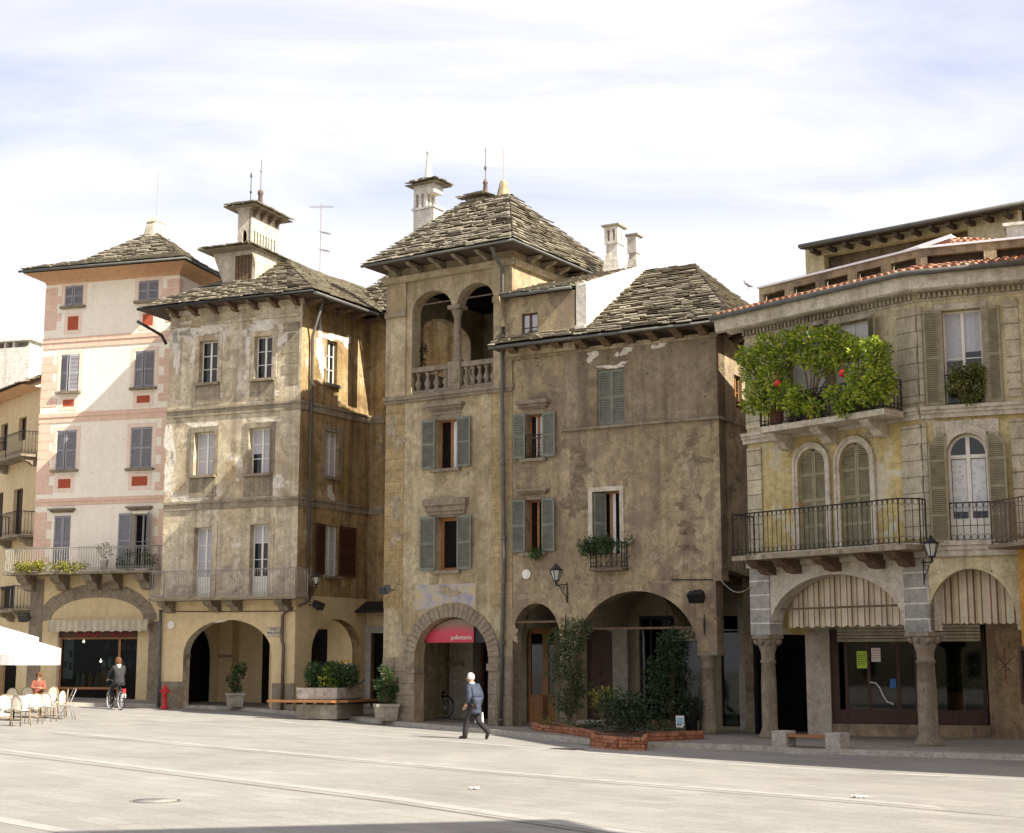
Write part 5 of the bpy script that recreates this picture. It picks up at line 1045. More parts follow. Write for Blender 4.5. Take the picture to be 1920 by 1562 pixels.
part('board', 'trim_white', sg, ((FH.u(1272, 1190, -2.9), FH.u(1318, 1190, -2.9)), (-2.93, -2.9), (FH.z(1288, 1202, -2.9), FH.z(1288, 1180, -2.9))), fn=FH.p)
text('Mar', 'lettering', 'black', FH, FH.u(1277, 1190, -2.9), FH.z(1288, 1197, -2.9), .38, sg, -2.896, shear=.35, center=False)
# iron wall anchors and cable
mb = MB()
for px, y0, y1 in ((1062, 1150, 1195), (1322, 1152, 1190)): u = FH.u(px, 1170); mb = MB(); mb.tube([FH.p(u, .05, FH.z(px, y1)), FH.p(u, .06, FH.z(px, (y0 + y1) / 2)), FH.p(u, .05, FH.z(px, y0))], [.01, .035, .01], 6); mb.build('wall_anchor', M['iron'], B)
mb = MB(); mb.tube([FH.p(FH.u(1260, 1087), .04, FH.z(1260, 1087)), FH.p(FH.u(1338, 1087), .04, FH.z(1338, 1087))], .018, 5); mb.build('wall_anchor', M['iron'], B)
# ================================================================ grey-yellow corner palazzo (right)
B = thing('palazzo', 'grey and yellow stuccoed palazzo with iron balconies and an arcade on stone columns', 'house', FA.p(-2, 0, -.1))
uA0 = -5.9; uB1 = 3.0; zc = FA.z(1560, 585); zR = zc + .3
a0, a1 = FA.u(1444, 1200), FA.u(1697, 1200); zs, zt = FA.z(1576, 1180), FA.z(1576, 1076)
b0, b1 = FB.u(1740, 1180), FB.u(1909, 1180); zsb, ztb = FB.z(1825, 1172), FB.z(1825, 1066)
aw = [FA.rect(1478, 614, 1549, 792), FA.rect(1558, 603, 1634, 790)]
tw = [(FA.u(1499, 930), FA.u(1550, 930), FA.z(1524, 1035), FA.z(1524, 872), FA.z(1524, 841)), (FA.u(1577.5, 930), FA.u(1634, 930), FA.z(1605, 1032), FA.z(1605, 868), FA.z(1605, 829))]
bw = FB.rect(1769, 580, 1843, 760); ba = (FB.u(1779, 930), FB.u(1856, 930), FB.z(1818, 1017), FB.z(1818, 850), FB.z(1818, 812))
capz = FA.z(1444, 1188)
def under(u0, u1, a, b, s, t): return [(u0, capz), (a, capz)] + list(reversed(arc(a, b, s, t, 30))) + [(b, capz), (u1, capz)]
zst = FA.z(1560, 800)                         # storey line between the two living floors
zb_ = FA.z(1560, 1058)
mb = MB(); mb.wall(FA.p, [(uA0, zb_), (0, zb_), (0, zR), (uA0, zR)], [rectpoly(r) for r in aw] + [archpoly(*t, 16) for t in tw], 0, .5)
for a, b in (((uA0, -.5), (uA0, -9)), ((uA0, -9), (2, -9))): mb.face([FA.p(*a, capz), FA.p(*b, capz), FA.p(*b, zR), FA.p(*a, zR)])
mb.build('wall', M['palace_yellow'], B)
mb = MB(); mb.wall(FB.p, [(0, zb_), (uB1, zb_), (uB1, zR), (0, zR)], [rectpoly(bw), archpoly(*ba, 16)], 0, .5); mb.build('wall', M['palace_yellow'], B)
mb = MB(); mb.wall(FA.p, under(uA0, 0, a0, a1, max(zs, capz + .01), zt) + [(0, zb_), (uA0, zb_)], [], 0, .5); mb.build('arch_wall', M['palace_white'], B); mb = MB(); mb.wall(FB.p, under(0, uB1, b0, min(b1, uB1 - .1), max(zsb, capz + .01), ztb) + [(uB1, zb_), (0, zb_)], [], 0, .5); mb.build('arch_wall', M['palace'], B)
# upper floor and lower band in their own colours
mb = MB(); mb.wall(FA.p, [(uA0, zst), (0, zst), (0, zR - .01), (uA0, zR - .01)], [rectpoly(r) for r in aw], .012, .01); mb.wall(FB.p, [(0, zst), (uB1, zst), (uB1, zR - .01), (0, zR - .01)], [rectpoly(bw)], .012, .01); mb.build('upper_render', M['palace'], B)
# rusticated corner pilasters
for F, u0, u1 in ((FA, uA0 + .0, uA0 + .52), (FA, FA.u(1684, 650), -.0), (FB, 0.0, .12), (FB, FB.u(1886, 650), FB.u(1912, 650))):
    for z0, z1 in ((zst + .28, zc - .35), (zb_ + .5, zst - .28)): part('corner_pilaster', 'palace_block', B, ((u0, u1), (.013, .05), (z0, z1)), fn=F.p)
parts('block_pier', 'grey_block', B, ((uA0 - .02, FA.u(1444, 1120)), (-.49, .04), (capz - .03, zb_)), ((FA.u(1697, 1120), 0.0), (-.2, .04), (capz - .03, zb_)), fn=FA.p)
part('block_pier', 'grey_block', B, ((0.0, b0 - .004), (-.2, .03), (capz - .03, zb_)), fn=FB.p)
# string courses and the main cornice
def course(z0, z1, pr, mat, name, nose=.04):
    mb = MB(); hh = z1 - z0
    for F, u0, u1 in ((FA, uA0 - .1, .0), (FB, .0, uB1 + .1)):
        mb.box(F.p, (u0, u1), (.014, pr * .5), (z0, z0 + hh * .4)); mb.box(F.p, (u0, u1), (.014, pr * .75), (z0 + hh * .4, z0 + hh * .7)); mb.box(F.p, (u0, u1), (.014, pr), (z0 + hh * .7, z1))
    return mb.build(name, M[mat], B)
course(zst - .16, zst + .14, .2, 'trim_white', 'string_course'); course(zb_ + .03, zb_ + .42, .16, 'trim_white', 'string_course')
ov = .75; zg = FA.z(1545, 549, ov)
def corner(w, z):                            # mitred point where planes A and B offset by w meet
    det = FA.n[0] * FB.n[1] - FA.n[1] * FB.n[0]
    return Vector((FA.O[0] + (w * FB.n[1] - w * FA.n[1]) / det, FA.O[1] + (FA.n[0] * w - FB.n[0] * w) / det, z))
mb = MB(); prof = [(.014, zc - .02), (.16, zc + .02), (.2, zc + .18), (ov - .18, zg - .42), (ov - .1, zg - .38), (ov - .06, zg - .1), (ov - .02, zg - .08), (ov - .02, zg - .02), (-.2, zg - .02)]
pa = [FA.p(uA0 - .55, w, z) for w, z in prof]; pc = [corner(w, z) for w, z in prof]; pe = [FB.p(uB1 + .2, w, z) for w, z in prof]
for x, y in ((pa, pc), (pc, pe)):
    for i in range(len(prof) - 1): mb.face([x[i], y[i], y[i + 1], x[i + 1]])
mb.face(pa); mb.build('cornice', M['trim_white'], B)
mb = MB()
for F, u0, u1, in ((FA, uA0, -.05), (FB, .05, uB1)):
    u = u0
    while u < u1 - .06: mb.box(F.p, (u, u + .07), (.014, .12), (zc - .16, zc - .03)); u += .13
    mb.box(F.p, (u0, u1), (.014, .05), (zc - .24, zc - .19))
mb.build('dentils', M['trim_white'], B)
gutter(B, [FA.p(uA0 - .6, ov + .05, zg), corner(ov + .05, zg), FB.p(uB1 + .25, ov + .05, zg)], .075, 'pipe')
# tiled skirt, slotted parapet, set-back roof storey
def tiles(mb, A_, B_, C_, D_, pitch=.22):
    A_, B_, C_, D_ = map(Vector, (A_, B_, C_, D_)); n = max(2, int((B_ - A_).length / pitch)); nr = max(1, int((D_ - A_).length / .34)); nn = (B_ - A_).cross(D_ - A_).normalized(); nn = nn if nn.z > 0 else -nn
    for i in range(n):
        for k in range(nr):
            a = A_.lerp(B_, (i + .5) / n).lerp(D_.lerp(C_, (i + .5) / n), k / nr); b = A_.lerp(B_, (i + .5) / n).lerp(D_.lerp(C_, (i + .5) / n), min(1, (k + 1.12) / nr)); j = R(-.01, .01)
            mb.tube([a + nn * (.05 + j), b + nn * (.015 + j)], [.085 + R(-.008, .008), .07], 7)
mb = MB(); w1 = -.45; zp = zg + .42
tiles(mb, FA.p(uA0 - .55, ov - .02, zg + .03), corner(ov - .02, zg + .03), corner(w1, zp), FA.p(uA0 - .3, w1, zp)); tiles(mb, corner(ov - .02, zg + .03), FB.p(uB1 + .2, ov - .02, zg + .03), FB.p(uB1 + .2, w1, zp), corner(w1, zp))
sk = mb.build('roof', M['tile'], B)
mb = MB()
for x in ((FA.p(uA0 - .55, ov - .02, zg), corner(ov - .02, zg), corner(w1, zp - .03), FA.p(uA0 - .3, w1, zp - .03)), (corner(ov - .02, zg), FB.p(uB1 + .2, ov - .02, zg), FB.p(uB1 + .2, w1, zp - .03), corner(w1, zp - .03))): mb.face(x)
mb.build('roof_boarding', M['tile'], sk)
zpt = FA.z(1560, 508, w1); hsl = (zpt - zp)
mb = MB(); cb = MB()
FPa = Fac(corner(w1, 0)[:2], FA.d); FPb = Fac(corner(w1, 0)[:2], FB.d)
for F, u0, u1, n in ((FPa, -5.6, -.0, 5), (FPb, 0.0, uB1 + .5, 2)):
    L = (u1 - u0) / n; hl = [[(u0 + i * L + .16, zp - .02), (u0 + (i + 1) * L - .16, zp - .02), (u0 + (i + 1) * L - .16, zpt - .2), (u0 + i * L + .16, zpt - .2)] for i in range(n)]
    mb.wall(F.p, [(u0, zp - .4), (u1, zp - .4), (u1, zpt), (u0, zpt)], hl, 0, .16); cb.box(F.p, (u0 - .03, u1), (-.22, .06), (zpt + .003, zpt + .06)); part('slot_backing', 'slate_under', B, ((u0, u1), (-.3, -.25), (zp - .4, zpt - .05)), fn=F.p)  # added dark sheet behind the slots so they read as shaded
pp = mb.build('parapet', M['house'], B)
M['metalcap'] = plain('pale_metal_flashing', (.72, .72, .72), .5, .06); cb.build('coping', M['metalcap'], pp)
mb = MB(); tr = corner(-3.2, zpt + .9); tiles(mb, FPa.p(-3.6, -.35, zpt - .25), FPa.p(.1, -.35, zpt - .25), tr, tr - Vector((FA.d[0], FA.d[1], 0)) * .4); tiles(mb, FPb.p(-.1, -.35, zpt - .25), FPb.p(2.2, -.35, zpt - .25), FPb.p(2.2, -3.0, zpt + .75), tr)
o = mb.build('inner_roof', M['tile'], B); mb = MB(); t1 = FPa.p(-3.6, -.35, zpt - .27); mb.face([t1, FPa.p(.1, -.35, zpt - .27), tr - xyz(0, 0, .03), tr - Vector((FA.d[0], FA.d[1], 0)) * .4 - xyz(0, 0, .03)]); mb.face([FPb.p(-.1, -.35, zpt - .27), FPb.p(2.2, -.35, zpt - .27), FPb.p(2.2, -3, zpt + .72), tr - xyz(0, 0, .03)])
mb.build('roof_boarding', M['tile'], o)
fl = MB(); p0 = FPa.p(-2.6, -1.3, zpt + .3); p1 = FPa.p(-.6, -2.3, zpt + .85); dn = Vector((0, 0, .12)); fl.hexa([p0, p1, p1 + Vector((.3, .5, .05)), p0 + Vector((.3, .5, .05)), p0 + dn, p1 + dn, p1 + Vector((.3, .5, .17)), p0 + Vector((.3, .5, .17))]); fl.build('flashing', M['metalcap'], o)
# set-back attic storey
Fat = Fac(planpt(1510, 480, 46.5), dirv(-2500)); x1 = Fat.u(1910, 430); zb0 = zpt - .8; za = Fat.z(1700, 428)
mb = MB(); at0, at1 = Fat.u(1545, 480), Fat.u(1815, 450)
mb.wall(Fat.p, [(0, zb0), (x1, zb0), (x1, za), (0, za)], [[(at0, zb0 + .3), (at1, zb0 + .3), (at1, za - .35), (at0, za - .35)]], 0, .3); mb.face([Fat.p(0, -.3, zb0), Fat.p(0, -5, zb0), Fat.p(0, -5, za), Fat.p(0, -.3, za)]); at = mb.build('attic', M['palace'], B); part('attic_backing', 'house_dark', at, ((0, x1), (-.7, -.6), (zb0, za)), fn=Fat.p)  # added dark sheet close behind the opening stands in for its shaded depth
mb = MB(); ex = Fat.u(1500, 470, .6); ztop = Fat.z(1700, 424, .6)
mb.hexa([Fat.p(ex, .6, ztop - .08), Fat.p(x1 + .6, .6, ztop - .08), Fat.p(x1 + .6, -5, ztop + .9), Fat.p(ex, -5, ztop + .9), Fat.p(ex, .6, ztop + .06), Fat.p(x1 + .6, .6, ztop + .06), Fat.p(x1 + .6, -5, ztop + 1.05), Fat.p(ex, -5, ztop + 1.05)])
for k in range(12): x = ex + .3 + k * (x1 - ex) / 12; mb.box(Fat.p, (x, x + .12), (.02, .55), (ztop - .22, ztop - .085))
ar_ = mb.build('attic_roof', M['slate_under'], at); gutter(ar_, [Fat.p(ex, .66, ztop), Fat.p(x1 + .6, .66, ztop)], .07)
Fq = FPb; x0, x1_ = FPb.u(1889, 470, -.6), FPb.u(1889, 470, -.6) + 1.0
mb = MB(); mb.box(FPb.p, (x0, x1_), (-1.5, -.55), (zp - .4, FPb.z(1905, 424, -.6))); mb.box(FPb.p, (x0 - .08, x1_ + .08), (-1.6, -.47), (FPb.z(1905, 424, -.6), FPb.z(1905, 424, -.6) + .08)); mb.build('chimney', M['stucco_white'], B)
# windows of the upper floor
for r, sh in zip(aw, ([], [('R', .5, 35)])): window(B, FA, r, rows=3, depth=.2, sill=None, surround=('trim_white', .16, .05), shut=sh, shmat='shut_olive', curtain=[(0, 1, .3, 1)])
window(B, FB, bw, rows=2, depth=.2, sill=None, surround=('trim_white', .17, .06), shut=[('L', .48, 9), ('R', .46, 5)], shmat='shut_olive', curtain=[(0, .5, .48, 1), (.5, 1, .57, 1)], blind=1)
mb = MB(); railing(mb, FB.p(bw[0], .02, bw[2]), FB.p(bw[1], .02, bw[2]), .8, step=.1, r=.009); mb.build('window_guard', M['iron'], B)
# twin arched windows with closed olive shutters
for (u0, u1, z0, zs_, zt_) in tw:
    mb = MB(); o_ = [(u1 + .17, z0)] + arc(u0 - .17, u1 + .17, zs_, zt_ + .17, 18) + [(u0 - .17, z0)]; i_ = [(u1 - .0, z0)] + arc(u0, u1, zs_, zt_, 18) + [(u0, z0)]
    o2 = [(u1 + .1, z0)] + arc(u0 - .1, u1 + .1, zs_, zt_ + .1, 18) + [(u0 - .1, z0)]
    mb.ring(FA.p, o_, o2, .013, .09); mb.ring(FA.p, o2, i_, .013, .06)
    wn = mb.build('window', M['trim_white'], B); part('pane', 'dark', wn, ((u0, u1), (-.3, -.25), (z0, zt_)), fn=FA.p)
    um = (u0 + u1) / 2; a_ = um - u0
    for sg, uu in ((1, u0 + .003), (-1, u1 - .003)):
        shutter(wn, FA, uu, -.1, a_ - .008, z0, zt_, 0, sg, 'shut_olive', .05, 3, ztop=lambda s: zs_ + (zt_ - zs_) * sqrt(max(0, 1 - ((a_ - s) / a_) ** 2)) - .005)
mb = MB()
for u0, u1 in ((FA.u(1482, 850), FA.u(1643, 850)),):
    for i in range(46):
        u = R(u0, u1); z = R(FA.z(1560, 850), FA.z(1560, 818)); e1 = tw[0]; e2 = tw[1]
        if any(((u - (e[0] + e[1]) / 2) / ((e[1] - e[0]) / 2 + .25)) ** 2 + ((z - e[3]) / (e[4] - e[3] + .25)) ** 2 < 1 for e in tw): continue
        c = FA.p(u, .02, z); mb.tube([c + Vector((FA.d[0] * cos(t), FA.d[1] * cos(t), sin(t))) * (.03 + .012 * t) for t in [k * .8 for k in range(7)]], .016, 4)
mb.build('relief_ornament', M['trim_white'], B)
# arched window with open shutters on the corner
u0, u1, z0, zs_, zt_ = ba; mb = MB()
o_ = [(u1 + .2, zs_ - .1)] + arc(u0 - .2, u1 + .2, zs_, zt_ + .22, 18) + [(u0 - .2, zs_ - .1)]; i_ = [(u1 + .003, zs_ - .1)] + arc(u0, u1, zs_, zt_, 18) + [(u0 - .003, zs_ - .1)]
mb.ring(FB.p, o_, i_, .013, .09); mb.wall(FB.p, [(u0 - .3, zs_ - .1), (u1 + .3, zs_ - .1), (u1 + .3, zt_ + .34), (u0 - .3, zt_ + .34)], [[(x, y + .001) for x, y in o_]], .045, .03)
for i in range(60):
    u, z = R(u0 - .26, u1 + .26), R(zs_ + .1, zt_ + .3)
    if ((u - (u0 + u1) / 2) / ((u1 - u0) / 2 + .25)) ** 2 + ((z - zs_) / (zt_ - zs_ + .26)) ** 2 < 1: continue
    c = FB.p(u, .05, z); mb.tube([c + Vector((FB.d[0] * cos(t), FB.d[1] * cos(t), sin(t))) * (.02 + .01 * t) for t in [k * .8 for k in range(7)]], .012, 4)
wn = mb.build('window', M['trim_white'], B)
mb = MB(); w = -.2; um = (u0 + u1) / 2
i2 = [(u1 - .07, z0)] + arc(u0 + .07, u1 - .07, zs_, zt_ - .07, 18) + [(u0 + .07, z0)]; i_ = [(u1, z0)] + arc(u0, u1, zs_, zt_, 18) + [(u0, z0)]
mb.ring(FB.p, i_, i2, w - .05, w); mb.box(FB.p, (um - .05, um + .05), (w - .05, w + .01), (z0, zt_ - .02)); mb.box(FB.p, (u0, u1), (w - .05, w + .02), (zs_ - .1, zs_ - .01)); mb.box(FB.p, (u0 + .07, u1 - .07), (w - .05, w - .004), (z0, z0 + .62))
mb.build('frame', M['white_paint'], wn); part('pane', 'glass', wn, ((u0, u1), (w - .045, w - .035), (z0, zt_)), fn=FB.p)
m, nt, b_ = newmat('lace_curtain'); uvn = N(nt, 'ShaderNodeUVMap', uv_map='facade'); vo = N(nt, 'ShaderNodeTexVoronoi', i_Scale=9.0); nt.links.new(uvn.outputs[0], vo.inputs['Vector']); nt.links.new(ramp(nt, vo.outputs['Distance'], [(.2, (.62, .62, .6)), (.35, (.4, .41, .41)), (.5, (.6, .6, .58))]), b_.inputs['Base Color']); M['lace'] = m
part('curtain', 'lace', wn, ((u0 + .09, um - .06), (w - .033, w - .03), (z0 + .8, zs_ - .12)), ((um + .06, u1 - .09), (w - .033, w - .03), (z0 + .8, zs_ - .12)), fn=FB.p)
hw_ = .46
for sg, uu in ((-1, u0), (1, u1)):
    shutter(wn, FB, uu, .1, hw_, z0, zt_, 10, sg, 'shut_olive', .05, 3, ztop=lambda s: zs_ + (zt_ - zs_) * sqrt(max(0, 1 - (s / (hw_ * 1.06)) ** 2)))
mb = MB(); railing(mb, FB.p(u0, .03, z0), FB.p(u1, .03, z0), 1.0, step=.16, r=.009, scroll=1, mid=.42); mb.build('window_guard', M['iron'], B)
# balconies
zf = FA.z(1540, 784, 1.0); u0, u1 = FA.u(1425, 775, 1.0), FA.u(1660, 775, 1.0)
upb = balcony(B, FA, u0, u1, 1.05, zf, .82, .16, dict(step=.13, r=.012, scroll=1), 'iron', 'trim_white', 'LR', [FA.u(x, 800, .4) for x in (1462, 1545, 1640)], .42, .3, 'trim_white', w_in=.23)
zf = FA.z(1540, 1032, 1.0); u0, u1 = FA.u(1374, 1030, 1.05), FA.u(1700, 1030, 1.05)
zr_h = FA.z(1540, 949, 1.05) - zf
bal = part('balcony', 'grime_band', B, ((u0, u1), (.17, 1.1), (zf - .13, zf)), fn=FA.p)  # grime tone on the slab stands in for its shadowed underside
mb = MB(); e = FB.p(.05, .35, zf); rp = [FA.p(u0 + .03, .2, zf), FA.p(u0 + .03, 1.06, zf), FA.p(u1 - .2, 1.06, zf), FA.p(u1 + .12, .62, zf), e]
for x, y in zip(rp, rp[1:]): railing(mb, x, y, zr_h, step=.155, r=.009, scroll=1, top=.02)
mb.build('railing', M['iron'], bal)
mb = MB(); q4 = [FA.p(u1, .17, 0), FA.p(u1, 1.1, 0), FA.p(u1 + .17, .64, 0), FB.p(.1, .3, 0)]
mb.hexa([Vector((v.x, v.y, zf - .13)) for v in q4] + [Vector((v.x, v.y, zf)) for v in q4]); mb.build('balcony_end', M['stone'], bal)
corbels(bal, FA, [FA.u(x, 1048, .4) for x in (1428, 1476, 1550, 1632, 1689)], .85, zf - .5, zf - .135, .34, 'timber')
bm_ = MB(); uq, zq = FA.uz(1490, 946, 1.15); bm_.tube([FA.p(uq, 1.12, zq), FA.p(uq + .45, 1.12, zq - .02)], .012, 5); [bm_.tube([FA.p(uq + .04 * k, 1.12, zq - .05), FA.p(uq + .04 * k, 1.12, zq + .07)], .006, 4) for k in range(5)]; tag(bm_.build('garden_rake', M['wood']), 'small wooden rake lying on the rail of the lower palazzo balcony', 'rake')
# columns
for k, (px, F, lab) in enumerate(((1442, FA, 0), (1738, FA, 1))):
    u = F.u(px, 1300, -.23); g_ = F.p(u, -.23, 0); z0 = gz(g_.x, g_.y) + .1; h = capz - z0; s = 1.0 if k == 0 else 1.12
    mb = MB(); mb.lathe(Vector((g_.x, g_.y, z0)), [(.33 * s, 0), (.33 * s, .1), (.28 * s, .14), (.22 * s, .3), (.215 * s, h * .5), (.195 * s, h - .82), (.22 * s, h - .8), (.22 * s, h - .74), (.19 * s, h - .72), (.195 * s, h - .55), (.3 * s, h - .2), (.3 * s, h - .15)], 20); col = mb.build('column', M['stone'], B)
    mb = MB(); a = .36 * s; Fz = FA if k == 0 else FB.sub(0, 0)
    mb.lathe(Vector((g_.x, g_.y, capz)), [(a * .9, -.32), (a * 1.0, -.16), (a * 1.22, -.14), (a * 1.22, -.035)], 4, rot=pi / 4 + atan2(FA.d[1], FA.d[0]))
    for t in range(8):
        an = t * pi / 4; c = Vector((g_.x + cos(an) * a * .8, g_.y + sin(an) * a * .8, capz - .3)); mb.tube([c + Vector((cos(an) * (.0 + .03 * j), sin(an) * (.03 * j), .045 * j)) for j in range(4)], [.05, .06, .06, .03], 6)
    mb.build('capital', M['stone'], col)
# shop under the arcade
BA = -3.0
Fsh = Fac(FA.p(-5.0, BA, 0)[:2], dirv(-7000)); zfl = -.03
X = lambda px, py=1280: Fsh.u(px, py)
Z = lambda py, px=1650: Fsh.z(px, py)
mb = MB()
part('shop_pillar', 'palace_white', B, ((X(1512), X(1557)), (-.5, .0), (-1, zt + .3)), fn=Fsh.p); mb.box(Fsh.p, (X(1853), X(1853) + 2.2), (-.3, .0), (-1, zt + .3)); mb.box(Fsh.p, (X(1557), X(1853)), (-.28, -.02), (Z(1172), zt + .3)); mb.box(Fsh.p, (X(1557), X(1853)), (-.32, .03), (-1, Z(1358)))
mb.build('arcade_wall', M['house'], B)
mb = MB(); zcl = zt + .32; mb.hexa([FA.p(uA0 - .5, -.51, zcl), FA.p(.0, -.51, zcl), FB.p(3.5, -.51, zcl), FB.p(3.5, -7, zcl)] + [FA.p(uA0 - .5, -.51, zcl + .15), FA.p(.0, -.51, zcl + .15), FB.p(3.5, -.51, zcl + .15), FB.p(3.5, -7, zcl + .15)]); mb.face([FA.p(uA0 - .5, -.51, zcl), FB.p(3.5, -7, zcl), FA.p(uA0 - .5, -9, zcl)]); mb.build('arcade_ceiling', M['palace_white'], B)
part('dark_passage', 'dark', B, ((X(1420), X(1512)), (-2.4, -2.3), (-1, zcl)), ((X(1420) - .1, X(1420)), (-2.3, 0), (-1, zcl)), fn=Fsh.p)
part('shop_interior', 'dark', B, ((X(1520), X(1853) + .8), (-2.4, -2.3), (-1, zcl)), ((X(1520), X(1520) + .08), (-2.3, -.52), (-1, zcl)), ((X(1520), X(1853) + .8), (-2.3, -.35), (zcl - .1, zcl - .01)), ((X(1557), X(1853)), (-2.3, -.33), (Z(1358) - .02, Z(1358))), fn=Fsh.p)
mb = MB(); sl = Z(1173); zz = sl
while zz > Z(1200): mb.hexa([Fsh.p(X(1572), w, z) for w, z in ((-.1, zz - .075), (-.04, zz - .075), (-.02, zz - .0), (-.1, zz - .0))] + [Fsh.p(X(1842), w, z) for w, z in ((-.1, zz - .075), (-.04, zz - .075), (-.02, zz - .0), (-.1, zz - .0))]); zz -= .095
mb.build('roller_shutter', M['trim_white'], B)
mb = MB(); zb0, zt0 = Z(1357), Z(1200)
for x in (1558, 1583, 1625, 1681, 1714, 1842): mb.box(Fsh.p, (X(x), X(x) + (.22 if x == 1558 else .09)), (-.24, -.15), (zb0, zt0 + .3))
mb.box(Fsh.p, (X(1558) + .22, X(1853) - .12), (-.235, -.155), (zb0, Z(1331))); mb.box(Fsh.p, (X(1558) + .22, X(1853) - .12), (-.235, -.155), (zt0, zt0 + .1)); sf = mb.build('shop_frame', M['darkwood'], B)
part('pane', 'frontglass', sf, ((X(1583), X(1850)), (-.2, -.19), (Z(1331), zt0)), fn=Fsh.p)
mb = MB(); hp = [Fsh.p(Fsh.u(x, y), -.1, Fsh.z(x, y)) for x, y in ((1630, 1279), (1641, 1281), (1649, 1290), (1655, 1304), (1663, 1316), (1675, 1321))]; mb.tube(hp, .02, 8); mb.build('door_handle', M['metalcap'], sf)
M['lime'] = plain('lime_paper', (.5, .7, .08), .8, .04); M['paper'] = plain('white_paper', (.72, .7, .64), .8, .04); M['blue'] = plain('blue_sticker', (.05, .16, .45), .6, .1)
def notice(x0, y0, x1, y1, mat, label, lines, F=Fsh, w=-.145, lm='black'):
    r = F.rect(x0, y0, x1, y1, w); o = MB(); o.box(F.p, (r[0], r[1]), (w, w + .006), (r[2], r[3])); o = tag(o.build('notice', M[mat]), label, 'notice')
    if lines:
        mb = MB(); h = (r[3] - r[2])
        for k in range(lines):
            z = r[3] - h * (.15 + .75 * k / lines); x = r[0] + .03
            while x < r[1] - .05: e = min(r[1] - .03, x + R(.03, .09)); mb.box(F.p, (x, e), (w + .0065, w + .008), (z - h * .035, z)); x = e + .02
        t = mb.build('print', M[lm], o)
    return o
notice(1606.5, 1221, 1625.5, 1253, 'lime', 'lime green printed notice on the palazzo shop window', 7); notice(1633.6, 1215, 1651, 1241, 'paper', 'white notice with red writing taped inside the shop door', 4, lm='red'); notice(1669, 1273, 1680, 1290, 'blue', 'small blue sticker on the shop door edge', 0)
# striped awning curtains in both arches
M['awn2'] = stripes('brown_striped_awning', .56, [(0, (.58, .5, .34)), (.14, (.24, .14, .075)), (.2, (.62, .55, .4)), (.42, (.66, .59, .44)), (.52, (.28, .16, .085)), (.6, (.57, .5, .36)), (.8, (.17, .09, .05)), (.88, (.46, .37, .23))])
for F, x0, x1, y, u_a, u_b, zs_, zt_, w in ((FA, 1478, 1708, 1172, a0, a1, zs, zt, -.62), (FB, 1755, 1915, 1167, b0, b1, zsb, ztb, -.62)):
    u0 = F.u(x0, y, w); u1 = F.u(x1, y, w); zl = F.z((x0 + x1) / 2, y, w); n = 60; mb = MB(); zh = zt_ + .25
    for i in range(n):
        ua_, ub_ = u0 + (u1 - u0) * i / n, u0 + (u1 - u0) * (i + 1) / n; sc = [.05 * abs(sin(pi * k / 5)) for k in (i, i + 1)]; wv = [.012 * sin(k * .6) for k in (i, i + 1)]
        mb.face([F.p(ua_, w + wv[0], zl - sc[0]), F.p(ub_, w + wv[1], zl - sc[1]), F.p(ub_, w + wv[1] * .4, zh), F.p(ua_, w + wv[0] * .4, zh)], [(ua_, 0), (ub_, 0), (ub_, 1), (ua_, 1)])
    o = mb.build('awning', M['awn2']); so_ = o.modifiers.new('thickness', 'SOLIDIFY'); so_.thickness = .006
    tag(o, 'brown and cream striped awning curtain in the wide left arch of the palazzo' if F is FA else 'brown and cream striped awning curtain in the narrower corner arch of the palazzo', 'awning', 'striped awnings in the palazzo arches')
part('tie_rod', 'timber', B, ((a0 - .02, a1), (-.3, -.25), (FA.z(1570, 1141, -.3), FA.z(1570, 1137, -.3))), fn=FA.p)
# graffiti on the pier right of the shop
mb = MB(); G_ = lambda x, y: Fsh.p(Fsh.u(x, y), .006, Fsh.z(x, y))
for pts, r in (([(1871, 1232), (1886, 1250), (1900, 1262)], .012), ([(1901, 1230), (1886, 1246), (1870, 1263)], .012), ([(1866, 1275), (1868, 1283), (1876, 1287)], .01)): mb.tube([G_(*p) for p in pts], r, 5)
M['spray'] = plain('dark_spray_paint', (.1, .1, .12), .9, .1); gr = mb.build('graffiti', M['spray'], B)
mb = MB(); mb.tube([G_(*p) for p in ((1882, 1215), (1884, 1240), (1886, 1268), (1888, 1285))], .014, 5); mb.tube([G_(*p) for p in ((1880, 1222), (1883, 1214), (1887, 1222))], .01, 5); mb.tube([G_(*p) for p in ((1868, 1248), (1886, 1246), (1902, 1244))], .008, 5); M['spray_red'] = plain('red_spray_paint', (.3, .08, .06), .9, .1); mb.build('graffiti', M['spray_red'], B)

# ================================================================ orange house continuing toward the viewer on the right
cq = FB.p(FB.u(1911, 1100, .3), .3, 0)
FC = Fac((cq.x, cq.y), Vector((.29, -.957)).normalized()[:2] if False else (.2902, -.957))
B = thing('orange_house', 'orange-walled house with a balcony at the right edge of the square', 'house', FC.p(2, 0, -.1))
zo = FB.z(1915, 1030, .3); mb = MB(); mb.wall(FC.p, [(0, -1), (9.5, -1), (9.5, 14.0), (2.2, 14.0), (2.2, zo), (0, zo)], [[(.9, -.9), (1.8, -.9), (1.8, 2.4), (.9, 2.4)], [(2.9, 5.2), (3.7, 5.2), (3.7, 7.2), (2.9, 7.2)]], 0, .3)
q2 = FC.p(9.5, 0, 0); Fo = Fac((q2.x, q2.y), (.752, -.659)); Fn = (FC.n[0], FC.n[1])
mb.wall(Fo.p, [(0, -1), (13, -1), (13, 14.0), (0, 14.0)], [[(1.5 + 3 * i, 4.6), (2.5 + 3 * i, 4.6), (2.5 + 3 * i, 6.6), (1.5 + 3 * i, 6.6)] for i in range(4)], 0, .3)
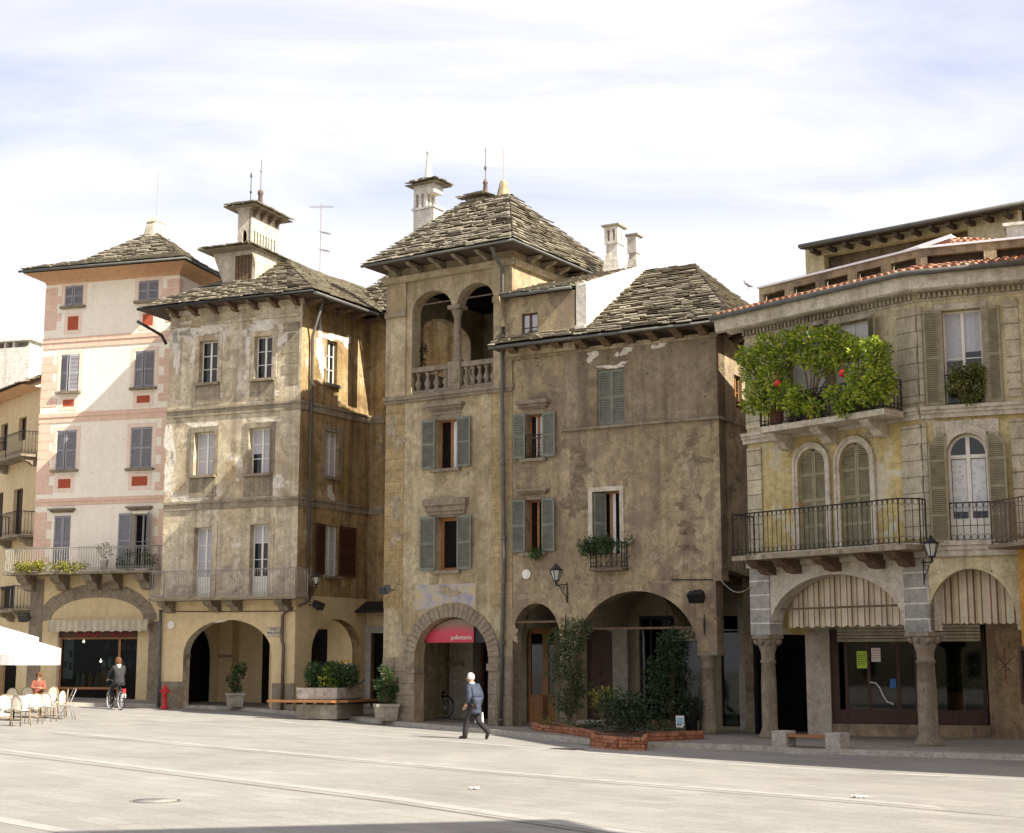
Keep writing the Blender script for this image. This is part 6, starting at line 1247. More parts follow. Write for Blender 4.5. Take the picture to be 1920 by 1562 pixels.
o3 = FC.p(2.2, -8, 0); mb.face([FC.p(2.2, -.3, zo), FC.p(2.2, -12, zo), FC.p(2.2, -12, 14.0), FC.p(2.2, -.3, 14.0)]); mb.face([FC.p(0, -.3, -1), FC.p(0, -2, -1), FC.p(0, -2, zo), FC.p(0, -.3, zo)])
mb.build('wall', M['orange_wall'], B)
mb = MB(); a, b, c, d = FC.p(1.9, .5, 14.0), Fo.p(.3, .6, 14.0), Fo.p(13, .6, 14.0), Fo.p(13, -9, 14.5); e = FC.p(1.9, -9, 14.5); mb.face([a, b, e]); mb.face([b, c, d, e]); mb.build('roof', M['tile'], B)
bal = part('balcony', 'stone', B, ((-.12, 3.5), (-.2, .75), (zo + .003, zo + .1)), fn=FC.p); mb = MB(); railing(mb, FC.p(0, .7, zo + .1), FC.p(3.4, .7, zo + .1), 1.05, step=.14, r=.01, scroll=1); railing(mb, FC.p(0, 0, zo + .1), FC.p(0, .7, zo + .1), 1.05, step=.14, r=.01, scroll=1); mb.build('railing', M['copper'], bal)
part('window', 'glass', B, ((2.9, 3.7), (-.2, -.15), (5.2, 7.2)), ((.9, 1.8), (-.25, -.2), (-.9, 2.4)), fn=FC.p); part('window', 'glass', B, *[((1.5 + 3 * i, 2.5 + 3 * i), (-.2, -.15), (4.6, 6.6)) for i in range(4)], fn=Fo.p)
sc = thing('showcase', 'brown framed glass showcase standing against the orange wall at the right edge', 'showcase', FC.p(.5, .1, gz(12, 36)))
z0, z1 = FC.z(1914, 1320, .1), FC.z(1914, 1212, .1); part('frame', 'darkwood', sc, ((.05, 1.2), (.01, .16), (z1 - .1, z1)), ((.05, 1.2), (.01, .16), (z0, z0 + .1)), ((.05, .15), (.01, .16), (z0 + .1, z1 - .1)), ((1.1, 1.2), (.01, .16), (z0 + .1, z1 - .1)), ((.06, .13), (.02, .1), (-.1, z0)), ((1.12, 1.19), (.02, .1), (-.1, z0)), fn=FC.p); part('pane', 'glass', sc, ((.15, 1.1), (.1, .12), (z0 + .1, z1 - .1)), fn=FC.p)

# ================================================================ houses behind the viewer (seen in reflections, they shade the foreground)
def backhouse(name, label, O, ang, L, D_, h, mat, rh=2.2, nw=6):
    F = Fac(O, (cos(ang), sin(ang))); B = thing(name, label, 'house', F.p(L / 2, -D_ / 2, gz(*O)))
    hl = []
    for k in range(nw):
        for z in (1.0, 4.6, 8.0):
            if z + 2 < h: x = (k + .5) * L / nw; hl.append([(x - .55, z), (x + .55, z), (x + .55, z + 1.9), (x - .55, z + 1.9)])
    mb = MB(); mb.wall(F.p, [(0, -1), (L, -1), (L, h), (0, h)], hl, 0, .3); shell(mb, F, 0, L, D_, -1, h); mb.build('wall', M[mat], B)
    for q in hl: part('window', 'glass', B, ((q[0][0], q[1][0]), (-.2, -.15), (q[0][1], q[2][1])), fn=F.p)
    mb = MB(); a, b, c, d = F.p(-.6, .6, h), F.p(L + .6, .6, h), F.p(L + .6, -D_ - .6, h), F.p(-.6, -D_ - .6, h); r0, r1 = F.p(D_ / 2, -D_ / 2, h + rh), F.p(L - D_ / 2, -D_ / 2, h + rh)
    for qd in ((a, b, r1, r0), (b, c, r1), (c, d, r0, r1), (d, a, r0)): mb.face(qd)
    mb.face([a, b, c, d]); mb.build('roof', M['tile'], B)
backhouse('square_house', 'narrow plastered house at the near right corner of the square, outside the view', (14.4, 10.1), pi + .384, 5.4, 8, 14.9, 'yellow_ground', nw=2, rh=1.2)
backhouse('square_house', 'long plastered house along the square far behind the viewer', (24, -26), pi, 60, 10, 9, 'palace', nw=14)
# ================================================================ street lamps, floodlights, signs
def lantern(name, label, F, px, y0, y1, arm_px, group):
    w = .75; u, z0 = F.uz(px, y1, w); z1 = F.z(px, y0, w); h = z1 - z0
    B = thing(name, label, 'street lamp', F.p(u, .05, z0), group); c = F.p(u, w, z0)
    mb = MB(); mb.lathe(c, [(.02, -.12), (.04, -.06), (.03, 0), (.09, .02), (.085, .05)], 6); mb.lathe(c + xyz(0, 0, h * .62), [(.2, 0), (.21, .03), (.12, h * .14), (.11, h * .2), (.06, h * .27), (.04, h * .3), (.05, h * .33), (.01, h * .4)], 6)
    for k in range(6): t = k * pi / 3; mb.tube([c + xyz(cos(t) * .085, sin(t) * .085, .04), c + xyz(cos(t) * .18, sin(t) * .18, h * .62)], .011, 4)
    mb.build('lamp_frame', M['iron'], B)
    mb = MB(); mb.lathe(c, [(.075, .05), (.165, h * .62)], 6); mb.build('lamp_glass', M['lampglass'], B)
    mb = MB(); ua = arm_px; zz = z0 - .1
    a = F.p(ua, .02, zz + .05); mb.tube([a, F.p(ua, .1, zz + .05), F.p((u + ua) / 2, w * .6, zz + .02), c + xyz(0, 0, -.1)], .02, 6)
    mb.tube([F.p(ua, .03, zz + .12), F.p(ua, .03, zz - .5)], .022, 6)
    mb.tube([F.p(ua, .04, zz - .42)] + [F.p(ua + (u - ua) * t * .8, .04 + w * .75 * t, zz - .42 + .4 * t ** .7 + .04 * sin(t * 9)) for t in (.2, .4, .6, .8, 1)], .014, 5)
    q = F.p(ua + (u - ua) * .3, .25, zz - .1); mb.tube([q + Vector(((F.n[0] * cos(t)) * .1 * (1 - t / 12), F.n[1] * cos(t) * .1 * (1 - t / 12), sin(t) * .1 * (1 - t / 12))) for t in [k * .6 for k in range(14)]], .01, 4)
    mb.build('arm', M['iron'], B); return B
m, nt, b_ = newmat('frosted_lamp_glass'); b_.inputs['Base Color'].default_value = (.42, .42, .38, 1); b_.inputs['Roughness'].default_value = .25; M['lampglass'] = m
lantern('street_lamp', 'old iron wall lantern with scrolled arm left of the big arch on the brown house', FH, 1043, 1057, 1091, FH.u(1064, 1110), 'iron wall lanterns')
lantern('street_lamp', 'old iron wall lantern at the corner pillar of the palazzo above the columns', FA, 1747, 1004, 1046, FB.u(1752, 1060) - .12 if False else -.1, 'iron wall lanterns')
lantern('street_lamp', 'small iron wall lantern on the shaded side of the aged corner house', FS, 593, 1074, 1097, FS.u(580, 1100), 'iron wall lanterns')
def flood(label, F, px, py, sz, tilt, w=.45):
    u, z = F.uz(px, py, w); B = thing('floodlight', label, 'floodlight', F.p(u, 0, z), 'floodlights on the facades'); ca, sa = cos(tilt), sin(tilt)
    fn = lambda a, b, c: F.p(u + a, w + b * ca - c * sa, z + b * sa + c * ca)
    mb = MB(); mb.hexa([fn(-sz, -.1, -sz * .55), fn(sz, -.1, -sz * .55), fn(sz, -.1, sz * .55), fn(-sz, -.1, sz * .55), fn(-sz * 1.05, .14, -sz * .7), fn(sz * 1.05, .14, -sz * .7), fn(sz * 1.05, .14, sz * .7), fn(-sz * 1.05, .14, sz * .7)]); mb.box(fn, (-sz * .6, sz * .6), (-.2, -.1), (-.1, .1)); mb.build('housing', M['black'], B)
    mb = MB(); mb.tube([F.p(u, .003, z + .02), F.p(u, w - .18, z), fn(0, -.15, 0)], .022, 6); mb.build('bracket', M['iron'], B)
    part('pane', 'glass', B, ((-sz * .95, sz * .95), (.141, .146), (-sz * .6, sz * .6)), fn=fn)
flood('black floodlight over the big arch of the brown house, beside its right corner', FH, 1306, 1118, .22, -.6); flood('floodlight on the left edge of the stone tower house', FT, 722, 1106, .16, -.35, .5)
flood('dark floodlight on the side wall of the aged corner house', FS, 597, 1135, .18, -.5); flood('small dark floodlight on the pink house wall above the parasols', FP, 46, 1158, .2, -.4, .5)
sg = thing('street_sign', 'small pale marble street name plaque right of the corner house arch', 'street sign', FG.p(FG.u(514, 1185), .01, FG.z(514, 1185))); r = FG.rect(502, 1177.5, 526, 1192)
part('plaque', 'trim_white', sg, ((r[0], r[1]), (.01, .04), (r[2], r[3])), fn=FG.p); part('rim', 'concrete', sg, ((r[0] - .03, r[1] + .03), (.009, .03), (r[3], r[3] + .03)), ((r[0] - .03, r[1] + .03), (.009, .03), (r[2] - .03, r[2])), fn=FG.p)
text('PIAZZA', 'lettering', 'black', FG, (r[0] + r[1]) / 2, r[2] + .2, .09, sg, .043); text('MERCATO', 'lettering', 'black', FG, (r[0] + r[1]) / 2, r[2] + .06, .11, sg, .043)
for F, px, py, lab in ((FH, 988, 1077, 'round white wall plate on the brown house, left of the lantern'), (FG, 322, 1172, 'small white wall box left of the corner house arch')):
    u, z = F.uz(px, py); mb = MB(); fn = lambda a, b, c: F.p(u + a, .01 + b, z + c); mb.prism(fn, [(cos(t * pi / 8) * .15, sin(t * pi / 8) * .15) for t in range(16)], 0, .04); mb.prism(fn, [(cos(t * pi / 8) * .08, sin(t * pi / 8) * .08) for t in range(16)], .04, .055); tag(mb.build('wall_plate', M['white_paint']), lab, 'wall plate')
ys = thing('vertical_sign', 'narrow yellow sign hanging in the tower passage above a brown box', 'sign', FT.p(FT.u(834, 1220, BT), BT, FT.z(834, 1231, BT))); r = FT.rect(829, 1207, 839, 1231, BT)
M['yellow'] = plain('yellow_sign', (.55, .38, .04), .6, .15); part('board', 'yellow', ys, ((r[0], r[1]), (BT + .01, BT + .08), (r[2], r[3])), fn=FT.p); r = FT.rect(831.5, 1234, 836.5, 1249, BT); part('box', 'darkwood', ys, ((r[0], r[1]), (BT + .01, BT + .12), (r[2], r[3])), fn=FT.p)
mb = MB()
for pts in ([(786, 1244), (792, 1262), (797, 1250), (802, 1264), (808, 1244)], [(806, 1262), (815, 1256), (824, 1249)], [(790, 1247), (795, 1244)]): mb.tube([FT.p(FT.u(x, y, BT), BT + .012, FT.z(x, y, BT)) for x, y in pts], .02, 5)
mb.build('graffiti', M['spray'], bpy.data.objects['tower_house'])
mb = MB()
for pts in ([(655, 1270), (664, 1280), (676, 1281), (684, 1273)], [(664, 1268), (662, 1276), (670, 1290)], [(659, 1250), (665, 1246), (664, 1256), (657, 1258), (660, 1248)]): mb.tube([FS.p(FS.u(x, y), .02, FS.z(x, y)) for x, y in pts], .022, 5)
M['spray_blue'] = plain('blue_spray_paint', (.05, .16, .2), .9, .1); mb.build('graffiti', M['spray_blue'], gA)
r = FS.rect(640, 1238, 656, 1289, BS); po = thing('wall_poster', 'yellow framed poster on the arcade wall behind the planter shrub', 'poster', FS.p((r[0] + r[1]) / 2, BS, r[2])); part('frame', 'yellow', po, ((r[0], r[1]), (BS + .01, BS + .05), (r[2], r[3])), fn=FS.p); part('print', 'paper', po, ((r[0] + .08, r[1] - .08), (BS + .051, BS + .055), (r[2] + .1, r[3] - .1)), fn=FS.p)

# ================================================================ planters, benches, hydrant, bins
def potted(label, px, py, wid, h, fol, seed, mat='concrete'):
    g = ground(px, py, .12); B = thing('potted_shrub', label, 'potted plant', g, 'shrubs in square stone planters'); fn = frame_at(g, .25); w = wid / 2
    mb = MB(); mb.hexa([fn(-w * .88, -w * .88, .02), fn(w * .88, -w * .88, .02), fn(w * .88, w * .88, .02), fn(-w * .88, w * .88, .02), fn(-w, -w, h - .1), fn(w, -w, h - .1), fn(w, w, h - .1), fn(-w, w, h - .1)]); mb.box(fn, (-w - .03, w + .03), (-w - .03, w + .03), (h - .1, h))
    for k in (-.5, .5):
        for s in (-1,): mb.box(fn, (k * w - w * .36, k * w + w * .36), (-w * .97, -w * .93), (h * .2, h * .68))
    mb.build('planter', M[mat], B); part('soil', 'soil', B, ((-w * .85, w * .85), (-w * .85, w * .85), (h, h + .015)), fn=fn)
    tips = [g + Vector((dx, dy, h + dz)) for dx, dy, dz, r in fol]; mb = MB(); stems(mb, g + xyz(0, 0, h), tips, .022); mb.build('stem', M['timber'], B)
    mb = MB()
    for (dx, dy, dz, r) in fol: foliage(mb, g + Vector((dx, dy, h + dz)), (r, r, r * .9), int(260 * (r / .25) ** 2), (.07, .14), .2)
    mb.build('foliage', M['leaf'], B)
potted('thin leggy shrub in a square stone planter inside the corner house arch', 440, 1326, .62, .52, [(0, 0, .28, .2), (-.15, 0, .5, .16), (.12, 0, .66, .2), (.2, .05, .9, .2), (-.02, 0, .85, .16), (.05, 0, .12, .14)], 1)
potted('bushy shrub in a square stone planter at the left pier of the tower house', 724, 1352, .7, .55, [(0, 0, .25, .3), (-.22, 0, .62, .2), (.1, 0, .6, .26), (.0, 0, .95, .18), (.3, 0, .42, .18), (-.1, 0, 1.12, .12), (.48, 0, .72, .12)], 2)
gq = ground(640, 1344, .1); PB = thing('planter_bench', 'large stepped granite planter with wooden bench boards and an oleander bush', 'planter bench', gq); a_ = atan2(FG.d[1], FG.d[0])
c0 = ground(631, 1346, .1); fn = frame_at(c0, a_)                  # local origin = near corner, x right, y away
s2 = dirv(2300); def_f = lambda x, y, z: Vector((c0.x - FG.d[0] * x + s2[0] * y, c0.y - FG.d[1] * x + s2[1] * y, c0.z + z))
Lx, Ly = 1.55, 1.75
mb = MB(); mb.box(def_f, (.0, Lx), (.0, Ly), (-.05, .42)); mb.build('base', M['concrete'], PB)
mb = MB(); mb.box(def_f, (-.0, Lx + .02), (-.0, Ly), (.62, .98)); mb.box(def_f, (.06, Lx - .06), (.06, Ly - .06), (.42, .62)); mb.build('trough', M['granite'], PB)
part('soil', 'soil', PB, ((.1, Lx - .1), (.1, Ly - .1), (.98, .99)), fn=def_f)
mb = MB(); mb.box(def_f, (-.06, Lx + .9), (-.42, -.03), (.5, .57)); mb.box(def_f, (-.42, -.03), (-.03, Ly + .9), (.503, .573)); mb.build('bench_board', M['wood'], PB)
mb = MB()
for i in range(5): part('bench_bracket', 'iron', PB, ((.1 + i * .4, .16 + i * .4), (-.36, -.01), (.43, .498)), fn=def_f); part('bench_bracket', 'iron', PB, ((-.36, -.01), (.15 + i * .42, .21 + i * .42), (.43, .5)), fn=def_f)
mb = MB(); cc = def_f(Lx * .5, Ly * .5, 1.0)
for _ in range(26): p = cc + Vector((R(-.7, .7), R(-.55, .55), R(.1, .66))); foliage(mb, p, (.3, .3, .26), 150, (.09, .18), -.2)
mb.build('foliage', M['leaf'], PB); mb = MB()
for _ in range(4): foliage(mb, cc + Vector((R(-.25, .35), -.55, R(.1, .6))), (.16, .14, .16), 45, (.08, .14), -.1)
mb.build('young_leaves', M['leaf_bright'], PB); mb = MB(); stems(mb, cc - xyz(0, 0, .05), [cc + Vector((R(-.6, .6), R(-.4, .4), R(.3, .6))) for _ in range(9)], .02); mb.build('stem', M['timber'], PB)

e0, e1 = ground(1461, 1409, .0), ground(1562, 1414, .0); SB = thing('stone_bench', 'street bench of two rough granite blocks with a wooden plank before the palazzo column', 'bench', e0.lerp(e1, .5)); ab = atan2(e1.y - e0.y, e1.x - e0.x)
for e in (e0, e1): fb = frame_at(e, ab); mb = MB(); mb.box(fb, (-.21, .21), (-.02, .48), (-.06, .5)); o = mb.build('block', M['granite'], SB); bv = o.modifiers.new('bevel', 'BEVEL'); bv.width = .03; bv.segments = 2
fb = frame_at(e0, ab); Lb_ = (e1 - e0).length; part('plank', 'wood', SB, ((.213, Lb_ - .213), (.04, .22), (.36, .42)), ((.213, Lb_ - .213), (.24, .42), (.362, .42)), fn=fb)
gh_ = FG.p(FG.u(309, 1300, .5), .5, 0); gh_.z = gz(gh_.x, gh_.y) + .02; HY = thing('fire_hydrant', 'red cast iron fire hydrant at the foot of the downpipe of the corner house', 'fire hydrant', gh_)
mb = MB(); mb.lathe(gh_, [(.15, -.05), (.15, .06), (.09, .09), (.085, .5), (.11, .52), (.11, .56), (.085, .58), (.085, .7), (.1, .72), (.08, .8), (.03, .85), (.03, .88)], 14); mb.build('body', M['red'], HY)
for s in (-1, 1): mb = MB(); mb.tube([gh_ + xyz(0, 0, .63), gh_ + xyz(s * .15, -.03, .63)], [.045, .05], 8); mb.tube([gh_ + xyz(s * .15, -.03, .63), gh_ + xyz(s * .18, -.035, .63)], .06, 8); mb.build('outlet', M['red'], HY)
gb = FH.p(FH.u(1305, 1330, -.1), .25, 0); gb.z = gz(gb.x, gb.y) + .12; TB = thing('litter_bin', 'dark cylindrical litter bin beside the stone column of the brown house', 'litter bin', gb)
mb = MB(); mb.lathe(gb, [(.17, .02), (.19, .95), (.21, .97), (.21, 1.02), (.17, 1.02)], 16); mb.build('drum', M['iron'], TB); mb = MB(); mb.tube([gb + xyz(.24, 0, -.02), gb + xyz(.24, 0, 1.35)], .025, 6); mb.build('post', M['iron'], TB)

# ================================================================ brick flower bed with its plants
bp = [(998, 1369), (1012, 1374), (1060, 1379), (1108, 1386), (1112, 1395), (1160, 1400), (1208, 1401), (1212, 1393), (1270, 1391), (1314, 1389)]
fp = [ground(x, y, .08) for x, y in bp]; bk_ = [fp[-1] + Vector((.15, .9, 0)), fp[5] + Vector((-.2, 1.8, 0)), fp[0] + Vector((.5, .8, 0))]
def brickmat():
    m, nt, b = newmat('red_garden_brick'); g = N(nt, 'ShaderNodeNewGeometry'); n = noise(nt, pos(nt), 14, 6, .7)
    col = ramp(nt, g.outputs['Random Per Island'], [(0, (.22, .075, .035)), (.5, (.34, .13, .06)), (1, (.44, .2, .1))]); nt.links.new(mix(nt, .8, col, ramp(nt, n, [(.3, .5), (.65, 1.1)]), 'MULTIPLY'), b.inputs['Base Color']); b.inputs['Roughness'].default_value = .9; bump(nt, b, n, .4, .02); return m
M['brick'] = brickmat()
FB_ = thing('flower_bed', 'low bed edged with red bricks in front of the brown house arch', 'flower bed', fp[4])
mb = MB(); loop = fp + bk_
for a, b in zip(loop, loop[1:] + loop[:1]):
    d = b - a; L = d.length; d.normalize(); nn = Vector((-d.y, d.x, 0)).normalized()
    for k in range(4):
        s = -.1 * (k % 2)
        while s < L: x0, x1 = max(0, s), min(L, s + .2); s += .212; j = R(-.01, .012); zt_ = .085 * k; A0, A1 = a + d * x0, a + d * x1; (x1 - x0 > .04) and mb.hexa([A0 + nn * (-.05 + j) + xyz(0, 0, zt_ - .1), A1 + nn * (-.05 + j) + xyz(0, 0, zt_ - .1), A1 + nn * (.06 + j) + xyz(0, 0, zt_ - .1), A0 + nn * (.06 + j) + xyz(0, 0, zt_ - .1), A0 + nn * (-.05 + j) + xyz(0, 0, zt_ - .025), A1 + nn * (-.05 + j) + xyz(0, 0, zt_ - .025), A1 + nn * (.06 + j) + xyz(0, 0, zt_ - .025), A0 + nn * (.06 + j) + xyz(0, 0, zt_ - .025)])
mb.build('brick_edging', M['brick'], FB_)
mb = MB(); cen = sum(loop, Vector()) / len(loop) + xyz(0, 0, .24)
for a, b in zip(loop, loop[1:] + loop[:1]): mb.face([a + xyz(0, 0, .19), b + xyz(0, 0, .19), cen])
mb.build('soil', M['soil'], FB_)
def plant(name, label, cat, base, clus, per, mat, L=(.07, .14), droop=0.0, stem=True, group=None):
    B = thing(name, label, cat, base, group); mb = MB()
    for dx, dy, dz, rx, rz in clus: foliage(mb, base + Vector((dx, dy, dz)), (rx, rx, rz), int(per * (rx / .3) * (rz / .3)), L, droop)
    mb.build('foliage', M[mat], B)
    if stem: mb = MB(); stems(mb, base, [base + Vector((c[0], c[1], c[2])) for c in clus], .016); mb.build('stem', M['timber'], B)
    return B
def bed(px, py, up=.22): return ground(px, py, .08) + xyz(0, 0, up)
b0_ = bed(1068, 1371); plant('climbing_shrub', 'tall wispy climbing shrub against the pier between the two arches', 'shrub', b0_, [(R(-.42, .42), R(-.1, .15), .35 + i * .14 + R(0, .2), R(.26, .42), R(.22, .34)) for i in range(19)], 210, 'leaf', (.05, .12), .1)
b0_ = bed(1168, 1391); plant('round_shrub', 'dense dark round shrub at the front of the brick bed', 'shrub', b0_, [(R(-.62, .62), R(-.3, .35), .15 + R(0, .75), .34, .3) for i in range(18)], 190, 'leaf_dark', (.05, .11))
plant('yellow_shrub', 'yellow-green shrub left of the dark round shrub in the brick bed', 'shrub', bed(1130, 1380), [(R(-.3, .35), R(-.1, .2), .4 + R(0, .65), .22, .2) for i in range(9)], 80, 'leaf_yellow', (.06, .12))
plant('bamboo_shrub', 'tall dark leafy shrub before the shop window right of the brick bed', 'shrub', bed(1264, 1379), [(R(-.75, .75) * (1 - i / 26), R(-.1, .3), .2 + i * .13, R(.28, .45), R(.25, .38)) for i in range(19)], 190, 'leaf_dark', (.07, .15), .1)
plant('low_hedge', 'low clipped dark green bush behind the bricks at the left of the bed', 'shrub', bed(1066, 1377), [(i * .18 - .6, 0, .1, .2, .15) for i in range(7)], 110, 'leaf', (.04, .08), stem=False)
plant('red_flowers', 'low red and yellow flowering plants at the left end of the brick bed', 'flowers', bed(1018, 1372), [(R(-.2, .4), R(0, .2), .08, .16, .12) for i in range(6)], 70, 'leaf_yellow', (.04, .09), stem=False)
def blooms(label, px, py, n, sx, mat):
    b = bed(px, py, .3); mb = MB(); lf = MB()
    for _ in range(n):
        c = b + Vector((R(-sx, sx), R(-.18, .18), R(0, .14)))
        for k in range(5): t = k * 1.257; mb.leaf(c, Vector((cos(t), sin(t), .5)), Vector((0, 0, 1)), .045, .04)
    B = thing('flowers', label, 'flowers', b); mb.build('bloom', M[mat], B)['kind'] = 'stuff'; foliage(lf, b, (sx, .2, .1), 260, (.04, .09)); lf.build('foliage', M['leaf'], B)
blooms('cluster of small white flowers in the middle of the brick bed', 1108, 1381, 110, .42, 'petal_white'); blooms('scattered red flowers at the right end of the brick bed', 1250, 1384, 26, .5, 'petal_red')
r = FH.rect(1268, 1342, 1283, 1364, .9); pn = thing('plant_notice', 'small white and blue notice board on a stake at the right of the brick bed', 'notice', FH.p((r[0] + r[1]) / 2, .9, gz(5, 44))); part('board', 'paper', pn, ((r[0], r[1]), (.9, .92), (r[2], r[3])), fn=FH.p); M['paleblue'] = plain('pale_blue_print', (.25, .42, .5), .7, .25, 14); part('print', 'paleblue', pn, ((r[0] + .03, r[1] - .03), (.921, .924), (r[2] + .08, r[3] - .05)), fn=FH.p); part('stake', 'timber', pn, (((r[0] + r[1]) / 2 - .015, (r[0] + r[1]) / 2 + .015), (.88, .898), (gz(5, 44), r[2] + .1)), fn=FH.p)
# window and balcony plants
def hang(name, label, F, px0, px1, y0, y1, w, n, mat, per=90, L=(.06, .12), droop=.5):
    u0, u1, z0, z1 = F.rect(px0, y0, px1, y1, w); base = F.p((u0 + u1) / 2, w, z0); B = thing(name, label, 'plant', base); mb = MB()
    for _ in range(n): foliage(mb, F.p(R(u0, u1), w + R(-.12, .15), R(z0, z1)), (.17, .17, .15), per, L, droop)
    mb.build('foliage', M[mat], B); return B
hang('window_plant', 'trailing green plants spilling over the little balcony of the brown house', FH, 1082, 1183, 1012, 1030, .4, 20, 'leaf', 85)
hang('window_plant', 'small bright green plant on the sill of the lowest shuttered window beside the downpipe', FH, 986, 1012, 1032, 1044, .2, 4, 'leaf', 70)
hang('window_plant', 'bushy olive-green plant hanging in the upper corner window of the palazzo', FB, 1784, 1838, 690, 752, .16, 20, 'leaf_olive', 100, (.06, .13), .6)
hang('balcony_plant', 'yellow-green trailing plants along the left of the pink house balcony', FP, 28, 85, 1058, 1068, .98, 20, 'leaf_yellow', 60); hang('balcony_plant', 'patch of yellow flowers in the middle of the pink house balcony', FP, 95, 165, 1058, 1068, .98, 18, 'leaf_yellow', 50); hang('balcony_plant', 'darker green potted plants at the right of the pink house balcony', FP, 225, 290, 1032, 1066, .7, 16, 'leaf', 60)
hang('loggia_plant', 'small dark shrub standing in the left corner of the tower loggia', FT, 775, 792, 650, 690, -.6, 7, 'leaf_dark', 90)
pt = thing('flower_pot', 'white pot with a grey plant on the middle of the pink house balcony', 'flower pot', FP.p(FP.u(195, 1062, .6), .6, FP.z(195, 1068, .6))); c = FP.p(FP.u(195, 1062, .6), .6, FP.z(195, 1068, .6)); mb = MB(); mb.lathe(c, [(.12, 0), (.17, .35), (.19, .36), (.19, .4)], 12); mb.build('pot', M['white_paint'], pt); mb = MB(); foliage(mb, c + xyz(0, 0, .75), (.3, .2, .3), 160, (.06, .12)); mb.build('foliage', M['leaf_olive'], pt)
# citrus-like trees in pots on the upper palazzo balcony
def citrus(label, px, blobs, stem_px):
    zb_ = FA.z(1540, 784, 1.0) + .0; base = FA.p(FA.u(stem_px, 770, .75), .75, zb_); B = thing('balcony_shrub', label, 'shrub', base, 'leafy shrubs on the upper palazzo balcony')
    mb = MB(); mb.lathe(base, [(.16, .01), (.21, .4), (.23, .4), (.23, .45)], 12); mb.build('pot', M['terracotta'], B); mb = MB(); fo = MB(); tips = []
    for x, y, rr, w in blobs:
        c = FA.p(FA.u(x, y, w), w, FA.z(x, y, w)); tips.append(c); foliage(fo, c, (rr, rr * .9, rr * .85), int(640 * (rr / .4) ** 2), (.05, .17), .1)
    stems(mb, base + xyz(0, 0, .4), tips, .03); mb.build('stem', M['timber'], B); fo.build('foliage', M['leaf_bright'], B)
M['terracotta'] = plain('terracotta', (.32, .13, .07), .8, .15)
citrus('broad leafy shrub at the left end of the upper palazzo balcony', 1440, [(1400, 668, .3, .9), (1412, 700, .35, .8), (1430, 672, .4, .9), (1440, 645, .34, .8), (1420, 735, .36, 1.0), (1450, 710, .42, .9), (1465, 672, .4, .8), (1470, 740, .4, 1.0), (1440, 760, .35, 1.0), (1475, 640, .3, .8), (1408, 760, .26, 1.1), (1490, 760, .3, 1.1)], 1455)
citrus('tall bright leafy shrub spreading over the middle of the upper palazzo balcony', 1540, [(1500, 660, .36, .8), (1505, 632, .34, .8), (1535, 640, .38, .9), (1560, 632, .36, .8), (1590, 650, .36, .8), (1520, 675, .3, .9), (1545, 690, .26, .8), (1560, 665, .36, .9), (1500, 745, .34, 1.1), (1525, 765, .26, 1.1), (1580, 680, .3, .9)], 1520)
citrus('bright yellow-green leafy shrub hanging over the right end of the upper palazzo balcony', 1630, [(1610, 655, .34, .9), (1635, 650, .28, 1.0), (1645, 680, .34, 1.1), (1650, 710, .4, 1.1), (1630, 735, .38, 1.1), (1660, 735, .3, 1.1), (1610, 705, .34, 1.0), (1600, 740, .32, 1.1), (1585, 765, .28, 1.1), (1655, 655, .22, 1.0), (1565, 740, .3, 1.1)], 1610)
for px, py, lab in ((1458, 719, 'red round lantern ball hung in the left shrub of the palazzo balcony'), (1579, 700, 'red round lantern ball hung near the middle of the palazzo balcony shrubs')):
    c = FA.p(FA.u(px, py, 1.2), 1.2, FA.z(px, py, 1.2)); mb = MB(); mb.lathe(c, [(.02, -.1), (.06, -.08), (.1, -.03), (.1, .02), (.06, .08), (.02, .1)], 14); mb.tube([c + xyz(0, 0, .09), c + xyz(0, 0, .3)], .006, 4); tag(mb.build('lantern_ball', M['red']), lab, 'decoration')

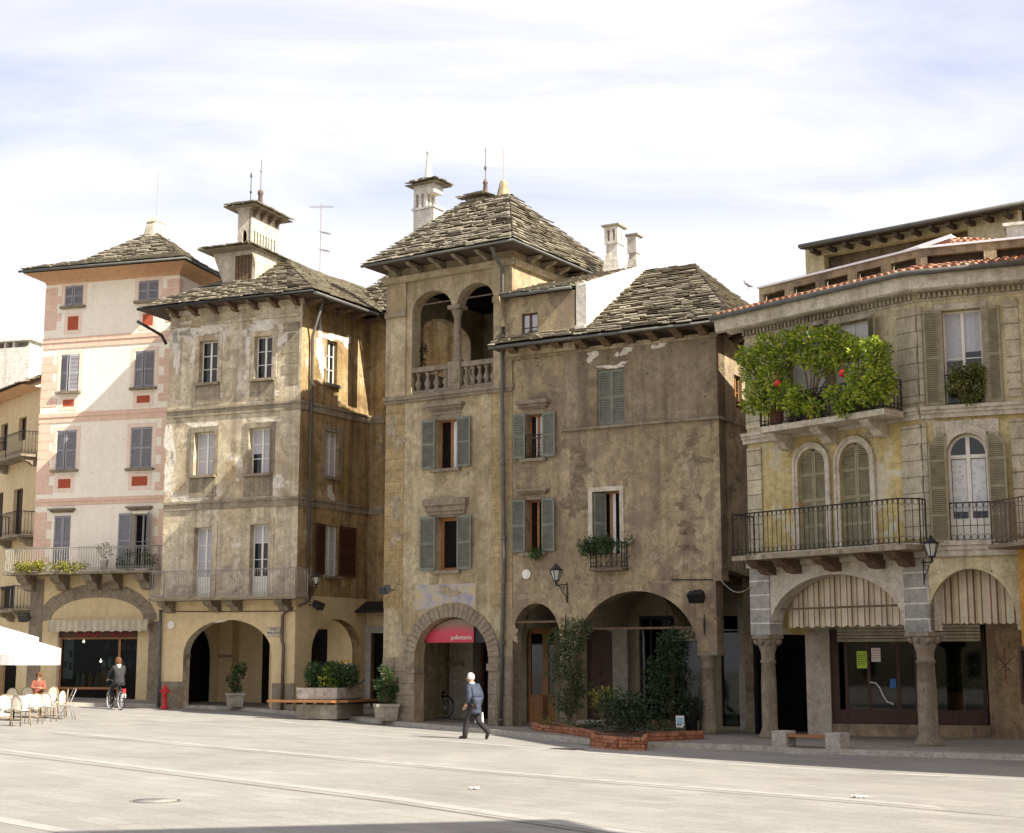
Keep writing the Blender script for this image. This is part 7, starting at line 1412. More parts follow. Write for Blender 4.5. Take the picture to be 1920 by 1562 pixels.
# ================================================================ bicycles
def bicycle(B, g, ang, mat='black', child=False):
    ca, sa = cos(ang), sin(ang); P = lambda x, y, z: Vector((g.x + x * ca - y * sa, g.y + x * sa + y * ca, g.z + z)); r = .335
    for cx in (-.53, .53):
        t_ = MB(); t_.tube([P(cx + cos(t) * r, 0, r + .0 + sin(t) * r) for t in [k * 2 * pi / 28 for k in range(29)]], .02, 6, False); w = t_.build('wheel', M['black'], B)
        s_ = MB(); s_.tube([P(cx + cos(t) * (r - .025), 0, r + sin(t) * (r - .025)) for t in [k * 2 * pi / 28 for k in range(29)]], .011, 5, False)
        for k in range(14): t = k * 2 * pi / 14; s_.tube([P(cx, 0, r), P(cx + cos(t) * (r - .03), 0, r + sin(t) * (r - .03))], .003, 3, False)
        s_.tube([P(cx, -.05, r), P(cx, .05, r)], .022, 8); s_.build('rim', M['metalcap'], w)
        f_ = MB(); f_.tube([P(cx + cos(t) * (r + .045), 0, r + sin(t) * (r + .045)) for t in [pi * (.12 + .76 * k / 12) for k in range(13)]], .018, 5); f_.build('mudguard', M[mat], B)
    f = MB(); bbk = (-.08, 0, .28); st = (-.22, 0, .78); hd = (.36, 0, .86); hl_ = (.4, 0, .7)
    for a, b, rr in ((bbk, st, .017), (bbk, hl_, .02), (st, hd, .015) if not child else ((-.16, 0, .55), hl_, .015), (bbk, (-.53, 0, r), .011), (st, (-.53, 0, r), .009), (hd, hl_, .022), (hl_, (.53, 0, r), .014), (st, (-.24, 0, .9), .014), (hd, (.33, 0, 1.02), .014)): f.tube([P(*a), P(*b)], rr, 6)
    f.tube([P(-.08, -.07, .28), P(-.08, .07, .28)], .02, 6); f.tube([P(-.08, .07, .28), P(.06, .09, .2)], .01, 5); f.tube([P(-.08, -.07, .28), P(-.22, -.09, .36)], .01, 5); f.lathe(P(-.08, 0, .28), [(.02, 0), (.02, .01)], 8); f.build('frame', M[mat], B)
    h = MB(); h.tube([P(.18, -.27, 1.02), P(.32, -.2, 1.06), P(.34, 0, 1.03), P(.32, .2, 1.06), P(.18, .27, 1.02)], .013, 6); h.build('handlebar', M['metalcap'], B)
    s = MB(); s.hexa([P(-.4, -.09, .9), P(-.4, .09, .9), P(-.12, .02, .9), P(-.12, -.02, .9), P(-.4, -.1, .96), P(-.4, .1, .96), P(-.1, .03, .94), P(-.1, -.03, .94)]); s.build('saddle', M['black'], B)
    c = MB(); [c.tube([P(-.3, y, .7), P(-.78, y, .7)], .009, 4) for y in (-.06, 0, .06)]; c.tube([P(-.7, .06, .7), P(-.53, .06, r)], .008, 4); c.tube([P(-.7, -.06, .7), P(-.53, -.06, r)], .008, 4); c.build('carrier', M['iron'], B)
    l = MB(); l.lathe(P(.46, 0, .82), [(.01, -.05), (.055, -.02), (.055, .03), (.02, .06)], 8); l.build('headlight', M['iron'], B)
    pd = MB(); pd.box(P, (.03, .1), (.09, .17), (.18, .2)); pd.box(P, (-.25, -.18), (-.17, -.09), (.35, .37)); pd.build('pedal', M['black'], B); return P
q = FT.p(FT.u(806, 1310, -2.6), -2.75, 0); q.z = gz(q.x, q.y) + .12; PBk = thing('bicycle', 'black city bicycle leaning in the passage under the tower arch', 'bicycle', q); bicycle(PBk, q, atan2(FT.d[1], FT.d[0]), 'black')

# ================================================================ people
def skin(name, J, Ed, root, mat, parent, extra=None, sub=2):
    names = list(J); me = bpy.data.meshes.new(name); me.from_pydata([J[n][0] for n in names], [(names.index(a), names.index(b)) for a, b in Ed], [])
    bm = bmesh.new(); bm.from_mesh(me); lay = bm.verts.layers.skin.verify(); bm.verts.ensure_lookup_table()
    for i, n in enumerate(names): r = J[n][1]; bm.verts[i][lay].radius = r if isinstance(r, tuple) else (r, r); bm.verts[i][lay].use_root = (n == root)
    bm.to_mesh(me); bm.free(); o = bpy.data.objects.new('tmp', me); C.objects.link(o)
    o.modifiers.new('s', 'SKIN').use_smooth_shade = True; sb = o.modifiers.new('u', 'SUBSURF'); sb.levels = sb.render_levels = sub
    dg = bpy.context.evaluated_depsgraph_get(); ev = bpy.data.meshes.new_from_object(o.evaluated_get(dg)); bpy.data.objects.remove(o)
    mb = MB(); mb.v = [v.co.copy() for v in ev.vertices]; mb.f = [list(p.vertices) for p in ev.polygons]; mb.uv = [None] * len(mb.f); mb.smooth = [True] * len(mb.f)
    if extra: extra(mb)
    return mb.build(name, M[mat], parent)
M['skin'] = plain('skin', (.5, .27, .18), .5, .1, 20); M['grey_hair'] = plain('white_hair', (.6, .56, .5), .8, .15, 30); M['jacket'] = plain('blue_grey_cloth', (.05, .058, .084), .9, .35, 9, bmp=.9); M['trousers'] = plain('dark_trousers', (.028, .024, .024), .9, .25, 12, bmp=.3); M['shoe'] = plain('dark_leather', (.02, .016, .014), .4, .2); M['orange_hair'] = plain('auburn_hair', (.11, .042, .014), .7, .25, 30); M['coat'] = plain('charcoal_coat', (.035, .035, .035), .9, .2, 14, bmp=.3); M['red_top'] = plain('coral_top', (.27, .09, .055), .8, .12); M['bag'] = plain('white_carrier_bag', (.75, .75, .7), .5, .05); M['greenbag'] = plain('green_print', (.25, .35, .05), .6, .1)
def hand(mb, P, c, d, s):                     # palm, four bent fingers and a thumb
    c = Vector(c); 
    for k in range(4):
        o = Vector(((k - 1.5) * .02 * s[0], (k - 1.5) * .02 * s[1], 0)); L = (.075, .085, .08, .062)[k]; mb.tube([P(*(c + o)), P(*(c + o + d * L * .5)), P(*(c + o + d * L * .85 + Vector((.0, .014, .0)))), P(*(c + o + d * L + Vector((0, .03, .006))))], [.0105, .0095, .009, .006], 6)
    mb.tube([P(*(c - d * .05 + Vector((0, .025, 0)))), P(*(c - d * .01 + Vector((0, .05, 0)))), P(*(c + d * .03 + Vector((0, .052, 0))))], [.013, .011, .008], 6)
def head(mb_parent, P, c, hair, hairlen, yaw=0.0, bald=False):
    pass
def person_parts(B, P, pose, top, hair, legs='trousers', longhair=False, collar=None, coat_len=None):
    J = {k: (P(*v[0]), v[1]) for k, v in pose.items()}
    def ex(mb):
        h = Vector(pose['head'][0]); f = Vector(pose.get('_face', ((0, 1, 0), 0))[0]).normalized(); s_ = Vector((f.y, -f.x, 0)); up = Vector((0, 0, 1))
        mb.tube([P(*(h + f * .085 + up * .02)), P(*(h + f * .125 - up * .02)), P(*(h + f * .088 - up * .035))], [.012, .017, .014], 6)      # nose
        for s in (-1, 1):
            mb.tube([P(*(h + s_ * s * .088 + up * .03)), P(*(h + s_ * s * .1 - f * .01)), P(*(h + s_ * s * .088 - up * .04))], [.012, .018, .01], 6)   # ears
            mb.tube([P(*(h + s_ * s * .035 + f * .088 + up * .022)), P(*(h + s_ * s * .035 + f * .098 + up * .02))], [.014, .01], 6)       # eyes
        mb.tube([P(*(h + s_ * -.03 + f * .086 - up * .065)), P(*(h + f * .096 - up * .067)), P(*(h + s_ * .03 + f * .086 - up * .065))], [.006, .01, .006], 6)  # lips
        for sd in ('l', 'r'): w_, hn = Vector(pose['wr' + sd][0]), Vector(pose['ha' + sd][0]); d = (hn - w_).normalized(); hand(mb, P, hn + d * .02, d, (.3, 1))
    J.pop('_face', None)
    Ed = [('pelvis', 'waist'), ('waist', 'chest'), ('chest', 'neck'), ('neck', 'headb'), ('headb', 'head'), ('head', 'crown')]
    for s in 'lr': Ed += [('chest', 'sh' + s), ('sh' + s, 'el' + s), ('el' + s, 'wr' + s), ('wr' + s, 'ha' + s), ('pelvis', 'hip' + s), ('hip' + s, 'kn' + s), ('kn' + s, 'an' + s), ('an' + s, 'toe' + s)]
    skin('body', J, Ed, 'pelvis', 'skin', B, ex)
    g = lambda n, k, dr=0.0: (J[n][0] - xyz(0, 0, dr), k)
    T = {'hem': (J['pelvis'][0] - xyz(0, 0, coat_len or .12), (.215, .15)), 'pelvis': (J['pelvis'][0], (.205, .15)), 'waist': (J['waist'][0], (.19, .14)), 'chest': (J['chest'][0], (.205, .145)), 'col': (J['neck'][0] - xyz(0, 0, .02), (.085, .085))}
    Et = [('hem', 'pelvis'), ('pelvis', 'waist'), ('waist', 'chest'), ('chest', 'col')]
    for s in 'lr':
        T['sh' + s] = (J['sh' + s][0], .085); T['el' + s] = (J['el' + s][0], .068); T['wr' + s] = (J['wr' + s][0].lerp(J['el' + s][0], .06), .056); Et += [('chest', 'sh' + s), ('sh' + s, 'el' + s), ('el' + s, 'wr' + s)]
    skin('jacket', T, Et, 'pelvis', top, B)
    for s in 'lr':
        pass
    Tr = {'pelvis': (J['pelvis'][0], .13)}; Et = []
    for s in 'lr': Tr['hip' + s] = (J['hip' + s][0], .105); Tr['kn' + s] = (J['kn' + s][0], .085); Tr['an' + s] = (J['an' + s][0] + (J['an' + s][0] - J['kn' + s][0]).normalized() * .05, .078); Et += [('pelvis', 'hip' + s), ('hip' + s, 'kn' + s), ('kn' + s, 'an' + s)]
    skin('trousers', Tr, Et, 'pelvis', legs, B)
    for s in 'lr':
        a, t = J['an' + s][0], J['toe' + s][0]; d = (t - a).normalized(); mb = MB(); mb.tube([a - d * .07 - xyz(0, 0, .035), a - d * .03 - xyz(0, 0, .04), a.lerp(t, .5) - xyz(0, 0, .012), t + d * .03, t + d * .07], [.03, .048, .05, .044, .02], 8); mb.build('shoe', M['shoe'], B)
    h = Vector(pose['head'][0]); f = Vector(pose.get('_face', ((0, 1, 0), 0))[0]).normalized(); mb = MB()
    pts = []
    for i in range(9):
        ph = -.5 + i * (pi / 2 + .5) / 8
        row = []
        for k in range(16):
            t = 2 * pi * k / 16; v = Vector((cos(t) * cos(ph), sin(t) * cos(ph), sin(ph))); fr = v.x * f.x + v.y * f.y
            rr = .112 if not longhair else .125
            if fr > .35 and ph < .75: rr *= .8
            row.append(P(*(h + Vector((v.x * rr, v.y * rr, .045 + v.z * rr * 1.12 - (.1 if longhair and ph < 0 else 0))))))
        pts.append(row)
    for i in range(8):
        for k in range(16): mb.face([pts[i][k], pts[i][(k + 1) % 16], pts[i + 1][(k + 1) % 16], pts[i + 1][k]], sm=True)
    mb.build('hair', M[hair], B, merge=True)
    if collar:
        n = J['neck'][0]; mb = MB(); mb.tube([n + Vector((cos(t) * .07, sin(t) * .07, .015 + .012 * sin(t))) for t in [k * pi / 6 for k in range(13)]], .036 if collar == 'scarf' else .012, 6); mb.build('scarf' if collar == 'scarf' else 'collar', M['white'], B)
def pose_std(**kw):
    p = {'pelvis': ((0, 0, .93), (.15, .11)), 'waist': ((0, .01, 1.1), (.14, .1)), 'chest': ((0, .03, 1.33), (.16, .11)), 'neck': ((0, .04, 1.48), .058), 'headb': ((0, .06, 1.55), .07), 'head': ((0, .075, 1.6), (.092, .1)), 'crown': ((0, .065, 1.68), (.07, .08)),
         'shl': ((-.19, .02, 1.4), .06), 'shr': ((.19, .02, 1.4), .06), 'ell': ((-.25, -.02, 1.12), .045), 'elr': ((.25, -.04, 1.12), .045), 'wrl': ((-.22, .12, .92), .032), 'wrr': ((.24, .04, .88), .032), 'hal': ((-.21, .17, .85), (.045, .024)), 'har': ((.24, .06, .8), (.045, .024)),
         'hipl': ((-.1, 0, .88), .09), 'hipr': ((.1, 0, .88), .09), 'knl': ((-.1, .12, .5), .06), 'knr': ((.1, .0, .48), .06), 'anl': ((-.1, .2, .085), .045), 'anr': ((.1, -.3, .16), .045), 'toel': ((-.1, .33, .035), .04), 'toer': ((.1, -.2, .045), .04), '_face': ((0, 1, 0), 0)}
    p.update(kw); return p
# the walking man
g = ground(890, 1386); MAN = thing('person', 'elderly white-haired man in a blue-grey jacket walking left with a carrier bag', 'person', g); ang = radians(52); S = 1.0
Pm = (lambda fr: lambda x, y, z: fr(x * S, y * S, z * S))(frame_at(g, ang))
pm = pose_std(chest=((0, .07, 1.33), (.16, .11)), neck=((0, .1, 1.48), .055), headb=((0, .13, 1.54), .068), head=((0, .15, 1.6), (.09, .1)), crown=((0, .14, 1.68), (.07, .08)), shl=((-.19, .06, 1.4), .06), shr=((.19, .05, 1.4), .06), knr=((.1, -.03, .49), .06), anr=((.1, -.38, .2), .045), toer=((.1, -.34, .07), .04), knl=((-.1, .2, .5), .06), anl=((-.1, .26, .085), .045), toel=((-.1, .4, .035), .04), _face=((-.35, 1, 0), 0))
person_parts(MAN, Pm, pm, 'jacket', 'grey_hair', collar='c', coat_len=.3)
bgp = Pm(.24, .06, .5); BG = thing('carrier_bag', 'white and green carrier bag held in the right hand of the walking man', 'bag', bgp); mb = MB(); bf = lambda x, y, z: Pm(.25 + x, .05 + y, .42 + z)
mb.hexa([bf(-.04, -.13, 0), bf(.04, -.13, 0), bf(.04, .13, 0), bf(-.04, .13, 0), bf(-.02, -.12, .28), bf(.02, -.12, .28), bf(.02, .12, .28), bf(-.02, .12, .28)]); mb.tube([bf(0, -.07, .27), bf(0, 0, .36), bf(0, .07, .27)], .006, 4); mb.build('bag', M['bag'], BG); part('print', 'greenbag', BG, ((-.047, -.041), (-.1, .06), (.02, .14)), fn=bf)
# the cyclist and bicycle
g = ground(216, 1330); CB = thing('bicycle', 'city bicycle with bright rims ridden past the pink house shop', 'bicycle', g); hd = atan2(.81, -.58); Pb = bicycle(CB, g, hd, 'iron_grey'); 
mb = MB(); mb.box(lambda x, y, z: Pb(x, y, z), (-.82, -.72), (-.05, .05), (.6, .74)); mb.build('rear_light', M['red'], CB); mb = MB(); mb.box(lambda x, y, z: Pb(x, y, z), (-.8, -.74), (-.07, .07), (.42, .56)); mb.build('number_plate', M['white_paint'], CB)
CY_ = thing('person', 'auburn-haired cyclist in a dark coat with a white scarf riding away', 'person', g + xyz(0, 0, .9)); Pc = lambda x, y, z: Pb(y, -x, z)
pc = pose_std(pelvis=((0, -.26, 1.02), (.16, .12)), waist=((0, -.24, 1.2), (.14, .1)), chest=((0, -.18, 1.42), (.16, .11)), neck=((0, -.15, 1.57), .055), headb=((0, -.13, 1.63), .068), head=((0, -.12, 1.69), (.09, .1)), crown=((0, -.12, 1.76), (.07, .08)), shl=((-.19, -.18, 1.49), .06), shr=((.19, -.18, 1.49), .06), ell=((-.27, -.02, 1.27), .045), elr=((.27, -.02, 1.27), .045), wrl=((-.25, .17, 1.1), .032), wrr=((.25, .17, 1.1), .032), hal=((-.24, .23, 1.06), (.04, .026)), har=((.24, .23, 1.06), (.04, .026)), hipl=((-.1, -.22, .98), .09), hipr=((.1, -.22, .98), .09), knl=((-.12, .12, .72), .06), knr=((.12, .1, .82), .06), anl=((-.13, .02, .3), .045), anr=((.13, -.2, .46), .045), toel=((-.13, .14, .24), .04), toer=((.13, -.08, .4), .04))
person_parts(CY_, Pc, pc, 'coat', 'orange_hair', longhair=True, collar='scarf', coat_len=.06)
# the seated woman at the cafe
g = ground(70, 1334); WO = thing('person', 'woman in a coral top and sunglasses seated at a cafe table under the parasols', 'person', g); Pw = frame_at(g, radians(190))
pw = pose_std(pelvis=((0, 0, .52), (.16, .12)), waist=((0, .0, .7), (.13, .1)), chest=((0, .02, .92), (.15, .1)), neck=((0, .03, 1.07), .05), headb=((0, .04, 1.13), .065), head=((0, .05, 1.19), (.088, .1)), crown=((0, .045, 1.27), (.07, .08)), shl=((-.17, .02, 1.0), .055), shr=((.17, .02, 1.0), .055), ell=((-.22, .12, .76), .042), elr=((.22, .12, .76), .042), wrl=((-.12, .32, .8), .03), wrr=((.12, .32, .8), .03), hal=((-.08, .38, .81), (.04, .024)), har=((.08, .38, .81), (.04, .024)), hipl=((-.1, .03, .5), .09), hipr=((.1, .03, .5), .09), knl=((-.12, .42, .5), .06), knr=((.12, .42, .5), .06), anl=((-.12, .42, .09), .045), anr=((.12, .42, .09), .045), toel=((-.12, .54, .035), .04), toer=((.12, .54, .035), .04))
person_parts(WO, Pw, pw, 'red_top', 'orange_hair', coat_len=.05); mb = MB(); [mb.tube([Pw(s * .02, .145, 1.215), Pw(s * .065, .14, 1.215)], .022, 6) for s in (-1, 1)]; mb.tube([Pw(-.09, .12, 1.22), Pw(.09, .12, 1.22)], .006, 4); mb.build('sunglasses', M['black'], WO)

# ================================================================ cafe: parasols, tables, chairs
M['canvas'] = plain('parasol_valance_cloth', (.62, .6, .55), .9, .08, 5, bmp=.2)
def parasol(label, px, py, half, zc_, rot, val):
    g = ground(px, py); B = thing('parasol', label, 'parasol', g, 'white cafe parasols'); fn = frame_at(g, rot); mb = MB(); zt_ = zc_ + .42; n = 8
    C4 = [(-half, -half), (half, -half), (half, half), (-half, half)]; top = fn(0, 0, zt_ + .1)
    for i in range(4):
        a, b = C4[i], C4[(i + 1) % 4]; k = 6
        for j in range(k):
            p, q = [(a[0] + (b[0] - a[0]) * t / k, a[1] + (b[1] - a[1]) * t / k) for t in (j, j + 1)]; s0, s1 = [-.05 * sin(pi * t / k) for t in (j, j + 1)]
            m0, m1 = fn(p[0] * .5, p[1] * .5, (zc_ + zt_) / 2 + .05 + s0 * .5), fn(q[0] * .5, q[1] * .5, (zc_ + zt_) / 2 + .05 + s1 * .5)
            mb.face([fn(*p, zc_ + s0), fn(*q, zc_ + s1), m1, m0]); mb.face([m0, m1, top])
    cn = mb.build('canopy', M['white'], B, merge=True); mb = MB()
    for i in range(4):
        a, b = C4[i], C4[(i + 1) % 4]; k = 12
        for j in range(k):
            p, q = [(a[0] + (b[0] - a[0]) * t / k, a[1] + (b[1] - a[1]) * t / k) for t in (j, j + 1)]; wv = [.02 * sin(t * 1.9) for t in (j, j + 1)]
            mb.face([fn(p[0] * (1.003 + wv[0]), p[1] * (1.003 + wv[0]), zc_ - val), fn(q[0] * (1.003 + wv[1]), q[1] * (1.003 + wv[1]), zc_ - val), fn(*[c * 1.003 for c in q], zc_ - .05 * sin(pi * (j + 1) / k)), fn(*[c * 1.003 for c in p], zc_ - .05 * sin(pi * j / k))])
    mb.build('valance', M['canvas'], cn, merge=True)
    mb = MB(); mb.tube([fn(0, 0, .05), fn(0, 0, zt_ + .15)], .03, 8); mb.build('pole', M['wood'], B); mb = MB(); [mb.tube([fn(0, 0, zt_), fn(x * .98, y * .98, zc_ - .02)], .012, 4) for x, y in C4]; mb.build('rib', M['wood'], B); mb = MB(); mb.lathe(g, [(.3, -.03), (.3, .06), (.08, .1), (.06, .3)], 14); mb.build('base', M['granite'], B)
parasol('white square parasol at the left edge, the nearer of the two', -62, 1362, 1.3, 2.5, -.35, .5); parasol('white square parasol behind the nearer one, reaching toward the shop front', 2, 1342, 1.3, 2.2, -.3, .55)
M['wicker'] = plain('cream_wicker', (.72, .66, .53), .7, .25, 30, bmp=.4); M['chairframe'] = plain('bamboo_chair_frame', (.3, .22, .13), .6, .25, 16)
def chair(label):
    B = thing('cafe_chair', label, 'chair', (0, 0, 0), 'wicker cafe chairs round the tables'); P = xyz
    mb = MB(); mb.lathe((0, 0, .44), [(.2, 0), (.215, .015), (.2, .03)], 14); mb.build('seat', M['wicker'], B)
    mb = MB(); n = 12; bc = [(.2 * cos(pi * k / n), -.2 - .03 * sin(pi * k / n), .5 + .38 * sin(pi * k / n) ** .55) for k in range(n + 1)]
    for i in range(4):
        f0, f1 = i / 4, (i + 1) / 4
        for a, b in zip(bc, bc[1:]): mb.face([(a[0], a[1] - .004, .5 + (a[2] - .5) * f0), (b[0], b[1] - .004, .5 + (b[2] - .5) * f0), (b[0], b[1], .5 + (b[2] - .5) * f1), (a[0], a[1], .5 + (a[2] - .5) * f1)])
    bk = mb.build('backrest', M['wicker'], B, merge=True); so_ = bk.modifiers.new('thickness', 'SOLIDIFY'); so_.thickness = .012
    mb = MB(); mb.tube([Vector(p) for p in bc], .016, 6); mb.build('back_frame', M['chairframe'], B)
    for x, y in ((-.18, -.18), (.18, -.18), (-.17, .17), (.17, .17)): mb = MB(); mb.tube([P(x * 1.15, y * 1.2, 0), P(x, y, .45)] + ([P(x * 1.08, -.2, .52)] if y < 0 else []), .014, 6); mb.build('leg', M['chairframe'], B)
    mb = MB(); mb.tube([P(-.19, -.19, .2), P(.19, -.19, .2)], .009, 5); mb.tube([P(-.18, .18, .2), P(.18, .18, .2)], .009, 5); mb.build('stretcher', M['chairframe'], B); return B
spots = [(8, 1360, 10, 'dark-backed nearest wicker chair cut by the left edge of the picture'), (38, 1362, -25, 'wicker chair seen from behind, second from the left edge in the front row'), (62, 1357, 35, 'wicker chair turned sideways in the middle of the front row'), (89, 1353, -8, 'wicker chair with a squared back right of the middle in the front row'), (104, 1347, 75, 'wicker chair turned to the table at the right end of the front row'), (16, 1341, 175, 'white-lit wicker chair on the far side of the left table'), (48, 1338, 190, 'white-lit wicker chair just left of the seated woman'), (92, 1337, 165, 'white-lit wicker chair right of the seated woman'), (112, 1343, 110, 'wicker chair tilted outward at the far right of the cafe')]
pr = chair(spots[0][3])
for i, (px, py, a, lab) in enumerate(spots):
    o = pr if i == 0 else copy_tree(pr); o.location = ground(px, py); o.rotation_euler = (0, 0, radians(a)); o['label'] = lab
for px, py, lab in ((24, 1351, 'cafe table under a white cloth at the left edge, beneath the nearer parasol'), (74, 1346, 'cafe table under a white cloth in front of the seated woman')):
    g = ground(px, py); B = thing('cafe_table', lab, 'table', g, 'cafe tables with white cloths'); mb = MB(); mb.lathe(g, [(.26, 0), (.26, .03), (.04, .06), (.04, .7), (.2, .71), (.42, .72), (.42, .735)], 18); mb.build('pedestal', M['iron'], B)
    mb = MB(); n = 32; r0 = [g + Vector((cos(2 * pi * k / n) * .45, sin(2 * pi * k / n) * .45, .745)) for k in range(n)]; r1 = [g + Vector((cos(2 * pi * k / n) * (.47 + .05 * sin(k * 1.57 * 2)), sin(2 * pi * k / n) * (.47 + .05 * sin(k * 1.57 * 2)), .4 + .04 * sin(k * .8))) for k in range(n)]
    for k in range(n): mb.face([r0[k], r0[(k + 1) % n], r1[(k + 1) % n], r1[k]], sm=True)
    mb.face(r0); o = mb.build('tablecloth', M['white'], None, True); tag(o, 'white cloth on the ' + ('left cafe table at the edge' if px < 50 else 'cafe table in front of the seated woman'), 'tablecloth', 'white tablecloths')
g = ground(126, 1349); MC = thing('metal_chair', 'thin bare metal folding chair alone at the right of the cafe', 'chair', g); fn = frame_at(g, .5)
for s in (-.2, .2): mb = MB(); mb.tube([fn(-.26, s, 0), fn(.0, s, .45), fn(.2, s, .95)], .014, 6); mb.tube([fn(.22, s, 0), fn(.1, s, .45), fn(-.22, s, .45)], .014, 6); mb.build('leg', M['iron_grey'], MC)
part('seat', 'iron_grey', MC, ((-.22, .16), (-.19, .19), (.452, .47)), fn=fn); mb = MB(); mb.tube([fn(.2, -.2, .95), fn(.22, 0, .97), fn(.2, .2, .95)], .014, 6); mb.tube([fn(.13, -.2, .76), fn(.13, .2, .76)], .012, 6); mb.build('backrest', M['iron_grey'], MC)

# ================================================================ small things: shop goods, litter, covers, aerial, bird, cables
S_, ud_, zb1, zh1, zf1 = shopP
M['goods1'] = plain('goods_orange', (.45, .18, .05), .6, .4, 3); M['goods2'] = plain('goods_green', (.1, .2, .15), .5, .4, 3); M['goods3'] = plain('goods_pale', (.5, .5, .45), .5, .3, 3)
sh = thing('shop_display', 'goods crowded on the sill inside the dark shop window of the pink house', 'shop goods', FP.p(S_[0] + 1, -.7, zb1))
part('sill_board', 'timber', sh, ((S_[0] + .05, ud_), (-1.2, -.3), (zb1 - .06, zb1)), fn=FP.p)
for k in range(22):
    u = R(S_[0] + .5, ud_ - .2); w = R(-1.1, -.4); hh = R(.15, .75); c = FP.p(u, w, zb1 + .003); mb = MB()
    if k % 3 == 0: mb.lathe(c, [(.05, 0), (.09, hh * .4), (.05, hh * .75), (.03, hh)], 10)
    elif k % 3 == 1: mb.box(lambda x, y, z: c + xyz(x, y, z), (-.1, .1), (-.06, .06), (0, hh))
    else: mb.lathe(c, [(.1, 0), (.1, hh * .6), (.02, hh)], 8)
    mb.build('item', M[('goods1', 'goods2', 'goods3', 'curtain')[k % 4]], sh)
m, nt, b_ = newmat('shop_lamp_glow'); b_.inputs['Emission Color'].default_value = (1, .9, .75, 1); b_.inputs['Emission Strength'].default_value = 3.0; M['glow'] = m
for px, py in ((129, 1203), (157, 1203), (189, 1240)): mb = MB(); c = FP.p(FP.u(px, py, -1.0), -1.0, FP.z(px, py, -1.0)); mb.lathe(c, [(.02, -.05), (.05, -.02), (.05, .02), (.02, .05)], 8); mb.tube([c + xyz(0, 0, .05), c + xyz(0, 0, .12)], .01, 4); mb.build('spot_lamp', M['glow'], sh)
part('shelf', 'timber', sh, ((S_[0] + .8, ud_ - .1), (-2.2, -1.7), (zb1 + .75, zb1 + .79)), ((S_[0] + .8, ud_ - .1), (-2.2, -1.7), (zb1 + 1.45, zb1 + 1.49)), fn=FP.p)
for k in range(26):
    u = R(S_[0] + .85, ud_ - .2); c = FP.p(u, R(-2.1, -1.8), zb1 + (.793 if k % 2 else 1.493)); hh = R(.15, .5); mb = MB(); mb.lathe(c, [(.06, 0), (.1, hh * .4), (.06, hh * .8), (.03, hh)], 8); mb.build('item', M[('goods1', 'goods2', 'goods3', 'curtain')[k % 4]], sh)
pb = thing('poster_stand', 'pale grey poster board with dark pictures at the left of the shop window', 'poster', FP.p(S_[0] + .3, -.3, zb1)); part('board', 'blind', pb, ((S_[0] + .1, S_[0] + .55), (-.34, -.31), (zb1 + .35, zh1 - .08)), fn=FP.p); part('picture', 'black', pb, ((S_[0] + .35, S_[0] + .5), (-.309, -.306), (zb1 + 1.2, zb1 + 1.45)), ((S_[0] + .15, S_[0] + .28), (-.309, -.306), (zb1 + .8, zb1 + 1.05)), ((S_[0] + .36, S_[0] + .5), (-.309, -.306), (zb1 + .7, zb1 + .98)), fn=FP.p)
ds = thing('shop_display', 'mannequin busts and goods standing in the dark shop window of the brown house', 'shop goods', FH.p(FH.u(1240, 1300, BH), BH - .6, 0))
for k, px in enumerate((1211, 1228, 1246, 1290, 1306, 1362, 1374)):
    u = FH.u(px, 1290, BH - .6); c = FH.p(u, BH - .6, R(-.05, .05)); mb = MB(); hh = R(1.2, 1.7); mb.lathe(c, [(.14, 0), (.05, .05), (.03, hh - .65), (.12, hh - .6), (.14, hh - .4), (.17, hh - .15), (.06, hh - .05), (.04, hh)], 10); mb.build('bust', M[('goods1', 'goods3', 'goods2', 'blind')[k % 4]], ds)
wb = thing('advertising_board', 'white slanted board leaning inside the glass beside the stone column', 'board', FH.p(FH.u(1366, 1350, BH), BH - .4, 0)); mb = MB(); a = [FH.p(FH.u(x, y, BH - .3), BH - .3, FH.z(x, y, BH - .3)) for x, y in ((1358, 1358), (1384, 1360), (1384, 1335), (1362, 1334))]; off = Vector((FH.n[0], FH.n[1], 0)) * -.03; mb.hexa(a + [v + off for v in a]); mb.build('board', M['paper'], wb)
ip = thing('shop_plant', 'leafy potted plant inside the palazzo shop behind the corner column', 'plant', Fsh.p(X(1785), -1.0, .0)); mb = MB()
for _ in range(9): foliage(mb, Fsh.p(X(1785) + R(-.5, .5), -1.0 + R(-.2, .2), 1.6 + R(-.3, .4)), (.25, .25, .22), 60, (.1, .2))
mb.build('foliage', M['leaf'], ip); mb = MB(); mb.lathe(Fsh.p(X(1785), -1.0, Z(1358)), [(.2, 0), (.28, .5), (.28, .9)], 10); mb.build('pot', M['terracotta'], ip)
for px, py, sx, sy, lab in ((889, 1480, .08, .08, 'crumpled white paper on the paving in front of the walking man'), (1611, 1496, .13, .08, 'torn white paper on the paving in front of the stone bench')):
    g = ground(px, py); mb = MB(); n = 7
    P2 = [[g + Vector((-sx + 2 * sx * i / n + R(-.02, .02), -sy + 2 * sy * j / n + R(-.02, .02), .008 + R(0, .025) + .012 * (i % 2))) for j in range(n + 1)] for i in range(n + 1)]
    for i in range(n):
        for j in range(n):
            if (i, j) not in ((0, 0), (6, 6), (0, 6)): mb.face([P2[i][j], P2[i + 1][j], P2[i + 1][j + 1], P2[i][j + 1]])
    o = mb.build('paper_scrap', M['white'], None, True); so_ = o.modifiers.new('thickness', 'SOLIDIFY'); so_.thickness = .003; tag(o, lab, 'litter')
M['castiron'] = plain('cast_iron_cover', (.13, .12, .1), .7, .3, 18, bmp=.4)
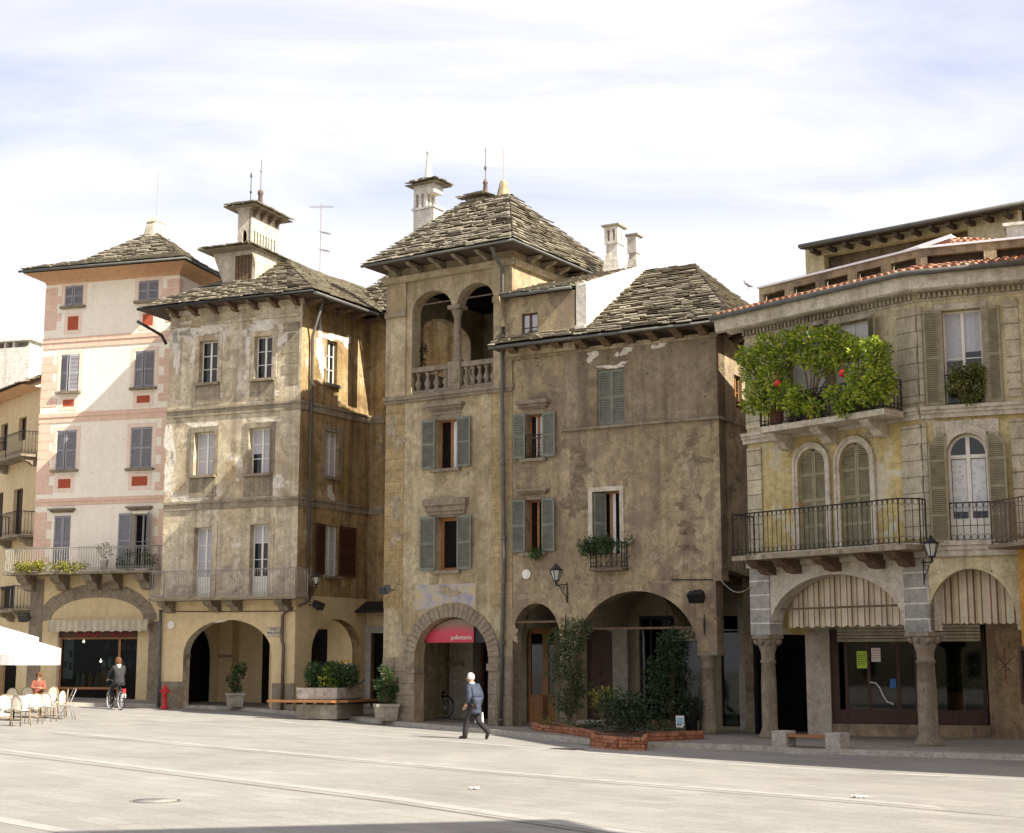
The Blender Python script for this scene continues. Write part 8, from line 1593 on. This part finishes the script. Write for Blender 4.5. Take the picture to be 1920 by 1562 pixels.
g = ground(291, 1502); mb = MB(); mb.lathe(g, [(.37, -.02), (.37, .006), (.33, .008), (.33, .004), (.02, .005)], 28); mh = thing('manhole_cover', 'round iron manhole cover in the left foreground paving', 'manhole cover', g); mb.build('rim', M['castiron'], mh); mb = MB(); mb.lathe(g, [(.31, .004), (.31, .012), (.02, .012)], 28); mb.build('lid', M['paving'], mh); part('handle', 'castiron', mh, ((-.08, .08), (-.03, .03), (.013, .02)), fn=frame_at(g, .3))
g = ground(1058, 1405); mh = thing('drain_grate', 'dark rectangular drain grate in the shade before the brick bed', 'drain grate', g); mb = MB(); fn = frame_at(g, -.5); mb.box(fn, (-.42, .42), (-.3, .3), (-.02, .006)); mb.build('frame', M['castiron'], mh); mb = MB(); [mb.box(fn, (-.36 + i * .1, -.31 + i * .1), (-.25, .25), (.006, .014)) for i in range(8)]; mb.build('bar', M['iron'], mh)
qa = planpt(600, 500, 62); zb1 = zrow(qa[0], qa[1], 515); zt1 = zrow(qa[0], qa[1], 380); s = (zt1 - zb1) / 135; AN = thing('antenna', 'tall thin television aerial mast on the roof right of the turret', 'antenna', (qa[0], qa[1], zb1)); c = xyz(qa[0], qa[1], zb1); d = Vector((.72, -.3, 0)).normalized()
mb = MB(); mb.tube([c - xyz(0, 0, .8), c + xyz(0, 0, 135 * s)], .022, 5); mb.build('mast', M['iron_grey'], AN)
for h0, l0, l1, el in ((132, -.55, .6, .1), (80, -.02, .48, -.12), (47, -.02, .46, -.12)):
    mb = MB(); a = c + xyz(0, 0, h0 * s) + d * l0 - xyz(0, 0, l0 * el * -1.0); b = c + xyz(0, 0, h0 * s) + d * l1 + xyz(0, 0, -l1 * .3); mb.tube([a, b], .012, 4)
    e = Vector((-d.y, d.x, 0))
    for k in range(7): p = a.lerp(b, (k + .3) / 7); mb.tube([p - e * .22, p + e * .22], .007, 3); mb.tube([p - xyz(0, 0, .06), p + xyz(0, 0, .06)], .006, 3)
    mb.build('aerial', M['iron_grey'], AN)
q = FA.uz(1402, 536, -.4); c = FPa.p(FPa.u(1402, 540), -.05, zpt + .06); BI = thing('pigeon', 'grey pigeon perched on the left end of the palazzo roof parapet', 'bird', c)
Jb = {'t': (c + xyz(.14, .02, .1), .02), 'b1': (c + xyz(.05, 0, .13), .055), 'b2': (c + xyz(-.05, 0, .16), .065), 'n': (c + xyz(-.1, 0, .22), .035), 'h': (c + xyz(-.12, 0, .28), .034), 'bk': (c + xyz(-.165, 0, .275), .008)}
M['feather'] = plain('grey_feathers', (.3, .3, .32), .8, .3, 20); skin('body', Jb, [('t', 'b1'), ('b1', 'b2'), ('b2', 'n'), ('n', 'h'), ('h', 'bk')], 'b2', 'feather', BI, sub=1); mb = MB(); [mb.tube([c + xyz(-.02, y, .0), c + xyz(-.02, y, .12)], .005, 4) for y in (-.025, .025)]; mb.build('leg', M['timber'], BI)
mb = MB(); a, b = FH.p(uH, .1, zlow + .02), FA.p(uA0 + .1, .1, FA.z(1412, 1100)); pts = [a.lerp(b, t / 10) - xyz(0, 0, .25 * sin(pi * t / 10)) for t in range(11)]; mb.tube(pts, .012, 4); tag(mb.build('cable', M['iron_grey']), 'sagging cable across the alley between the brown house and the palazzo', 'cable')
mb = MB(); mb.tube([FG.p(uG0, .03, FG.z(330, 1146)), FG.p(-2.8, .04, FG.z(430, 1146) - .02), FG.p(.0, .03, FG.z(540, 1146))], .014, 4); mb.build('cable', M['iron'], gA)
# hanging lantern inside the big arch
c = FH.p(FH.u(1251, 1160, -1.6), -1.6, FH.z(1251, 1157, -1.6)); hl_ = thing('hanging_lantern', 'dark glass lantern hanging on a rod inside the big arch', 'lantern', c); mb = MB(); mb.tube([c + xyz(0, 0, 1.0), c], .012, 5); mb.lathe(c, [(.03, 0), (.18, -.12), (.19, -.14)], 6); mb.lathe(c + xyz(0, 0, -.62), [(.02, 0), (.1, .03), (.1, .06)], 6)
for k in range(6): t = k * pi / 3; mb.tube([c + xyz(cos(t) * .1, sin(t) * .1, -.58), c + xyz(cos(t) * .17, sin(t) * .17, -.14)], .009, 4)
mb.build('lamp_frame', M['iron'], hl_); mb = MB(); mb.lathe(c, [(.09, -.56), (.155, -.14)], 6); mb.build('lamp_glass', M['glass'], hl_)
